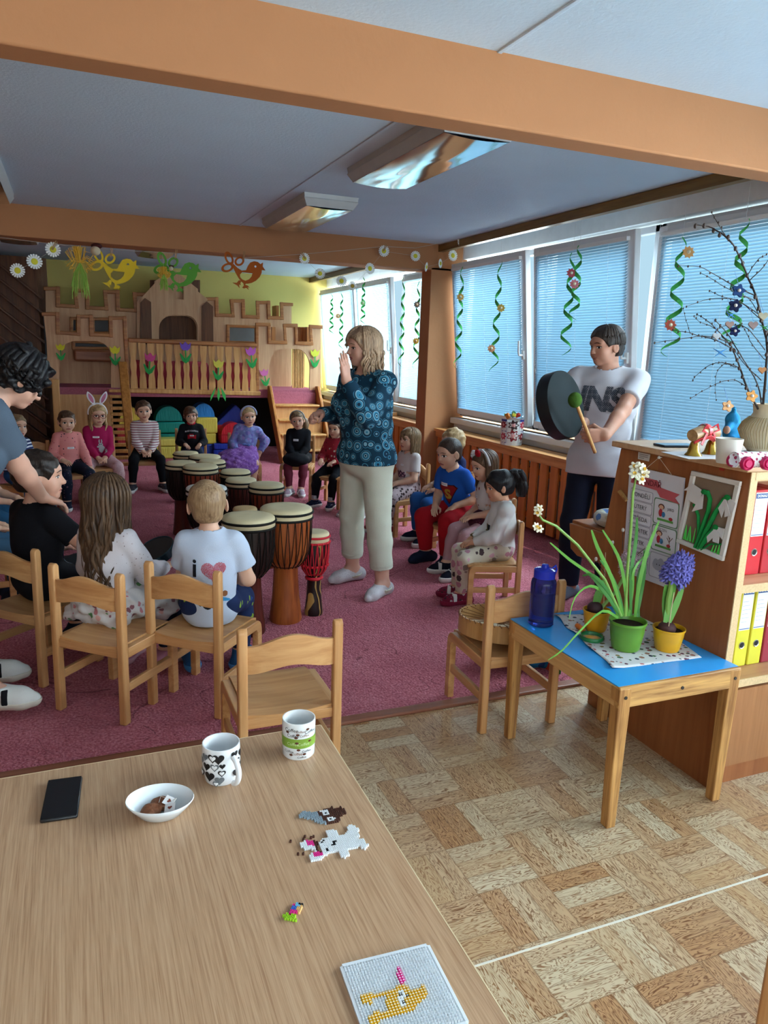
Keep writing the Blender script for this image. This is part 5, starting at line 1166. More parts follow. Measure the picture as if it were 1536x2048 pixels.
# 15 boy in the heart shirt, seen from behind
p = A(424, 1238, z=.36); cy_ = C_ILY.rotation_euler[2]
f = seated('fair short haired boy seen from behind in a white shirt with a red heart', (p.x, p.y+.03), -14, 1.05, seat=.345, look=(4, 4, -4), spread=.12, skin='d8ac92', cell=.0045)
f.arms(f.P+V(-.03, .2, .2), f.P+V(.10, .17, .06)); f.hand(-1, (.2, .6, .8), (0, -1, .4), (1, 0, 0)); f.browm = HBL; f.body(); f.shirt(cloth('bcc6d8', .06), 'white_shirt', 'short', loose=.012, hem=-.075, g=.012, low=.02, wr=.004); f.pants(spots('1f2c50', ['2a4a8a', '8aa83a'], 20, .25), 'shorts'); f.shoes(cloth('2a5a8a'), sole=mat('3a78b0', .6)); f.cap_hair(hairmat('a88a68', '76593f'), .016, line=(.30, .28), tilt=.6, nape=-.34, wr=.002, cell=.0035, short=True)
it = intext('i', .11, -.058, .045, bold=.002); th_ = np.linspace(0, 2*pi, 60); HT = [(16*sin(a)**3/16*.052+.022, (13*cos(a)-5*cos(2*a)-2*cos(3*a)-cos(4*a))/16*.05+.035) for a in th_]
def hp_(X, Y):
    h = inpoly(X, Y, HT); r = np.sqrt((X-.03)**2+(Y*.8-.02)**2); ln = np.sin(r*1500+np.sin(X*90)*1.5) > -.35; k = np.where(h, np.where(ln, 1, -1), -1); k = np.where(it(X, Y), 0, k)
    for (cx, cy, w, hh, m, a) in ((-.045, -.095, .012, .03, 0, .4), (-.035, -.075, .012, .012, 3, 0), (-.005, -.115, .022, .02, 0, -.5), (-.01, -.10, .012, .012, 3, 0), (.04, -.10, .016, .025, 4, .3), (.062, -.095, .03, .008, 5, -.3), (.045, -.078, .012, .012, 5, 0), (.068, -.07, .012, .014, 3, 0), (.03, -.12, .014, .012, 0, 0), (.0, -.05, .022, .016, 6, 0), (.0, -.068, .016, .006, 0, 0)):
        u = (X-cx)*cos(a)+(Y-cy)*sin(a); v = -(X-cx)*sin(a)+(Y-cy)*cos(a); k = np.where((u/w)**2+(v/hh)**2 < 1, m, k)
    return k
decal('shirt_print', f.top, f.topb, f.P+f.U*.145-f.F*.2, f.X, f.U, .19, .30, .0016, hp_, [cloth('1c1c22'), cloth('b83a48'), cloth('d8d8d8'), cloth('8a5a3a'), cloth('2a3a4a'), cloth('3a8ac0'), cloth('d8862a')], .002)
# 16 girl with long hair, from behind
p = A(222, 1222, z=.36); cy_ = C_LONG.rotation_euler[2]
f = seated('girl with very long brown hair seen from behind, in a flowered skirt', (p.x, p.y), math.degrees(cy_), 1.04, seat=.345, look=(-4, 2, 0), spread=.10, cell=.005)
f.arms(f.P+V(-.10, .20, .08), f.P+V(.12, .24, .10), poleR=(.35, -1, -.5)); f.hand(1, (.3, 1, .1), (-.3, 0, 1), (.6, -.2, .4), curl=(.5, .5, .5, .5)); f.browm = HB; f.body(); f.shirt(spots('cfc8cc', ['9a8a90', 'b8a8a8'], 60, .16), 'white_blouse', loose=.012)
f.wear('flowered_skirt', [el(f.P+V(0, -.01, -.01), (.165, .135, .09), None, .05), el(f.P+V(0, .12, -.02), (.20, .17, .085), None, .06), el(f.P+V(0, .22, -.08), (.20, .09, .10), None, .06), rc(f.P+V(-.14, -.09, -.055), f.P+V(.14, -.09, -.055), .035, .035, .03)], spots('ccc6c4', ['c07a80', '5a8a58', 'd8a8a0', '8a5a60'], 30, .34), wr=.008, wf=40)
f.pants(M_NAVY, 'tights', .003, 0, cut=1.0); f.shoes(cloth('b8788c'), sole=cloth('d8a8b4')); HLG = hairmat('664c36', '2a1c14'); f.cap_hair(HLG, .05, nape=-.45, cell=.004); f.locks(HLG, 110, .46, (58, 302), .0135, .02, .3, .05, seed=8, tips=.25, wfreq=1.5, nseg=16, jit=.22); f.locks(HLG, 70, .42, (65, 295), .014, .026, .25, .10, seed=9, tips=.2, wfreq=1.3, nseg=16, jit=.3)
GIRL16 = f
# 17 boy in black, head turned to the right
p = V(-.165, 3.78, 0); cy_ = C_BOY.rotation_euler[2]
f = seated('dark haired boy in a black T-shirt under the arm of the bending teacher', (p.x-.02, p.y), math.degrees(cy_)-8, 1.16, seat=.345, look=(-38, 2, -3), spread=.10, skin='d8a58c', cell=.0045)
f.arms(f.P+V(-.10, .20, .10), f.P+V(.18, .24, .14), poleR=(1, -.3, -.5)); f.hand(1, (-.3, 1, 0), (0, 0, -1), (-1, .2, 0)); f.browm = HDB; f.body(smile=1, male=0); f.shirt(M_BLACK, 'black_shirt', 'short', loose=.012); f.pants(M_BLACK, 'trousers', .01, .006); f.shoes(M_SHOEB); f.cap_hair(hairmat('33261f', '17100d'), .035, line=(.36, .24), tilt=.62, wr=.004, cell=.004, short=True)
def tie(X, Y): n = np.sin(X*70+2*np.sin(Y*60))+np.sin(Y*90+np.sin(X*80)); k = np.where(n > .6, 1, np.where(n < -.7, 2, 0)); k = np.where((X/.026)**2+((Y+.04)/.034)**2 < 1, 3, k); return np.where(((X/.022)**2+((Y+.005)/.018)**2 < 1), 4, k)
decal('front_print', f.top, f.topb, f.P+f.U*.10+f.F*.25, -f.X, f.U, .16, .20, .003, tie, [cloth('a8b8dc'), cloth('5a58a8'), cloth('dfe4ee'), cloth('20243a'), cloth('d8a890')], .003)
BOY17 = f
# 18 child cut by the left edge
f = seated('child in a black T-shirt cut off by the left edge, behind the bending teacher', (-.62, 4.75), yaw_to((-.62, 4.75), (1, 5)), 1.0, look=(0, 4, 0)); onlap(f); f.browm = HDB; f.body(); f.shirt(M_BLACK, 'black_shirt', 'short', loose=.012); f.pants(cloth('3a5a74'), 'jeans'); f.shoes(M_SHOEB); f.cap_hair(HDB, .03); seatchair(f, 'beech chair under the child at the left edge')
f = seated('child in a grey blue shirt at the left edge, beyond the child in black', (-.60, 5.6), yaw_to((-.60, 5.6), (1, 5.2)), .95, look=(0, 4, 0)); onlap(f, y=.2); f.browm = HDB; f.body(); f.shirt(cloth('7a8a9a'), 'grey_shirt', 'short', loose=.01); f.pants(cloth('2c5a80'), 'jeans'); f.shoes(M_SHOEB); f.cap_hair(HLB, .03); seatchair(f, 'beech chair under the child in the grey blue shirt')

# ---------------------------------------------------------------- the woman in the teal blouse
m = NT('ring_print'); vo = m.n('TexVoronoi', {'Scale': 15.5, 'Randomness': .55}); m.set(vo, 'Vector', m.co()); sp = m.n('SeparateColor'); m.set(sp, 0, vo.outputs['Color'])
dd = m.math('MULTIPLY', vo.outputs['Distance'], m.math('ADD', .72, m.math('MULTIPLY', sp.outputs[0], .75)))
ring = m.ramp(dd, [(0, (14, 24, 44)), (.10, (140, 190, 205)), (.155, (22, 44, 66)), (.22, (48, 120, 150)), (.33, (120, 160, 175)), (.39, (18, 48, 70)), (.47, (58, 120, 145)), (.52, (16, 50, 70))], 'CONSTANT')
m.bump(m.noise(420, 2), .2, .004); M_RING = m.done(ring, .8, .2)
wl = (1.70, 4.36); f = Figure('person', 'fair haired woman in a teal ring patterned blouse and light trousers, standing in the middle', (wl[0], wl[1], 0), 116, WOMAN, .985, lean=2, look=(-24, 6, 0), hipz=.90, skin='cf9f8a', cat='woman', cell=.0065, lip='a86060')
fl, fr = f.loc(A(765, 1168, z=.085)), f.loc(A(705, 1140, z=.085)); fl.z = fr.z = .085
f.legs(fl, fr, toeL=f.dirl((-.75, -.55, 0)), toeR=f.dirl((-.95, -.25, 0)))
s_ = f.sh[-1]; hw = f.loc(A(693, 762, y=4.16)); rw = f.loc(A(640, 828, y=4.50))
f.arms(hw, rw, poleL=(-.25, .5, -1), poleR=(.5, -.2, -1))
f.hand(-1, f.dirl((-.16, .0, 1)), f.dirl((-.55, .9, 0)), f.dirl((.7, .3, .3)), curl=(.06, .06, .08, .1), spread=.03, thumb=.5, tcurl=.1); f.hand(1, f.dirl((-.7, -.5, -.15)), f.dirl((.3, -.5, -.6)), f.dirl((0, -.3, 1)), curl=(1.65, 1.7, 1.7, 1.7), thumb=.9, tcurl=.9)
f.browm = HLB; f.body(smile=1); f.shirt(M_RING, 'blouse', 'long', hem=-.04, g=.014, loose=.006, neck=1.35, nlow=.02); f.pants(cloth('c4c4b2', .06), 'trousers', .008, .006, cut=.74, waist=.03, taper=.014)
for q in (-1, 1):
    k, a, _ = f.leg[q]; p = k.lerp(a, .72); f.wear('trouser_cuff', [rc(p-(a-k).normalized()*.03, p, f.B['lr'][2]*1.25+.024, f.B['lr'][2]*1.2+.022, .01)], cloth('bcbcaa', .06), [('pl', p, a-k), ('pl', p-(a-k).normalized()*.03, k-a)], wr=.001)
f.shoes(spots('c6bfc2', ['8a8088'], 130, .2), 'sock', g=.002)
for o in kids(f.t):
    pass
HW = hairmat('c0a080', '6e5642'); f.cap_hair(HW, .05, line=(.34, .26), tilt=.6, nape=-.35, wr=.006, wf=24, cell=.005); f.locks(HW, 84, .15, (66, 294), .012, .022, .25, .065, seed=11, tips=.3, nseg=10, wfreq=1.2, jit=.3); f.locks(HW, 14, .05, (20, 60), .012, .01, .2, .08, seed=12, th1=1.2, nseg=6); WOMANF = f
# ---------------------------------------------------------------- the man with the frame drum
ml = (3.06, 3.80); MY = 128; f = Figure('person', 'man in a white printed T-shirt and dark jeans beating a frame drum', (ml[0], ml[1], 0), MY, MAN, .985, lean=-2, look=(-38, 8, 0), hipz=.93, skin='c08e76', cat='man', cell=.0065, lip='ab7464')
f.legs(V(-.11, .0, .09), V(.11, .06, .09), toeL=(-.3, 1, 0), toeR=(.2, 1, 0))
DC = A(1133, 808, y=3.50); hl = f.loc(A(1205, 880, y=3.40)); hr = f.loc(A(1168, 845, y=3.62))
f.arms(hl, hr, poleL=(-1, -.5, -.5), poleR=(.8, -.3, -1))
sd = (A(1150, 800, y=3.36)-A(1185, 890, y=3.40)).normalized()
f.hand(-1, f.dirl((-.75, .3, -.1)), f.dirl((.2, .9, .1)), f.dirl(sd), curl=(1.15, 1.2, 1.25, 1.3), thumb=.9, tcurl=.9); f.hand(1, f.dirl((-.8, -.5, .1)), f.dirl((-.3, .2, -.9)), f.dirl((0, -1, .2)), curl=(.9, .9, .9, .9))
f.browm = HDB; f.body(smile=1, male=1); f.shirt(cloth('c6c3c8', .05), 'white_shirt', 'short', g=.018, hem=-.10, loose=.003, neck=1.22, wr=.003, low=.03); f.pants(cloth('151a2a', .2), 'jeans', .006, .012, cut=.97, waist=.03); f.shoes(cloth('6a7480'), 'sock', g=.002); f.cap_hair(hairmat('4a3f38', '221b18'), .042, line=(.33, .28), tilt=.62, nape=-.28, wr=.003, short=True, cell=.005)
# ears stay free of hair; printed letters on the chest
INS = intext('INS', .195, 0, .02, bold=.010, space=.95)
def insf(X, Y): t = INS(X-Y*.18, Y); dots = (np.sin(X*560)*np.sin(Y*560) > -.42); return np.where(t & dots, 0, -1)
decal('lettering', f.top, f.topb, f.P+f.U*.345+f.F*.25+f.X*.0, -f.X, f.U, .36, .22, .0026, insf, [cloth('3c4450')], .003); f.locks(hairmat('4a3f38', '221b18'), 80, .006, (38, 322), .013, .002, .12, .045, seed=21, th1=1.15, nseg=3, jit=.9); f.locks(hairmat('4a3f38', '221b18'), 50, .01, (80, 280), .011, .002, .9, .035, seed=22, th1=1.65, nseg=3, jit=.9); MANF = f
# his frame drum and beater
dn = V(.36, -.80, .25).normalized()
t = thing('frame_drum', 'round dark green frame drum held up by the man', 'drum', DC); Mq = frame((0, 0, 0), dn, (0, 0, 1)); Rd = .192
MB().lathe([(0, .0), (Rd*.97, .0), (Rd*.99, -.002)], 48, Mq).build('drum_skin', mat('131d1f', .65, .15, 0, .5, 9, .1, 20), t, smooth=True, ang=1.2)
MB().lathe([(Rd*.99, -.002), (Rd, -.01), (Rd, -.075), (Rd*.96, -.075), (Rd*.96, -.004)], 48, Mq).build('hoop', mat('10161a', .4, .4, 0, .3, 10), t, smooth=True)
hb, ha = A(1150, 800, y=3.33), A(1190, 905, y=3.40); t = thing('drum_beater', 'wooden drum beater with a green felt head in the hand of the man', 'beater', ha)
mb = MB(); mb.tube([V(0, 0, 0), hb-ha], .010, 10); mb.build('stick', wood('d8a870', 'a87840', 'z'), t, smooth=True); MB().ell(hb-ha+(hb-ha).normalized()*.0, (.038, .038, .042), None, 16, 12).build('felt_head', cloth('3a5a1c', .3, .8), t, smooth=True)
# ---------------------------------------------------------------- the bending teacher at the left edge
hd = A(88, 745, y=3.55); tl = (-.68, 3.40); f = Figure('person', 'teacher with curly black hair and grey blue T-shirt bending in from the left edge', (tl[0], tl[1], 0), -76, WOMAN, 1.0, lean=47, look=(0, 38, 0), hipz=.92, skin='cfa08a', cat='woman', cell=.0055)
f.legs(f.loc((-.42, 3.50, .10)), f.loc((-.36, 3.19, .10)), toeL=f.dirl((1, .05, 0)), toeR=f.dirl((1, -.15, 0)))
f.arms(f.loc((-.75, 3.75, .75)), f.loc(A(100, 1020, y=3.72)), poleR=f.dirl((-.3, -.4, -.5)))
f.hand(1, f.dirl((.75, .55, -.4)), f.dirl((.1, .2, -1)), f.dirl((-.3, .9, .2)), curl=(.3, .35, .4, .45), tcurl=.2); f.browm = HBK; f.body(); f.shirt(cloth('4e5a68', .1), 'grey_shirt', 'short', g=.024, loose=.004, hem=-.13, low=.04); f.pants(cloth('2a2c34'), 'trousers', .01, .004, waist=.22); f.shoes(cloth('d8d8d4', .05), sole=mat('cfcabc', .6), strap=M_BLACK, fat=1.05)
f.cap_hair(HBK, .09, line=(.40, .16), tilt=.55, nape=-.34, wr=.014, wf=42, cell=.0055); f.locks(HBK, 60, .03, (50, 310), .016, .012, .1, .10, name='hair_curls', seed=14, nseg=6, th1=1.6, wfreq=3, jit=.8); TEACH = f
# ------------------------------------------------------------------ paper decorations under the rear beam
M_PETAL = mat('eef0ea', .7, .2, 0, .02); M_YEL = mat('d9cf3c', .7, .2); W_PIN = wood('b98a54', '8a6234', 'z', 2)
def peg(p, s=.06, tilt=.3, label='', name='clothes_peg'):
    mb = MB()
    for q in (-1, 1): mb.bar((q*.004, 0, -s*.5), (q*.007, 0, s*.5), .006, .008, up=(0, 1, 0))
    o = mb.build(name, W_PIN); o.location = p; o.rotation_euler = (0, tilt, 0); return tag(o, label, 'clothes peg', 'clothes pegs on the line')
DA = [((106, 499), 14.5, 'highest of the three paper daisies at the far left, with a peg'), ((69, 523), 15, 'middle one of the three paper daisies at the far left'), ((35, 541), 14, 'lowest of the three paper daisies at the far left'),
      ((609, 517), 11, 'paper daisy with a peg, first of the garland right of the birds'), ((640, 547), 10.5, 'second paper daisy of the garland right of the birds'), ((683, 562), 10.5, 'third paper daisy of the garland right of the birds'), ((705, 572), 9, 'darker paper daisy at the lowest point of the garland'),
      ((740, 537), 11, 'paper daisy above the head of the woman, on the edge of the rear beam'), ((768, 502), 11, 'paper daisy with a peg on the rear beam above the woman'), ((831, 512), 10, 'paper daisy on the rear beam left of the column'), ((853, 534), 9, 'tilted paper daisy at the beam end above the column'), ((881, 527), 9, 'turned paper daisy on the top of the column'), ((906, 511), 11, 'paper daisy at the right edge of the column top'), ((923, 484), 10, 'paper daisy with a peg on the brown rail beside the column')]
dz = {}
for i, (c, r, lab) in enumerate(DA):
    y = 7.22 if i < 13 else 6.9; p = A(c[0], c[1], y=y); R = r*((p-CAMPOS).dot(_f))/FPX*1.02
    t = thing('paper_daisy', lab, 'paper flower', p, 0, 'paper daisies on the garlands'); t.rotation_euler = (random.uniform(-.2, .2), random.uniform(-.3, .3), random.uniform(-.25, .25)+(.9 if i in (10, 11) else 0)); n = 17; pts = []
    for k in range(n):
        for da, rr in ((-.42, .62), (-.36, .93), (0, 1.0), (.36, .93), (.42, .62)): a = 2*pi*(k+da)/n; pts.append(V(R*rr*cos(a), 0, R*rr*sin(a)))
    MB().prism([pts], (0, .003, 0)).build('petals', M_PETAL, t)
    MB().lathe([(0, .006), (R*.35, .005), (R*.42, 0)], 18, frame((0, 0, 0), (0, -1, 0))).build('flower_centre', M_YEL if i != 6 else mat('b09028'), t, smooth=True); dz[i] = p
def line(name, pts, label, r=.0018, c='b8b4a8', cat='string'):
    return tag(MB().tube(pts, r, 5).build(name, mat(c, .8)), label, cat)
L0 = A(0, 470, y=7.24)
line('hanging_line', [V(L0.x-1, 7.24, L0.z+.03), A(106, 488, y=7.24), A(225, 500, y=7.24), A(350, 506, y=7.24), A(488, 516, y=7.24), A(609, 508, y=7.24), A(768, 493, y=7.24), A(830, 496, y=7.24), A(925, 478, y=6.9)], 'thin line stretched along the rear beam carrying daisies and birds')
for ids, lab in (((0, 1, 2), 'thread of the three daisies at the far left'), ((3, 4, 5, 6, 7, 8), 'thread of the daisies right of the birds'), ((8, 9, 10, 11, 12, 13), 'thread of the daisies near the column')):
    line('thread', [dz[i]+V(0, .004, 0) for i in ids], lab, .001)
peg(A(109, 491, y=7.2), .08, .5, 'wooden peg on the highest daisy at the far left'); peg(A(607, 511, y=7.2), .07, -.6, 'wooden peg on the first daisy right of the birds'); peg(A(770, 496, y=7.2), .07, .5, 'wooden peg on the daisy above the woman'); peg(A(926, 478, y=6.88), .07, .6, 'wooden peg on the daisy at the brown rail')
# cut-out birds
BODY = [(350, 350), (385, 385), (420, 408), (455, 405), (470, 370), (490, 342), (520, 332), (550, 338), (571, 356), (592, 342), (590, 375), (612, 407), (583, 404), (580, 430), (565, 460), (535, 490), (500, 508), (470, 514), (440, 514), (418, 498), (395, 468), (370, 425), (350, 380)]
WING = [(405, 440), (425, 420), (460, 425), (507, 430), (500, 455), (480, 478), (450, 490), (425, 480), (408, 462)]
F1 = [(398, 485), (416, 492), (409, 512), (412, 526), (398, 519), (404, 550), (386, 529), (345, 505), (380, 506)]; F2 = [(433, 508), (457, 510), (448, 522), (470, 530), (484, 546), (466, 541), (478, 563), (456, 547), (440, 553), (424, 546), (438, 528)]
EYE = [(531+9*cos(k*pi/6), 375+9*sin(k*pi/6)) for k in range(12)]
def loop_(cx, cy, rx, ry, a, s=1): return [(cx+(rx*s*cos(t))*cos(a)-(ry*s*sin(t))*sin(a), cy+rx*s*cos(t)*sin(a)+ry*s*sin(t)*cos(a)) for t in np.linspace(0, 2*pi, 25)[:-1]]
def bird(c, sc, ex, ey, lab, pegp):
    y = 7.2; o = A(ex, ey, y=y); t = thing('paper_bird', lab, 'paper bird', o, 0, 'cut-out birds on the line'); m = mat(c, .75, .15, 0, .06)
    def M_(pts, dy=0): return [A(ex+(px-531)/4.042*sc, ey+(py-375)/4.042*sc, y=y)-o+V(0, dy, 0) for px, py in pts]
    e = (0, .006, 0); mb = MB().prism([M_(BODY), M_(WING), M_(EYE)], e).prism([M_(F1, .0006)], e).prism([M_(F2, .0012)], e); mb.build('bird_body', m, t)
    for q_, (cx, cy, rx, ry, a) in enumerate(((318, 308, 58, 32, 1.15), (305, 383, 52, 36, -.35), (402, 332, 42, 36, -.7))):
        MB().prism([M_(loop_(cx, cy, rx, ry, a), .0018+.0006*q_), M_(loop_(cx, cy, rx*.62, ry*.55, a), .0018+.0006*q_)], (0, .0055, 0)).build('tail_loop', m, t)
    peg(A(*pegp, y=y-.01), .075, .15, 'wooden peg holding the '+lab.split(' cut')[0]+' to the line')
bird('d8b42c', 1.12, 256, 529, 'yellow bird cut out with tail loops, left of the three birds', (223, 505)); bird('5a9638', 1.08, 381, 536, 'green bird cut out with tail loops, middle of the three birds', (352, 508)); bird('a8541e', 1.0, 511, 533, 'rust brown bird cut out with tail loops, right of the three birds', (488, 511))
# straw dolls
def straw(px, py, s, y, lab):
    o = A(px, py, y=y); t = thing('straw_doll', lab, 'straw doll', o); rg = random.Random(3); mb = MB(); m2 = MB()
    for k in range(34):
        a = rg.random()*6.28; mb.tube([V(0, 0, 0), V(cos(a)*.05*s, rg.uniform(-.02, .02), .05*s+.06*s*sin(a)), V(cos(a)*.11*s, rg.uniform(-.03, .03), .02*s+.10*s*sin(a)), V(cos(a)*.06*s, rg.uniform(-.03, .03), -.02+.03*s*sin(a))], .003, 5)
        x = rg.uniform(-.06, .06)*s; m2.tube([V(0, 0, 0), V(x*.8, rg.uniform(-.02, .02), -.08*s), V(x*1.2, rg.uniform(-.03, .03), -.24*s*rg.uniform(.7, 1.1))], .003, 5)
    mb.build('yellow_straw', mat('d8a838', .8), t); m2.build('green_straw', mat('8fb044', .8), t)
    MB().tube([V(0, 0, .05*s), V(0, .1, A(px, 503, y=y+.1).z-o.z)], .0012, 4).build('thread', mat('b8b4a8', .8), t)
    h = MB(); h.ell((.11*s, -.01, .09*s), .035*s); h.build('head', mat('c8b898', .8), t, smooth=True)
    MB().ell((.12*s, 0, .125*s), (.04*s, .03*s, .02*s)).build('hair', mat('4a1e1a', .8, .2, 0, .3, 60), t, smooth=True)
straw(160, 525, 1.15, 7.12, 'yellow and green straw doll hanging left of the yellow bird'); straw(328, 548, .55, 7.12, 'small straw doll hanging beside the feet of the green bird')
# paper tulips on the castle
def tulip(px, py, c, y, s, lab, tilt=0.0, leafy=True):
    o = A(px, py, y=y); t = thing('paper_tulip', lab, 'paper tulip', o, 0, 'paper tulips on the castle'); R = Matrix.Rotation(tilt, 3, 'Y')
    def q(pts, dy=0): return [R @ V(x*s, dy, z*s) for x, z in pts]
    MB().prism([q([(-.055, .055), (-.045, .0), (-.02, -.025), (.02, -.025), (.045, 0), (.055, .055), (.028, .03), (0, .062), (-.028, .03)])], (0, .006, 0)).build('blossom', mat(c, .7, .2, 0, .15, 60), t)
    lf = MB(); lf.prism([q([(-.006, -.02), (.006, -.02), (.006, -.15), (-.006, -.15)], -.002)], (0, .004, 0)); t2 = mat('2f9a4c', .7, .2, 0, .2, 40)
    for sx in (-1, 1): lf.prism([q([(0, -.15), (sx*.03, -.13), (sx*.058, -.06), (sx*.05, -.05), (sx*.02, -.085), (0, -.11)], .0005+.0012*(sx > 0))], (0, .005, 0))
    lf.build('leaves', t2, t)
TY = FY-.06
tulip(230, 703, 'd8cc34', TY+.03, 1.2, 'yellow paper tulip on the left castle tower beside the railing'); tulip(121, 697, 'd8cc34', TY+.03, 1.0, 'yellow paper tulip on the left castle tower behind the black curls')
tulip(300, 718, 'd05088', TY-.02, 1.35, 'pink paper tulip on the left part of the railing', .1); tulip(371, 696, '7a58c0', TY-.02, 1.35, 'purple paper tulip on the railing')
tulip(437, 731, 'd4c850', TY-.02, 1.35, 'pale yellow paper tulip on the railing', .05); tulip(502, 706, 'b85ab4', TY-.02, 1.4, 'mauve paper tulip at the right end of the railing', -.1); tulip(529, 748, 'd070a8', TY+.02, 1.15, 'pink paper tulip low on the right castle tower', -.15); tulip(630, 709, 'd0d048', TY+.03, 1.25, 'yellow paper tulip on the right castle tower beside the woman')
o = A(437, 785, y=TY-.03); t2 = mat('3cb050', .7); mb = MB()
for a in (-.35, 0, .3): mb.prism([[o+V(a*.1, a*.004, .08), o+V(a*.25-.02, a*.004, -.05), o+V(a*.32, a*.004, -.12), o+V(a*.25+.025, a*.004, -.03)]], (0, .004, 0))
tag(mb.build('paper_leaf', t2), 'green paper leaf hanging from the bottom rail of the castle railing', 'paper leaf')
# ------------------------------------------------------------------ green paper spirals with flowers at the windows
M_SPI = mat('3f9a4a', .7, .2, 0, .12, 20)
def spiral(px, y0, y1, x, lab, fl=(), turns=4.5, r=.035, seed=0, top=None):
    a = A(px, y0, x=x); b = A(px, y1, x=x); b = V(a.x, a.y, b.z); L = a.z-b.z
    t = thing('paper_spiral', lab, 'paper spiral', a, 0, 'green paper spirals at the windows'); mb = MB(); n = 70; vs = []; fs = []; rg = random.Random(seed); ph = rg.random()*6
    for i in range(n+1):
        u = i/n; an = ph+u*turns*2*pi; rr = r*(.45+.75*u); w = .028*min(1, 4*u+.2)*min(1, 5*(1-u)+.05); p = V(rr*cos(an), rr*sin(an), -u*L); tg = V(-rr*sin(an)*turns*2*pi, rr*cos(an)*turns*2*pi, -L).normalized(); wd = tg.cross(V(cos(an), sin(an), 0)).normalized()
        vs += [p-wd*w*.5, p+wd*w*.5, p+wd*w*.5+V(cos(an), sin(an), 0)*.0012, p-wd*w*.5+V(cos(an), sin(an), 0)*.0012]
    for i in range(n):
        for k in range(4): fs.append((i*4+k, i*4+(k+1) % 4, i*4+4+(k+1) % 4, i*4+4+k))
    mb.add(vs, fs).build('ribbon', M_SPI, t, smooth=True)
    MB().tube([V(0, 0, 0), V(0, 0, (top or 2.6)-a.z)], .0012, 4).build('thread', mat('d8dadc', .7), t)
    for (fx, fy, c) in fl:
        p = A(fx, fy, x=x-.05)-a; pts = []
        for k in range(9):
            for da, q in ((-.3, .75), (0, 1), (.3, .75)): an = 2*pi*(k+da)/9; pts.append(p+(CR*cos(an)+CU*sin(an))*.042*q)
        f = MB().prism([pts], _f*.003).build('paper_flower', mat(c, .7), t)
        MB().ell(p-_f*.002, .012).build('flower_centre', mat('e0d8b8', .7), f, smooth=True)
SX = 3.66
spiral(925, 533, 738, SX, 'spiral at the left edge of the first near window, beside the column', [(921, 594, 'c89a48')], 4.5, .032, 1); spiral(1001, 522, 745, SX, 'spiral in the middle of the first near window with two flowers', [(1002, 616, 'c8a848'), (983, 697, 'd8986a')], 4.5, .035, 2)
spiral(1160, 490, 640, SX, 'longer spiral of the pair on the second near window', [(1143, 546, 'b8505a')], 3.5, .035, 3); spiral(1146, 505, 712, SX, 'spiral of the pair on the second near window with the pink flower', [(1149, 568, 'd07a80')], 4, .04, 4)
spiral(1366, 475, 715, SX, 'spiral on the third near window with an orange and a red flower', [(1377, 504, 'e0a868'), (1341, 650, 'b8503c')], 4, .05, 5); spiral(1492, 438, 690, SX, 'spiral on the third near window behind the branches', [], 5, .045, 6)
for i, (px, y0, y1, fl, lab) in enumerate(((664, 588, 670, [], 'spiral in the far corner window, beside the yellow wall'), (684, 584, 700, [(676, 632, 'd8a870')], 'spiral second from the yellow wall at the far windows'), (728, 553, 650, [(726, 606, '8cc878')], 'spiral above the head of the woman at the far windows'), (808, 555, 735, [], 'spiral left of the column at the far windows'), (838, 562, 738, [(834, 609, '7a7a78'), (832, 682, 'c8b048')], 'spiral at the far windows next to the column'))):
    spiral(px, y0, y1, SX, lab, fl, 4.5, .03, 10+i)
# ------------------------------------------------------------------ things on the window ledge
p = A(881, 830, z=.745); t = thing('bead_maze', 'wooden bead maze toy with coloured wires on the window ledge at the column', 'bead maze', (3.73, p.y, .746)); MB().box((-.07, -.16, 0), (.07, .16, .045)).build('base', W_BEECH, t, bevel=.006)
for k, (c, y0, y1, h, x) in enumerate((('b02a30', -.13, -.02, .2, -.03), ('2a5ab0', -.08, .09, .24, .0), ('2c8a44', -.02, .13, .21, .03), ('c8a82c', .03, .14, .17, -.02))):
    MB().tube([V(x, y0, .04), V(x, y0, h*.7), V(x, y0+(y1-y0)*.25, h), V(x, y0+(y1-y0)*.75, h), V(x, y1, h*.7), V(x, y1, .04)], .003, 6).build('wire', mat(c, .4), t, smooth=True)
for y, x, cs_ in ((-.13, -.03, ('2c8a44', 'd8b82c', '2c8a44')), (-.08, 0, ('b02a30', '3a3a8a')), (-.02, .03, ('3a3a8a', '2a5ab0', '4a2a7a')), (.09, 0, ('4a2a7a', '3a3a8a')), (.13, .03, ('1f6a3a', '2a5a44', 'd8b82c', 'b02a30'))):
    for k, c in enumerate(cs_): MB().ell((x, y, .062+k*.024), .014, None, 10, 8).build('bead', mat(c, .3), t, smooth=True)
p = A(1073, 888, z=.745); t = thing('toy_bucket', 'white bucket printed with big flowers, full of toys, on the window ledge', 'bucket', (3.72, p.y, .746)); rb, hb_ = .105, .215
MB().lathe([(0, 0), (rb*.92, 0), (rb, hb_), (rb*.97, hb_), (rb*.9, .02), (0, .02)], 36).build('pail', mat('dcdad6', .35), t, smooth=True, ang=.9)
def wrap(mb, pts, R, a0, z0, mi=0, lift=.0008, R2=None, zh=1.0):
    v = []
    for x, z in pts:
        r = R+((R2 or R)-R)*((z0+z)/zh)+lift; a = a0+x/R; v.append(V(r*cos(a), r*sin(a), z0+z))
    c = sum(v, V(0, 0, 0))/len(v); n = V(c.x, c.y, 0).normalized(); cc = V(n.x*(R+lift*2), n.y*(R+lift*2), c.z) if False else c+n*lift
    mb.add([cc]+v, [(0, i+1, (i+1) % len(v)+1) for i in range(len(v))], mi)
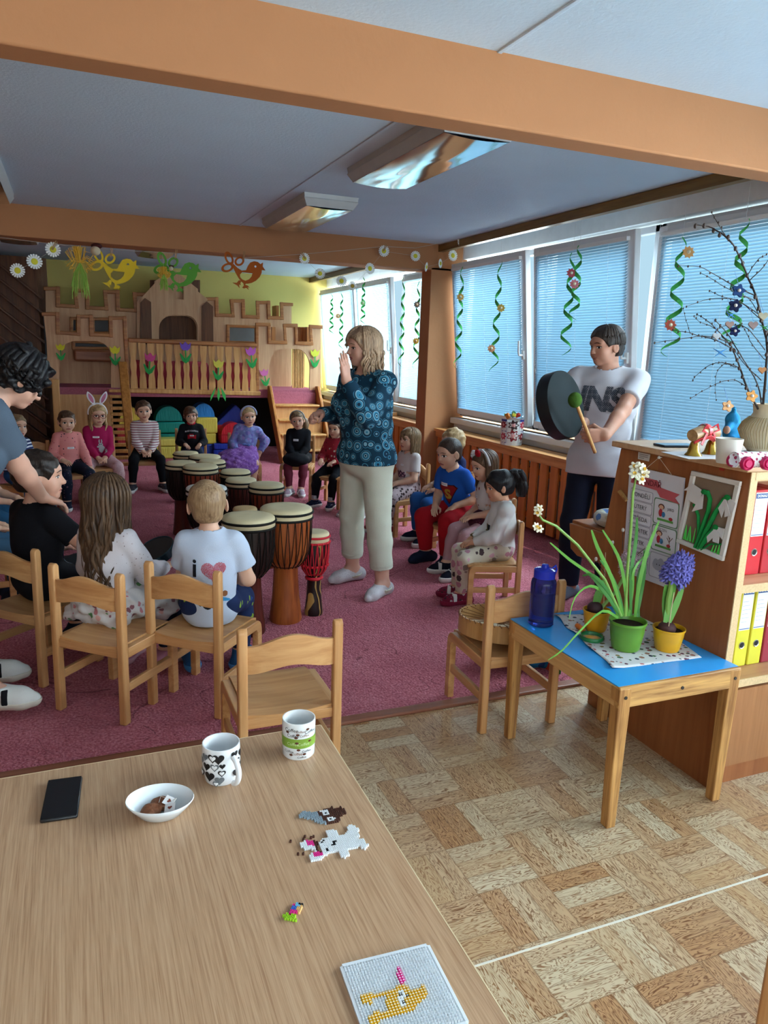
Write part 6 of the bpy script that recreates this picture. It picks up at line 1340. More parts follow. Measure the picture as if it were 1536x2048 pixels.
def flow(R, n=7): return [(R*(1+.22*cos(n*a))*cos(a), R*(1+.22*cos(n*a))*sin(a)) for a in np.linspace(0, 2*pi, 43)[:-1]]
va = atan2(-p.y, -3.72); pr = MB()
for a, z, R_, m in ((.12, .185, .040, 0), (.12, .09, .047, 1), (-.85, .185, .030, 1), (-.85, .08, .030, 3), (1.05, .185, .03, 3), (1.05, .08, .03, 1)):
    if abs(a) > .5: wrap(pr, [(-.036, -.06), (-.01, -.06), (.02, -.06), (.036, -.06), (.036, .05), (.02, .05), (-.01, .05), (-.036, .05)], rb*.92, va+a, z, 2, .0006, rb, hb_)
    wrap(pr, flow(R_), rb*.92, va+a, z, m, .0022, rb, hb_); wrap(pr, flow(R_*.42, 5), rb*.92, va+a, z, 4, .004, rb, hb_)
pr.build('printed_flowers', [mat('3a1a1c', .5), mat('8a1a24', .5), mat('2a3a86', .5), mat('b83044', .5), mat('d89a98', .5)], t)
for k, (c, x, y, z) in enumerate((('3a9a3a', -.04, .03, .272), ('d8c83c', -.02, -.05, .277), ('c83a2c', .03, -.03, .275), ('3a9a3a', .04, .05, .272), ('2c6a2c', .0, .0, .282), ('d87a2c', -.06, -.01, .267))): 
    o = MB().box((-.025, -.018, -.014), (.025, .018, .014)).build('toy_block', mat(c, .35), None, bevel=.005); o.location = t.location+V(x, y, z-.005); o.rotation_euler = (.3*k, .2*k, k); tag(o, ('green', 'yellow', 'red', 'second green', 'dark green', 'orange')[k]+' toy block on the top of the flower bucket', 'toy block', 'toys in the bucket')
# ------------------------------------------------------------------ on the cabinet
CT = ztop+.022
def ct(px, py): return A(px, py, z=CT)
p = ct(1352, 893); t = thing('smartphone', 'dark phone lying at the back of the cabinet top', 'phone', p, -.15); MB().box((-.08, -.04, 0), (.08, .04, .009)).build('case', mat('1a2430', .3), t, bevel=.004); MB().box((-.074, -.036, .009), (.074, .036, .0095)).build('screen', mat('8aa4b4', .08, .6, 0, .02), t)
p = ct(1420, 912); t = tag(MB().prism([[p+V(x, y, .0006) for x, y in ((-.16, -.06), (.26, -.10), (.3, .1), (-.12, .12))]], (0, 0, .0012)).build('paper_sheet', mat('d8d8da', .7)), 'sheets of white paper under the bells and the white pot on the cabinet', 'paper')
a, b = ct(1386, 912), ct(1420, 909); t = thing('hand_bells', 'two brass bells hung on a wooden handle tied with red ribbon, on the cabinet', 'bells', (a+b)/2)
for q in (a, b):
    l = q-(a+b)/2; MB().lathe([(.0, .052), (.008, .052), (.014, .046), (.018, .03), (.022, .012), (.030, .002), (.031, 0), (.027, 0), (.016, .02), (0, .04)], 24, Matrix.Translation(l+V(0, 0, .003))).build('bell', mat('b8903c', .25, .5, 1.0, .05), t, smooth=True)
u = (b-a).normalized(); MB().tube([a-(a+b)/2-u*.02+V(0, 0, .075), V(0, 0, .088), b-(a+b)/2+u*.02+V(0, 0, .078)], [.022, .026, .022], 14).build('handle', wood('b08a5c', '7c5a36', 'x', 2), t, smooth=True)
rb_ = MB(); 
for s_ in (-1, 1): rb_.tube([u*.01*s_+V(0, -.02, .10), u*.035*s_+V(0, -.03, .115), u*.05*s_+V(0, -.03, .095), u*.02*s_+V(0, -.028, .085), u*.05*s_+V(0, -.03, .045)], .007, 6, flat=.3)
rb_.tube([u*-.07+V(0, -.01, .05), u*-.05+V(0, -.02, .06), V(0, -.028, .07), u*.05+V(0, -.02, .055)], .010, 6, flat=.35); rb_.lathe([(.028, -.01), (.029, 0), (.028, .01)], 16, frame((0, 0, .088), u)); rb_.build('ribbon', mat('c0202c', .4), t, smooth=True)
p = ct(1453, 926); R_ = 37*((p-CAMPOS).dot(_f))/FPX*.5*1.9/1.9; R_ = 26*((p-CAMPOS).dot(_f))/FPX
tag(MB().lathe([(0, 0), (R_*.74, 0), (R_*.8, .01), (R_, R_*1.85), (R_*1.0, R_*1.9), (R_*.95, R_*1.88), (R_*.72, .02), (0, .02)], 36, Matrix.Translation(p)).build('flower_pot', mat('dcd8cc', .4), smooth=True, ang=.8), 'empty cream white pot on the cabinet in front of the vase', 'pot')
p = ct(1498, 936); t = thing('toy_cart', 'toy cart of a polka dot paper roll with pink wheels, on the cabinet', 'toy', p+V(0, 0, .028), -.15); R_ = .026
MB().lathe([(R_*.9, -.062), (R_, -.062), (R_, .062), (R_*.9, .062), (R_*.9, -.062)], 28, frame((0, 0, 0), (1, 0, 0))).build('paper_roll', spots('e4e0e2', ['a83a5c'], 70, .42), t, smooth=True, ang=.8)
for x in (-.037, .04): 
    for y in (-.03, .03): MB().lathe([(0, .012), (.012, .012), (.014, .006), (.018, .006), (.019, .012), (.022, .010), (.023, -.004), (0, -.004)], 22, frame((x, y, -.008), (0, -1 if y < 0 else 1, 0))).build('wheel', mat('c41a5c', .35), t, smooth=True, ang=.6)
p = ct(1532, 905); s_ = ((p-CAMPOS).dot(_f))/FPX; t = thing('vase', 'large cream ribbed vase holding the branches, at the right edge of the cabinet', 'vase', p); VH = 96*s_
MB().lathe([(0, 0), (34*s_, 0), (40*s_, 8*s_), (53*s_, 34*s_), (56*s_, 44*s_), (50*s_, 58*s_), (37*s_, 70*s_), (33*s_, 78*s_), (35*s_, 92*s_), (37*s_, 96*s_), (33*s_, 95*s_), (29*s_, 78*s_), (0, 60*s_)], 44).build('body', mat('cfc0a0', .55, .3, 0, .12, 30), t, smooth=True, ang=1.2)
rg_ = MB()
for k in range(60): a = 2*pi*k/60; rg_.tube([V(r*s_*cos(a), r*s_*sin(a), z*s_) for r, z in ((41, 10), (54, 36), (57, 44), (51, 58), (38.5, 70))], .0016, 4, caps=False)
rg_.build('ribs', mat('b09a70', .6), t)
VP = p+V(0, 0, VH*.75); VY = p.y
def vb(px, py, dy=0): return A(px, py, y=VY+dy)
BR = [([(1516, 818), (1494, 775), (1480, 735), (1468, 705), (1462, 690)], .0045), ([(1462, 690), (1440, 678), (1405, 672), (1360, 678), (1308, 686)], .002), ([(1465, 698), (1430, 680), (1398, 672), (1372, 664), (1345, 661)], .002), ([(1464, 694), (1435, 660), (1412, 640), (1393, 628)], .002), ([(1460, 690), (1428, 655), (1400, 645), (1388, 632)], .0016),
      ([(1480, 735), (1450, 726), (1425, 728), (1400, 744), (1385, 760)], .0018), ([(1472, 735), (1452, 728), (1436, 740), (1430, 770), (1432, 800)], .0014), ([(1494, 775), (1470, 760), (1440, 765), (1405, 782), (1382, 797)], .0016),
      ([(1524, 818), (1516, 770), (1478, 705), (1455, 668), (1430, 640)], .003), ([(1526, 816), (1532, 740), (1534, 690), (1524, 640), (1512, 592), (1495, 552), (1478, 510), (1458, 480), (1425, 456), (1393, 450)], .005), ([(1464, 488), (1448, 468), (1436, 446), (1423, 426)], .002), ([(1512, 592), (1470, 572), (1440, 556), (1400, 534), (1356, 531)], .002), ([(1508, 600), (1468, 584), (1430, 562), (1402, 546)], .0016),
      ([(1522, 640), (1480, 604), (1445, 594), (1420, 581)], .0018), ([(1520, 630), (1470, 600), (1420, 598), (1374, 612)], .0018), ([(1495, 550), (1515, 520), (1532, 510)], .0018), ([(1500, 560), (1530, 530), (1545, 500)], .002), ([(1524, 640), (1500, 600), (1480, 590), (1462, 578)], .0015), ([(1530, 700), (1498, 660), (1470, 650), (1440, 655), (1430, 664)], .0018), ([(1522, 760), (1495, 735), (1468, 700)], .002), ([(1532, 680), (1545, 640), (1560, 600)], .003), ([(1530, 720), (1505, 690), (1490, 660), (1478, 640)], .0016), ([(1380, 668), (1372, 640), (1366, 618)], .0012)]
t = thing('birch_branches', 'bunch of thin bare branches standing in the cream vase', 'branches', VP); rg = random.Random(4); mb = MB(); bd = MB()
for i, (pts, r) in enumerate(BR):
    P = [vb(px, py, rg.uniform(-.05, .05)*(j > 0)) for j, (px, py) in enumerate(pts)]
    Q = []
    for j in range(len(P)-1):
        a_, b_, c_, d_ = P[max(j-1, 0)], P[j], P[j+1], P[min(j+2, len(P)-1)]
        for u in (0, .25, .5, .75): Q.append(.5*((2*b_)+(c_-a_)*u+(2*a_-5*b_+4*c_-d_)*u*u+(3*b_-a_-3*c_+d_)*u**3)+V(rg.uniform(-1, 1), rg.uniform(-1, 1), rg.uniform(-1, 1))*.0012)
    Q.append(P[-1]); Q = [q-VP for q in Q]; N = len(Q); mb.tube(Q, [r*(1-.6*k/N) for k in range(N)], 6)
    for k in range(2, N, 2): bd.ell(Q[k]+V(rg.uniform(-1, 1), 0, rg.uniform(-1, 1))*r*1.5, (r*1.1+.0012, r+.001, r*1.5+.0015), None, 6, 5)
mb.build('branch', mat('2e221e', .7, .2, 0, .3, 60), t, smooth=True); o = bd.build('buds', mat('3a2a24', .7), t, smooth=True); o['kind'] = 'stuff'
def orn(px, py, kind, c, lab, r=.020, c2='c8c4c0', rot=0.0):
    o = vb(px, py, -.06); t = thing('felt_ornament', lab, 'ornament', o, 0, 'felt ornaments on the branches'); m = cloth(c, .1, .5)
    if kind == 'flower': pts = [(r*(1+.2*cos(5*a))*cos(a+rot), r*(1+.2*cos(5*a))*sin(a+rot)) for a in np.linspace(0, 2*pi, 41)[:-1]]
    elif kind == 'heart': pts = [(16*sin(a)**3/16*r, (13*cos(a)-5*cos(2*a)-2*cos(3*a)-cos(4*a))/16*r) for a in np.linspace(0, 2*pi, 41)[:-1]]
    else: pts = [(r*1.2, r*.7), (r*.2, 0), (r*1.1, -r*.8), (0, -r*.15), (-r*1.1, -r*.8), (-r*.2, 0), (-r*1.2, r*.7), (0, r*.2)]
    MB().prism([[CR*x+CU*y for x, y in pts]], _f*.006).build('felt', m, t, bevel=.0015)
    if kind == 'flower': MB().ell(-_f*.002, r*.3, None, 10, 8).build('button', mat(c2, .5), t, smooth=True)
    MB().tube([CU*r*.8, CU*r*.8+V(.004, .03, .05)], .0008, 4).build('thread', mat('6a8ac0', .7), t)
orn(1478, 581, 'flower', '24406e', 'blue felt flower, highest ornament on the branches'); orn(1471, 611, 'flower', '141c3c', 'dark navy felt flower right under the blue one'); orn(1470, 662, 'flower', '141c44', 'small navy felt flower, lowest of the three', .016)
orn(1460, 649, 'heart', '9a8078', 'brown grey felt heart left of the small navy flower', .015); orn(1507, 650, 'heart', '8c7874', 'brown felt heart right of the small navy flower', .017); orn(1527, 632, 'heart', 'a8a088', 'beige felt heart at the right picture edge', .017); orn(1434, 672, 'heart', 'b0b4b8', 'pale grey felt heart on a left twig', .014)
orn(1463, 630, 'bow', '4a90d0', 'light blue bow under the navy flowers', .015); orn(1441, 705, 'bow', '4a86c0', 'large light blue bow on the left stem', .022); orn(1456, 812, 'flower', 'dca878', 'pale orange felt flower low beside the vase', .018); orn(1504, 792, 'flower', 'd89a58', 'orange felt flower in front of the stems', .019); orn(1530, 655, 'bow', '2f7a3c', 'green bow at the right picture edge', .016); orn(1525, 740, 'heart', 'b07a50', 'orange brown heart among the stems', .014)
p = ct(1490, 890)+V(.02, .10, 0); t = thing('soft_toy', 'sky blue soft toy sitting behind the vase on the cabinet', 'soft toy', p); t.scale = (.72, .72, .72); v, q = sdf([el((0, 0, .06), (.05, .045, .06)), el((0, 0, .135), (.042, .042, .045)), rc((0, 0, .17), (-.02, -.02, .20), .012), rc((-.04, -.02, .1), (-.075, -.04, .08), .02), rc((.04, -.02, .1), (.07, -.04, .08), .02), rc((-.03, -.02, .02), (-.06, -.08, .02), .025), rc((.03, -.02, .02), (.06, -.08, .02), .025)], .004)
np_mesh('toy_body', [(v, q)], cloth('2a86b8', .1, .6), t); MB().ell((-.082, -.043, .078), (.02, .02, .024), None, 12, 8).build('hand', cloth('b08a78'), t, smooth=True)
# ------------------------------------------------------------------ hung on the side of the cabinet
XS = XC-.004
def quad(tl, tr, br, bl, x):
    P = [A(*q, x=x) for q in (tl, tr, br, bl)]
    return lambda u, v, d=0: (P[0].lerp(P[1], u)).lerp(P[3].lerp(P[2], u), v)+V(-d, 0, 0)
Q = quad((1262, 931), (1371, 956), (1351, 1181), (1247, 1142), XS); t = thing('wall_calendar', 'white weekday calendar with a red ribbon title hung by a string on the cabinet side', 'calendar', Q(.5, .5)); t_o = Q(.5, .5)
def rect(mb, u0, v0, u1, v1, d, mi=0, th=.0008, rnd=0):
    if rnd: 
        pts = []
        for (cu, cv, a0) in ((u1-rnd, v0+rnd, -90), (u1-rnd, v1-rnd, 0), (u0+rnd, v1-rnd, 90), (u0+rnd, v0+rnd, 180)):
            for k in range(4): a = radians(a0+30*k); pts.append((cu+rnd*cos(a), cv+rnd*sin(a)))
    else: pts = [(u0, v0), (u1, v0), (u1, v1), (u0, v1)]
    mb.prism([[Q(u, v, d)-t_o for u, v in pts]], (-th, 0, 0), mi); return mb
rect(MB(), 0, 0, 1, 1, 0, th=.006).build('board', mat('d2cfd4', .5, .3, 0, .02), t)
bn = MB(); bn.prism([[Q(u, v, .007)-t_o for u, v in ((.08, .07), (.55, .075), (.62, .13), (.95, .15), (.88, .19), (.97, .235), (.62, .215), (.55, .165), (.05, .15))]], (-.001, 0, 0)); bn.build('ribbon_title', mat('c05a60', .6), t)
cr_ = mat('c9c5cc', .6, .3, 0, .02); dk = mat('2a2a2e', .6); ed = mat('6a8a6a', .6); days = ['PONDĚLÍ', 'ÚTERÝ', 'STŘEDA', 'ČTVRTEK', 'PÁTEK', 'SOBOTA', 'NEDĚLE']
rt = (Q(1, .5)-Q(0, .5)).normalized(); up = (Q(.5, 0)-Q(.5, 1)).normalized(); w_ = (Q(1, .5)-Q(0, .5)).length
tx = MB(); put_text(tx, 'KALENDÁŘ', Q(.36, .115, .0085)-t_o, rt, up, w_*.105, bold=.0002); tx.build('lettering', mat('6a1a22', .6), t)
for i, dname in enumerate(days):
    v0 = .2+i*.108; c = rect(MB(), .07, v0, .48, v0+.092, .0065, rnd=.02).build('day_card', mat('dad7dc', .5, .3, 0, .02), t); e = rect(MB(), .06, v0-.006, .49, v0+.098, .0062, rnd=.02).build('card_border', mat('a09aa6', .6), c)
    tx = MB(); put_text(tx, dname, Q(.275, v0+.046, .0085)-t_o, rt, up, w_*.082); tx.build('lettering', dk, c)
for i, v0 in enumerate((.235, .475, .725)):
    c = rect(MB(), .53, v0, .95, v0+.215, .0065, rnd=.03).build('picture_card', mat('d8d6da', .5, .3, 0, .02), t); rect(MB(), .515, v0-.009, .965, v0+.224, .0062, rnd=.03).build('card_border', ed if i < 2 else mat('aaa6ae', .6), c)
    if i < 2:
        g = MB(); rect(g, .60, v0+.165, .88, v0+.185, .0075, 0); 
        for (u, v, ru, rv, m) in ((.66, v0+.06, .055, .025, 1), (.66, v0+.065, .04, .02, 2), (.655, v0+.115, .035, .035, 3), (.71, v0+.125, .03, .025, 4), (.84, v0+.15, .035, .015, 3)):
            g.prism([[Q(u+ru*cos(a), v+rv*sin(a), .0076+.0004*m)-t_o for a in np.linspace(0, 2*pi, 17)[:-1]]], (-.0004, 0, 0), m)
        if i == 1:
            for (a0, b0, a1, b1) in ((.85, .17, .85, .07), (.85, .12, .80, .08), (.85, .11, .90, .07), (.85, .09, .82, .06)): g.bar(Q(a0, v0+b0, .008)-t_o, Q(a1, v0+b1, .008)-t_o, .0016, .0012, up=(1, 0, 0), mi=1)
        g.build('drawing', [mat('5a9a48', .6), mat('5a2c20', .6), mat('d8a888', .6), mat('b03038', .6), mat('3a78a8', .6)], c)
        tx = MB(); put_text(tx, ('JARO', 'BŘEZEN')[i], Q(.83 if i == 0 else .7, v0+(.07 if i == 0 else .025), .0085)-t_o, rt, up, w_*.05); tx.build('lettering', dk, c)
    else:
        g = MB()
        for (u, v, ru, rv) in ((.68, v0+.10, .10, .05), (.64, v0+.085, .05, .04), (.73, v0+.08, .06, .05), (.85, v0+.16, .08, .035), (.82, v0+.15, .05, .035)): g.prism([[Q(u+ru*cos(a), v+rv*sin(a), .0076)-t_o for a in np.linspace(0, 2*pi, 17)[:-1]]], (-.0005-.0002*u, 0, 0), 0)
        for u in (.66, .71): g.prism([[Q(u+.008*cos(a), v0+.095+.006*sin(a), .0085)-t_o for a in np.linspace(0, 2*pi, 9)[:-1]]], (-.0004, 0, 0), 1)
        g.build('cloud_drawing', [mat('a8a8b2', .6), dk], c)
n_ = A(1318, 915, x=XS-.012); s = MB().tube([Q(.3, .0, .004), n_, Q(.82, .02, .004)], .0012, 6); tag(s.build('hanging_string', mat('c8b49a', .8)), 'string from which the calendar hangs on a white nail', 'string'); tag(MB().ell(n_, .006).tube([n_, n_+V(.014, 0, 0)], .002, 6).build('nail', mat('e0e0dc', .4), smooth=True), 'white nail that holds the calendar string on the cabinet', 'nail')
Q = quad((1388, 941), (1486, 963), (1450, 1122), (1357, 1084), XS); t = thing('snowdrop_picture', 'framed paper picture of white snowdrops with green stems on the cabinet side', 'picture', Q(.5, .5)); t_o = Q(.5, .5)
rect(MB(), .05, .04, .95, .96, 0, th=.004).build('backing', mat('8a7460', .8), t)
for (a, b, c, d) in ((0, 0, 1, .06), (0, .94, 1, 1), (0, .06, .085, .94), (.915, .06, 1, .94)): rect(MB(), a, b, c, d, .002, th=.012).build('frame', mat('d9d4cc', .5, .3, 0, .04), t, bevel=.002)
gm = mat('17803a', .7, .2, 0, .25, 60)
def stem(pts, w): 
    P = [Q(u, v, .012)-t_o for u, v in pts]; return MB().tube(P, w, 8, flat=.7)
for pts, w in (([(.42, .97), (.47, .7), (.52, .45), (.50, .3), (.42, .22), (.36, .23)], .008), ([(.48, .97), (.55, .75), (.66, .45), (.78, .25), (.84, .22)], .009), ([(.45, .97), (.42, .75), (.34, .55), (.20, .42)], .006), ([(.52, .95), (.62, .75), (.74, .62)], .009), ([(.55, .97), (.7, .85), (.92, .8)], .004)): stem(pts, w).build('stem', gm, t, smooth=True)
lm = mat('4ac04a', .7)
for u in (.14, .18, .22, .28, .34): MB().tube([Q(u, .92, .01)-t_o, Q(u+.05*random.uniform(-1, 1), .72, .012)-t_o], [.004, .001], 6, flat=.3).build('grass_blade', lm, t)
for u in (.74, .8, .86, .9): MB().tube([Q(u, .96, .01)-t_o, Q(u+.04*random.uniform(-1, 1), .82, .012)-t_o], [.004, .001], 6, flat=.3).build('grass_blade', lm, t)
pm = mat('d6d2d0', .6, .2, 0, .03)
for tri, dd in (([(.36, .22), (-.06, .28), (.10, .16)], .016), ([(.36, .22), (.10, .20), (.04, .38), (.28, .42)], .015), ([(.38, .24), (.42, .44), (.22, .52), (.28, .38)], .018), ([(.82, .22), (.70, .36), (.82, .48), (.86, .30)], .016), ([(.82, .22), (.98, .42), (.88, .46), (.84, .3)], .018), ([(.84, .21), (1.02, .26), (1.0, .40), (.9, .34)], .015), ([(.72, .62), (.60, .74), (.66, .84), (.76, .74)], .016), ([(.72, .62), (.76, .8), (.88, .8), (.86, .68)], .018), ([(.73, .61), (.92, .6), (.92, .74), (.84, .70)], .015)):
    MB().prism([[Q(u, v, dd)-t_o for u, v in tri]], (-.0015, 0, 0)).build('paper_petal', pm, t)
for u, v in ((.37, .23), (.84, .22), (.74, .62)): MB().ell(Q(u, v, .016)-t_o, (.006, .014, .010), None, 10, 8).build('flower_base', gm, t, smooth=True)
Q = quad((1277, 904), (1301, 909), (1298, 923), (1276, 918), XS); t_o = V(0, 0, 0); lb = rect(MB(), 0, 0, 1, 1, 0, th=.001).build('label_sticker', mat('cfc8c0', .6)); tag(lb, 'small pale printed label at the top of the cabinet side', 'label')
ib = MB()
for v in (.25, .5, .75): rect(ib, .1, v-.06, .85-.3*(v > .6), v+.04, .0012, th=.0003)
o = ib.build('printed_lines', mat('8a8480', .6)); o.parent = lb
Q = quad((1440, 935), (1449, 937), (1448, 942), (1439, 940), XS); tag(rect(MB(), 0, 0, 1, 1, 0, th=.001).build('tape', mat('b8302c', .5)), 'tiny red tape near the top edge of the cabinet side', 'tape')
a, b = A(1240, 981, x=XS-.008), A(1254, 1001, x=XS-.008); tag(MB().bar(a, b, .008, .009, up=(1, 0, 0), w2=.012).bar(a+V(-.008, 0, -.003), b+V(-.006, 0, 0), .008, .006, up=(1, 0, 0)).build('clothes_peg', W_PIN), 'wooden peg clipped to the left edge of the calendar', 'clothes peg')
# padded ring on the ledge
p = A(1183, 1052, z=zl); t = tag(MB().lathe([(.075+.032*cos(a), .034+.032*sin(a)) for a in np.linspace(0, 2*pi, 15)], 40, Matrix.Translation((XC+.14, p.y-.03, zl))).build('padded_ring', spots('c8c4b8', ['2a3a7a', '1c2038', '5a7ab0', 'b8b49a'], 24, .55), smooth=True, ang=3), 'blue and white patterned padded ring on the low ledge of the cabinet', 'cushion')
# ------------------------------------------------------------------ blue table: cloth, pots, bottle, magnifier
bz = BT[4]
def bt(px, py, z=bz): return A(px, py, z=z)
cq = [bt(1108, 1231), bt(1227, 1339), bt(1403, 1316), bt(1288, 1228)]; n = 26; mb = MB(); vs = []; fs = []
for i in range(n+1):
    for j in range(n+1):
        u, v = i/n, j/n; p = cq[0].lerp(cq[1], u).lerp(cq[3].lerp(cq[2], u), v); e = max(0, 1-v*9)
        vs.append((p.x+.006*sin(u*17)*e, p.y, p.z+.0012+.0011*(1+sin(u*9+v*5)*sin(v*7))+.007*e*(1+sin(u*21))*.5))
for i in range(n):
    for j in range(n): a = i*(n+1)+j; fs.append((a, a+n+1, a+n+2, a+1))
mb.add(vs, fs); o = mb.build('patterned_cloth', spots('d6d4d2', ['b05a5a', '4a6a4a', '8a7a4a', '6a3a4a', '3a3a4a', '9a6a5a'], 46, .36), smooth=True, ang=3); o.modifiers.new('solid', 'SOLIDIFY').thickness = .0012; tag(o, 'white cloth with small vegetable motifs spread under the pots on the blue table', 'cloth')
def pot(px, py, wpx, c, lab, h=1.0, name='plant_pot'):
    p = bt(px, py); p.z += .0045; R = wpx/2*((p-CAMPOS).dot(_f))/FPX; t = thing(name, lab, 'potted plant', p); H = R*1.62*h
    MB().lathe([(0, 0), (R*.70, 0), (R*.76, .006), (R*.90, H*.6), (R*.95, H*.9), (R*1.0, H*.92), (R*1.0, H), (R*.95, H), (R*.88, H*.8), (0, H*.8)], 40).build('pot', mat(c, .35, .5), t, smooth=True, ang=.9)
    MB().lathe([(0, H*.86), (R*.5, H*.87), (R*.9, H*.83)], 30).build('soil', mat('2c1e18', .95, .1, 0, .5, 60, 1.0, 120), t, smooth=True); return t, R, H
def leaf(mb, pts, w):
    N = len(pts); P = [Vector(p) for p in pts]; Q_ = []
    for j in range(N-1):
        a_, b_, c_, d_ = P[max(j-1, 0)], P[j], P[j+1], P[min(j+2, N-1)]
        for u in (0, .34, .67): Q_.append(.5*((2*b_)+(c_-a_)*u+(2*a_-5*b_+4*c_-d_)*u*u+(3*b_-a_-3*c_+d_)*u**3))
    Q_.append(P[-1]); M_ = len(Q_); mb.tube(Q_, [w*(.55+.45*sin(min(1, k/M_*1.6)*pi/2))*(1-(k/M_)**3*.93) for k in range(M_)], 6, flat=.16, up=_f)
M_LEAF = mat('5f9a3c', .45, .4, 0, .22, 14); M_LEAFD = mat('3f7a34', .45, .4, 0, .2, 14); M_STEM = mat('7aa04a', .5)
t, R, H = pot(1250, 1298, 73, '5c8f2c', 'green pot of white daffodils with long strap leaves on the blue table'); o = t.location
def px(a, b, dy=0): return A(a, b, y=o.y+dy)-o
B0 = px(1250, 1232)
LV = [([(1246, 1232), (1225, 1160), (1195, 1095), (1183, 1060)], .009), ([(1242, 1232), (1215, 1180), (1185, 1150), (1165, 1152)], .008), ([(1240, 1232), (1200, 1165), (1140, 1120), (1100, 1085)], .007), ([(1262, 1232), (1262, 1150), (1272, 1080), (1274, 1035)], .009), ([(1270, 1234), (1278, 1170), (1295, 1100), (1318, 1042)], .010), ([(1274, 1234), (1284, 1180), (1290, 1130), (1288, 1100)], .008), ([(1238, 1234), (1212, 1190), (1180, 1172), (1150, 1195), (1138, 1238)], .007), ([(1244, 1236), (1220, 1200), (1190, 1160), (1168, 1140)], .008), ([(1255, 1232), (1248, 1160), (1235, 1110), (1205, 1060)], .008), ([(1278, 1234), (1275, 1180), (1280, 1140), (1300, 1105)], .008), ([(1258, 1232), (1265, 1180), (1268, 1140), (1290, 1110)], .007), ([(1248, 1232), (1238, 1190), (1222, 1150), (1200, 1120)], .008)]
for i, (pts, w) in enumerate(LV):
    mb = MB(); leaf(mb, [px(a, b, random.uniform(-.03, .03)*k/3) for k, (a, b) in enumerate(pts)], w); mb.build('leaf', (M_LEAF, M_LEAFD)[i % 2], t, smooth=True)
mb = MB(); leaf(mb, [px(1236, 1236, -.02), px(1205, 1222, -.06), px(1160, 1262, -.10), px(1125, 1300, -.12), px(1096, 1320, -.13)], .008); mb.build('leaf', M_LEAF, t, smooth=True)
def daff(mbp, mbc, c, nrm, r):
    M_ = frame(c, nrm)
    for k in range(6): a = k*pi/3; mbp.ell(M_ @ V(cos(a)*r*.6, sin(a)*r*.6, -.002), (r*.5, r*.32, r*.09), (M_.to_3x3() @ Matrix.Rotation(a, 3, 'Z')), 10, 6)
    mbc.lathe([(r*.12, 0), (r*.3, r*.1), (r*.34, r*.32), (r*.28, r*.3), (r*.1, r*.05)], 14, M_)
def flowers(c, offs, r):
    for i, (a, b, d) in enumerate(offs):
        p_, q_ = MB(), MB(); daff(p_, q_, c+CR*a+CU*b-_f*d, -_f+CR*random.uniform(-.6, .6)+CU*random.uniform(-.4, .5), r); f = p_.build('daffodil_flower', mat('e8e4cc', .6, .3, 0, .05), t, smooth=True, ang=3); q_.build('corona', mat('dcae3c', .6), f, smooth=True)
MB().tube([px(1250, 1232), px(1254, 1150), px(1262, 1050), px(1266, 985), px(1272, 955)], [.006, .0055, .005, .0045, .003], 8).build('flower_stem', M_STEM, t, smooth=True); flowers(px(1272, 948), [(-.012, .0, .02), (.010, .022, .01), (.022, .0, .015), (.012, -.02, .02), (-.004, .026, .0), (.02, .016, .02)], .019)
MB().tube([px(1242, 1232), px(1210, 1160), px(1155, 1090), px(1112, 1052), px(1085, 1040), px(1078, 1030)], [.006, .0055, .005, .0045, .004, .003], 8).build('flower_stem', M_STEM, t, smooth=True); flowers(px(1076, 1022), [(0, .008, .01), (-.004, -.004, .015)], .015); flowers(px(1072, 1053), [(0, 0, .01), (.008, -.006, .012)], .015)
def hyac(t, o, base, top, r, c1, c2, n=46, lab='floret'):
    d = (top-base); L = d.length; d.normalize(); x = d.orthogonal().normalized(); y = d.cross(x); rg = random.Random(9); mb = MB()
    for k in range(n):
        u = (k+.5)/n; a = k*2.4; rr = r*(.55+.9*sin(pi*min(1, u*.85+.12)))*.62; c = base+d*L*u+(x*cos(a)+y*sin(a))*rr; nn = (x*cos(a)+y*sin(a)+d*.25).normalized(); M_ = frame(c, nn)
        for q in range(6):
            b = q*pi/3+rg.random()*.3; mb.ell(M_ @ V(cos(b)*r*.22, sin(b)*r*.22, 0), (r*.24, r*.09, r*.06), M_.to_3x3() @ Matrix.Rotation(b, 3, 'Z') @ Matrix.Rotation(-.35, 3, 'Y'), 6, 4)
    o_ = mb.build('florets', mat(c1, .55, .3, 0, .3, 40), t, smooth=True, ang=3); o_['kind'] = 'stuff'
t, R, H = pot(1333, 1300, 63, 'd8a018', 'yellow pot with a violet blue hyacinth on the right of the blue table', .9); o = t.location
hyac(t, o, px(1342, 1165), px(1372, 1112), .052, '6c68b4', None, 64)
MB().tube([px(1334, 1240), px(1336, 1200), px(1346, 1150)], .009, 8).build('flower_stem', M_STEM, t, smooth=True); MB().ell(px(1334, 1256), (.032, .032, .026)).build('bulb', mat('4a2c2c', .6, .3, 0, .3, 20), t, smooth=True); MB().tube([px(1336, 1262, -.02), px(1348, 1185, -.02)], .0018, 6).build('stick', mat('c8b08c', .7), t)
for pts in ([(1332, 1245), (1330, 1210), (1332, 1170)], [(1338, 1245), (1352, 1210), (1366, 1172)], [(1330, 1245), (1340, 1200), (1350, 1168)]): mb = MB(); leaf(mb, [px(a, b, random.uniform(-.02, .02)) for a, b in pts], .015); mb.build('leaf', M_LEAF, t, smooth=True)
t, R, H = pot(1190, 1261, 55, 'd89a14', 'yellow pot with a pale pink hyacinth and a bulb behind the magnifier', .95); o = t.location
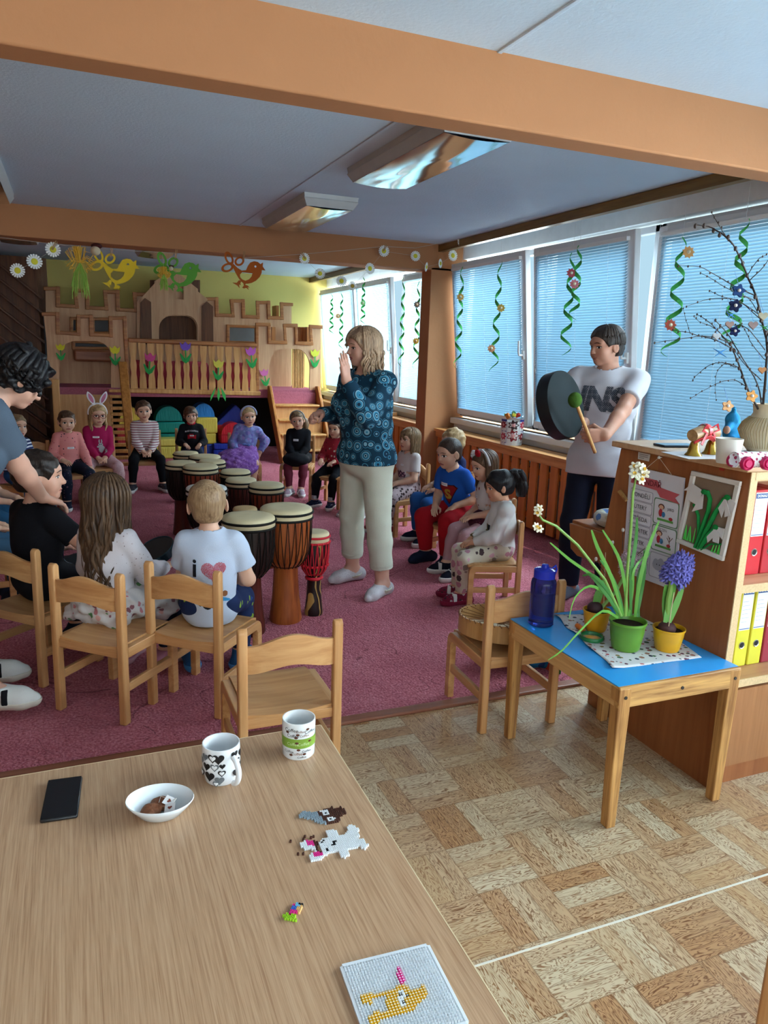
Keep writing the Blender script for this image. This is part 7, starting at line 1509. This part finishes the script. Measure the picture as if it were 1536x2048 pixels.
MB().ell(px(1190, 1216), (.03, .03, .026)).build('bulb', mat('3a2226', .6), t, smooth=True); MB().tube([px(1200, 1218), px(1230, 1185), px(1250, 1150)], .007, 8).build('flower_stem', M_STEM, t, smooth=True); hyac(t, o, px(1252, 1150), px(1262, 1098), .034, 'c0a4ac', None, 40)
for pts in ([(1192, 1215), (1200, 1190), (1206, 1160)], [(1188, 1215), (1196, 1185), (1215, 1168)]): mb = MB(); leaf(mb, [px(a, b) for a, b in pts], .014); mb.build('leaf', M_LEAF, t, smooth=True)
MB().tube([px(1207, 1222), px(1211, 1105)], .0016, 6).build('stick', mat('c8b08c', .7), t)
for (x0, y0, x1, y1) in ((1255, 1125, 1292, 1095), (1212, 1150, 1192, 1118), (1228, 1110, 1225, 1085), (1245, 1100, 1246, 1060)): MB().tube([px(x0, y0), px(x1, y1)], .0016, 5).build('twig', mat('4a342c', .7), t); MB().ell(px(x1, y1), (.006, .006, .008)).build('catkin', mat('b8b0a8', .8), t, smooth=True)
# water bottle
p = bt(1081, 1248); s_ = ((p-CAMPOS).dot(_f))/FPX; R = 25*s_; t = thing('water_bottle', 'translucent dark blue water bottle with a lid on the blue table', 'bottle', p)
def m_bot(c, tr=.75):
    q = NT('blue_plastic'); return q.done(lin(c), .12, .5, 0, **{'Transmission Weight': tr, 'IOR': 1.3})
prf = [(0, 0), (R*.9, 0), (R, .006)]
for k in range(26): z = .008+k*(.118-.008)/26; prf.append((R*(1 if k % 2 else .965), z))
prf += [(R, .12), (R, .155), (R*.94, .168), (R*.78, .176), (R*.76, .18)]
z_ = 118*s_; kz = z_*.86/.18; MB().lathe([(r, z*kz*.98) for r, z in prf], 40).build('bottle_body', m_bot('3a48a8', .88), t, smooth=True, ang=1.0)
zb2 = .18*kz*.98; MB().lathe([(R*.80, zb2-.004), (R*.84, zb2-.004), (R*.84, zb2+.028), (R*.6, zb2+.034), (R*.3, zb2+.036), (R*.26, zb2+.048), (0, zb2+.049)], 32).build('lid', m_bot('2a3ac0', .25), t, smooth=True, ang=.7)
MB().tube([V(R*.7, 0, zb2+.03), V(R*1.0, 0, zb2+.04), V(R*1.1, 0, zb2+.025), V(R*.95, 0, zb2+.0), V(R*.85, 0, zb2+.01)], .004, 8).build('carry_loop', m_bot('2a3ac0', .1), t, smooth=True)
# magnifier
c = bt(1183, 1280); a, b = bt(1128, 1240), bt(1158, 1263); t = thing('magnifying_glass', 'magnifying glass with a green rim and orange handle on the cloth', 'magnifier', c+V(0, 0, .006)); R = .041
MB().lathe([(R+.005*cos(q), .006+.008*sin(q)) for q in np.linspace(0, 2*pi, 13)], 40).build('rim', mat('1d6e3a', .3), t, smooth=True, ang=3); MB().lathe([(0, .009), (R*.6, .0075), (R, .004)], 32).build('lens', m_bot('c8d4d0', .9), t, smooth=True)
hd = (a-b); hd.z = 0; hd.normalize(); MB().tube([hd*R, hd*(R+.02)], .006, 10).build('neck', mat('1d6e3a', .3), t, smooth=True); MB().tube([hd*(R+.02)+V(0, 0, .006), hd*(R+.03)+V(0, 0, .007), hd*(R+.075)+V(0, 0, .008)], [.007, .011, .010], 12).build('handle', mat('d8742c', .35), t, smooth=True)
# things on the floor behind the table
p = A(1265, 1200, z=.0); tag(MB().ell((1.98, 3.02, .13), .115, None, 28, 18).build('ball', mat('131316', .25), smooth=True), 'black ball on the floor beside the cabinet, behind the plants', 'ball')
p = A(1095, 1345, z=0.02); v, q = sdf([el((0, 0, .045), (.10, .07, .05)), el((.06, .03, .07), (.06, .05, .05)), el((-.06, .02, .04), (.05, .05, .04))], .006, (), None, .006, 40); o = np_mesh('bundled_jacket', [(v, q)], spots('1c6a9a', ['2a9ac0', '1a3a6a', 'c86a2c'], 20, .5), None); o.location = (p.x+.02, p.y+.1, .012); tag(o, 'bundled blue jacket on the floor behind the blue table leg', 'jacket')
p = A(1132, 1330, z=.1); mb = MB()
for k, (x, z) in enumerate(((0, 0), (.012, 0), (.026, 0))): mb.box((x, 0, 0), (x+.011, .10, .16), k)
o = mb.build('striped_bag', [mat('c83a1c'), mat('d8b82c'), mat('3a7a3a')], bevel=.003); o.location = (p.x, p.y+.08, .012); tag(o, 'red and yellow striped bag on the floor behind the blue table', 'bag')
# frame drum lying on the chair beside the table
t = thing('frame_drum', 'frame drum lying upside down on the chair beside the blue table', 'drum', (1.70, 2.675, .352)); R = .185; t.rotation_euler = (radians(-3), radians(3), 0)
MB().lathe([(R*.96, 0), (R, 0), (R, .075), (R*.965, .075), (R*.96, 0)], 48).build('hoop', wood('c89a62', 'a87844', 'z'), t, smooth=True, ang=.7); MB().lathe([(0, .004), (R*.97, .004)], 40).build('drum_skin', m_skin('d8c8a8'), t)
mb = MB()
for k in range(10): a = pi*k/10; mb.tube([V(R*.97*cos(a), R*.97*sin(a), .07), V(.012*cos(a*3), .012*sin(a*3), .045), V(-R*.97*cos(a), -R*.97*sin(a), .07)], .0018, 5)
mb.ell((0, 0, .045), (.025, .025, .012)); mb.build('lacing', mat('8a5c38', .7), t, smooth=True)
mb = MB()
for k in range(40): a = 2*pi*k/40; mb.tube([V(R*.95*cos(a), R*.95*sin(a), .068), V(R*1.0*cos(a+.05), R*1.0*sin(a+.05), .079), V(R*1.005*cos(a+.1), R*1.005*sin(a+.1), .068)], .0022, 5)
mb.build('stitching', mat('7a5030', .7), t, smooth=True)
# tambourine held by the long haired girl
c = A(313, 1103, y=3.75); t = thing('tambourine', 'small dark metal rimmed tambourine in the hand of the girl with long hair', 'tambourine', c); M_ = frame((0, 0, 0), (-.42, -.25, .87)); R = .095
MB().lathe([(R, -.022), (R*1.03, -.02), (R*1.03, .02), (R, .022), (R*.95, .02), (R*.95, -.022), (R, -.022)], 44, M_).build('rim', mat('3a5058', .22, .5, .9), t, smooth=True, ang=.8); MB().lathe([(0, .018), (R*.98, .018)], 40, M_).build('drum_skin', mat('26221f', .4), t)
for k in range(5):
    a = 2*pi*k/5; MB().lathe([(0, .003), (.012, .002), (.014, 0), (0, -.003)], 12, M_ @ frame((R*1.02*cos(a), R*1.02*sin(a), 0), (0, 0, 1))).build('jingle', mat('c0c0bc', .25, .5, 1), t, smooth=True)
# ------------------------------------------------------------------ on the oak table
oz = OAKZ
def ot(px, py, dz=0): return A(px, py, z=oz+dz)
P = [ot(x, y) for x, y in ((96, 1566), (165.5, 1559), (155, 1640), (80, 1646))]; c = sum(P, V(0, 0, 0))/4; ld = ((P[0]+P[1])-(P[2]+P[3])).normalized(); L = ((P[0]+P[1])/2-(P[2]+P[3])/2).length; wd = ((P[1]+P[2])-(P[0]+P[3])).length/2
t = thing('smartphone', 'black phone lying face up at the left of the oak table', 'phone', c, atan2(ld.y, ld.x)-pi/2); MB().box((-wd/2, -L/2, 0), (wd/2, L/2, .009)).build('case', mat('15161a', .35), t, bevel=.004); MB().box((-wd/2+.002, -L/2+.002, .009), (wd/2-.002, L/2-.002, .0096)).build('screen', mat('08090c', .06, .6, 0, .02), t, bevel=.0003)
def mugshape(R, H, bulge=0): return [(0, 0), (R*.80, 0), (R*.88, .004), (R*(.98+bulge), H*.35), (R*(1.0+bulge), H*.6), (R, H*.95), (R*.99, H), (R*.94, H), (R*.93, H*.9), (R*.88, H*.15), (R*.6, .008), (0, .008)]
def heart(r): return [(16*sin(a)**3/16*r, (13*cos(a)-5*cos(2*a)-2*cos(3*a)-cos(4*a))/16*r) for a in np.linspace(0, 2*pi, 29)[:-1]]
p = ot(443, 1556); s_ = ((p-CAMPOS).dot(_f))/FPX; R = 37.5*s_*.98; H = .092
t = thing('mug', 'white mug printed with black and grey hearts on the oak table', 'mug', p); MB().lathe(mugshape(R, H, .02), 44).build('cup', mat('e4e6e8', .18, .5, 0, .01), t, smooth=True, ang=.9)
va = atan2(-p.y, -p.x); ha = va+.55; hh = []
for k in range(13): a = -1.35+2.7*k/12; hh.append(V((R+.002+.028*cos(a))*cos(ha), (R+.002+.028*cos(a))*sin(ha), H*.47+.033*sin(a)))
MB().tube(hh, .0065, 10).build('handle', mat('e4e6e8', .18, .5, 0, .01), t, smooth=True)
rg = random.Random(12); hb = MB()
for i, (a, z, r) in enumerate(((-.95, .072, .010), (-.45, .074, .012), (-.15, .073, .0135), (-.85, .050, .011), (-.35, .052, .0105), (.05, .055, .007), (-.65, .028, .013), (.02, .038, .009), (-.1, .020, .011), (.75, .076, .010), (.95, .055, .010), (.85, .03, .011), (-1.3, .06, .011), (-1.25, .03, .011), (1.35, .07, .012), (1.3, .04, .012), (-.28, .012, .008))):
    rr = R*1.015; wrap(hb, heart(r), rr, va+a, z, 0 if i % 4 else 1, .0009)
    if i % 3 == 1: wrap(hb, heart(r*.62), rr, va+a, z, 2, .0017)
hb.build('printed_hearts', [mat('18191c', .3), mat('6a7074', .3), mat('e4e6e8', .2, .5, 0, .01)], t)
p = ot(597, 1505); s_ = ((p-CAMPOS).dot(_f))/FPX; R = 33.5*s_*.98; H = .096; t = thing('mug', 'straight white mug with a green band and coffee lettering, near the table corner', 'mug', p)
MB().lathe([(0, 0), (R*.9, 0), (R*.97, .004), (R*.985, H*.3), (R, H*.97), (R*.985, H), (R*.93, H), (R*.92, H*.9), (R*.9, .01), (0, .008)], 44).build('cup', mat('e0e2e2', .18, .5, 0, .01), t, smooth=True, ang=.9)
MB().lathe([(R*.993+.0006, H*.34), (R*.997+.0006, H*.60)], 44).build('green_band', mat('7fa03c', .3), t, smooth=True)
va = atan2(-p.y, -p.x); tb = MB()
def wrtext(mb, body, size, a0, z0, R, mi=0):
    vs, fs = text_mesh(body, size); mb.add([V((R+.0012)*cos(a0+v.x/R), (R+.0012)*sin(a0+v.x/R), z0+v.y) for v in vs], fs, mi)
for (b, s, a, z, mi) in (('Coffee', .013, -.45, .080, 0), ('Coffee', .008, .1, .077, 1), ('Coffee', .012, .75, .074, 0), ('Coffee', .011, -.35, .066, 0), ('Coffee', .009, .35, .066, 1), ('Coffee', .009, -.6, .024, 0), ('Coffee', .010, -.1, .019, 1), ('Coffee', .009, .5, .025, 0), ('Coffee', .008, .2, .010, 0), ('Coffee', .011, -.35, .044, 2), ('Coffee', .011, .3, .044, 2)): wrtext(tb, b, s, va+a, z, R, mi)
for a, z in ((-.7, .074), (-.05, .070), (.55, .082), (-.15, .062), (.0, .03), (-.45, .016), (.35, .018), (.7, .05), (-.1, .048)): wrap(tb, [(.0045*cos(q), .003*sin(q)) for q in np.linspace(0, 2*pi, 13)[:-1]], R, va+a, z, 3, .0012)
tb.build('lettering', [mat('3a3a3c', .3), mat('7a4a2c', .3), mat('c8d8a0', .3), mat('5a2e1a', .3)], t)
# bowl with tea bags
p = ot(321, 1628); s_ = ((p-CAMPOS).dot(_f))/FPX; R = 66*s_; t = thing('bowl', 'shallow white oval bowl with used tea bags on the oak table', 'bowl', p, -.25); MB().lathe([(0, 0), (R*.5, 0), (R*.62, .004), (R*.9, .026), (R, .036), (R*.985, .038), (R*.86, .027), (R*.58, .008), (0, .006)], 48, sx=1.0, sy=.80).build('dish', mat('dfe5e8', .15, .5, 0, .01), t, smooth=True, ang=1.0)
TB = t.location; m_tea = mat('7a4a30', .7, .3, 0, .45, 90, .6, 200)
for k, (x, y, rz, l) in enumerate(((-.018, -.004, .5, 'larger used tea bag at the left of the bowl'), (.004, .012, -.7, 'used tea bag at the middle of the bowl'))):
    q = thing('tea_bag', l, 'tea bag', TB+V(x, y, .010), rz, 'used tea bags in the bowl'); v, f_ = sdf([el((0, 0, .007), (.024, .019, .010))], .002, (), None, .0015, 120); np_mesh('pouch', [(v, f_)], m_tea, q)
    MB().tube([V(.018, 0, .014), V(.03, .01, .02), V(.035, -.01, .02), V(.028, -.02, .012)], .0006, 5).build('thread', mat('d8d4c8', .7), q)
    g = MB().box((-.011, -.011, 0), (.011, .011, .0008)).build('paper_tag', mat('dad6d4', .6), q); g.location = (.034, -.014-.006*k, .017); g.rotation_euler = (.3, -.25, .4)
    e = MB().prism([[V(x*.6, y*.6, .0009) for x, y in heart(.008)]], (0, 0, .0002)).build('tag_print', mat('7a3a2c', .6), g)
# fused bead figures and the peg board
BP = [ot(678, 1935), ot(857, 1891)]; bu = (BP[1]-BP[0]).normalized(); bv = V(bu.y, -bu.x, 0); bw_ = (BP[1]-BP[0]).length
M_B = {k: mat(v, .3, .4, 0, .03) for k, v in dict(y='e0a81c', w='e4e6e8', k='15141a', p='e0308c', o='e8b878', g='8a9aa4', b='4a2a20', l='9acc2c', c='7ac0dc', u='3a6ac0', r='c83a2c').items()}
def bead(mb, c, r, h, mi, n=10): mb.lathe([(r*.42, h*.75), (r*.55, h), (r*.85, h), (r, h*.8), (r, 0)], n, Matrix.Translation(c), mi)
def beadfig(name, lab, polys, cols, u, v, o, sp, z0, parent=None, h=.0045):
    mats = [M_B[k] for k in cols]; W = [[(lambda q: ((q-o).dot(u), (q-o).dot(v)))(ot(x, y, z0)) for x, y in p] for _, p in polys]
    al = [q for w in W for q in w]; mb = MB(); i0, i1 = int(min(a for a, b in al)/sp)-1, int(max(a for a, b in al)/sp)+2; j0, j1 = int(min(b for a, b in al)/sp)-1, int(max(b for a, b in al)/sp)+2; c0 = V(0, 0, 0); pts = []
    for i in range(i0, i1):
        for j in range(j0, j1):
            a, b = i*sp, j*sp; k = -1
            for (m, _), w in zip(polys, W):
                if inpoly(np.array([a]), np.array([b]), w)[0]: k = m
            if k >= 0: pts.append((o+u*a+v*b, k))
    c0 = sum((p for p, k in pts), V(0, 0, 0))/len(pts); c0.z = oz+z0
    for p, k in pts: bead(mb, V(p.x-c0.x, p.y-c0.y, 0), sp*.53, h, k)
    ob = mb.build(name, mats, parent, smooth=True, ang=.8); ob.location = c0; return tag(ob, lab, 'bead figure')
def z(pts): return [(540+x/3.657, 1560+y/3.657) for x, y in pts]
t = thing('peg_board', 'square white bead peg board with a yellow figure, at the bottom edge on the table', 'peg board', BP[0]); S = bw_; bd = MB()
bd.prism([[V(0, 0, 0)+bu*a*S+bv*b*S for a, b in ((.03, 0), (.97, 0), (1, .03), (1, 1.0), (.97, 1.03), (.03, 1.03), (0, 1.0), (0, .03))]], (0, 0, .0035)); bd.build('board', mat('d6dade', .3, .4, 0, .02), t)
for a0, b0, a1, b1 in ((.03, 0, .97, .035), (.03, .995, .97, 1.03), (0, .03, .03, 1.0), (.97, .03, 1, 1.0)): MB().prism([[bu*x*S+bv*y*S+V(0, 0, .0035) for x, y in ((a0, b0), (a1, b0), (a1, b1), (a0, b1))]], (0, 0, .002)).build('raised_edge', mat('dde1e4', .3, .4, 0, .02), t)
pg = MB(); spc = S*.925/30
for i in range(30):
    for j in range(31): c = bu*(S*.045+i*spc)+bv*(S*.045+j*spc); pg.lathe([(.0016, .0035), (.0012, .008), (0, .0082)], 6, Matrix.Translation(c))
o = pg.build('pegs', mat('e0e4e7', .3, .4, 0, .02), t, smooth=True); o['kind'] = 'stuff'
oo = BP[0]+bu*S*.045+bv*S*.045
beadfig('bead_figure', 'yellow bead figure with eyes lying on the white peg board', [(0, z([(835, 1570), (920, 1540), (930, 1520), (1000, 1510), (1020, 1560), (1120, 1515), (1150, 1600), (1060, 1645), (1060, 1690), (885, 1740)])), (0, z([(665, 1585), (730, 1568), (748, 1580), (835, 1562), (840, 1590), (750, 1612), (745, 1640), (680, 1650)])), (0, z([(718, 1730), (790, 1710), (810, 1722), (890, 1700), (890, 1730), (810, 1752), (800, 1790), (730, 1800)])), (1, z([(925, 1560), (965, 1545), (1005, 1650), (960, 1670)])), (2, z([(935, 1575), (958, 1570), (962, 1592), (940, 1598)])), (2, z([(960, 1625), (985, 1620), (990, 1645), (965, 1650)])), (2, z([(985, 1580), (1010, 1570), (1020, 1600), (1000, 1615)]))], 'ywk', bu, bv, oo, spc, .0035)
beadfig('bead_strip', 'short pink bead strip on the white peg board', [(0, z([(918, 1385), (945, 1378), (988, 1500), (962, 1508)]))], 'p', bu, bv, oo, spc, .0035)
bt_ = BP[0]
beadfig('bead_figure', 'brown bead figure with a grey wing shaped end and white eyes', [(0, z([(340, 245), (455, 205), (472, 222), (525, 200), (560, 250), (505, 270), (525, 300), (400, 335)])), (2, z([(200, 275), (240, 240), (340, 245), (410, 325), (380, 328), (300, 295)])), (1, z([(368, 240), (415, 228), (432, 262), (388, 275)])), (1, z([(410, 290), (462, 275), (480, 300), (425, 315)])), (3, z([(430, 292), (448, 288), (455, 300), (436, 305)])), (3, z([(395, 250), (410, 247), (414, 262), (400, 266)]))], 'bwgk', bu, bv, bt_, .0046, 0)
beadfig('bead_figure', 'white rabbit shaped bead figure with pink and brown ears, half finished', [(0, z([(345, 470), (400, 432), (450, 430), (520, 415), (560, 400), (640, 440), (655, 490), (600, 515), (540, 515), (450, 540), (390, 560)])), (0, z([(405, 390), (440, 370), (490, 385), (505, 430), (430, 435)])), (0, z([(500, 510), (570, 505), (585, 560), (540, 578), (510, 570)])), (0, z([(560, 350), (600, 333), (640, 360), (665, 420), (610, 430), (570, 400)])), (0, z([(640, 440), (690, 435), (720, 490), (700, 520), (655, 500)])), (0, z([(215, 470), (260, 455), (350, 460), (345, 515), (260, 515), (225, 500)])), (0, z([(278, 570), (330, 530), (390, 530), (395, 575), (330, 600), (295, 612)])), (1, z([(262, 455), (320, 448), (330, 490), (275, 492)])), (1, z([(310, 540), (360, 525), (385, 560), (325, 580)])), (3, z([(320, 455), (350, 458), (345, 520), (328, 500)])), (3, z([(340, 525), (385, 528), (392, 552), (370, 545)])), (2, z([(450, 462), (480, 458), (486, 480), (455, 488)])), (2, z([(375, 455), (392, 453), (394, 470), (378, 472)])), (2, z([(412, 512), (428, 510), (428, 530), (414, 532)]))], 'wpkb', bu, bv, bt_, .0046, 0)
beadfig('bead_figure', 'small multicoloured bead figure with a lime green end, alone on the table', [(0, z([(98, 990), (120, 985), (140, 1000), (165, 980), (185, 985), (180, 1010), (200, 1025), (190, 1040), (130, 1040), (100, 1015)])), (1, z([(145, 960), (165, 920), (200, 925), (195, 985), (150, 985)])), (2, z([(185, 900), (245, 910), (240, 935), (180, 922)])), (3, z([(200, 930), (240, 935), (225, 985), (195, 990)])), (4, z([(165, 935), (200, 935), (195, 965), (160, 960)])), (5, z([(178, 912), (215, 915), (210, 938), (172, 935)]))], 'lpkouc', (bu*.5+bv*-.86).normalized(), (bu*.86+bv*.5).normalized(), bt_, .0047, 0)
for k, (x, y, lab) in enumerate(((151, 455, 'single brown bead left of the rabbit figure'), (255, 420, 'brown bead standing above the upper rabbit ear'), (245, 440, 'brown bead touching the upper rabbit ear'), (300, 428, 'brown bead lying right above the upper pink ear'), (318, 420, 'brown bead beside the highest pair of loose beads'), (205, 548, 'brown bead left of the lower rabbit ear'), (243, 546, 'brown bead next to the lower rabbit ear'))):
    c = ot(540+x/3.657, 1560+y/3.657); mb = MB(); bead(mb, (0, 0, 0), .0026, .0048, 0); o = mb.build('loose_bead', M_B['b'], smooth=True); o.location = c; tag(o, lab, 'bead', 'loose brown beads by the rabbit figure')
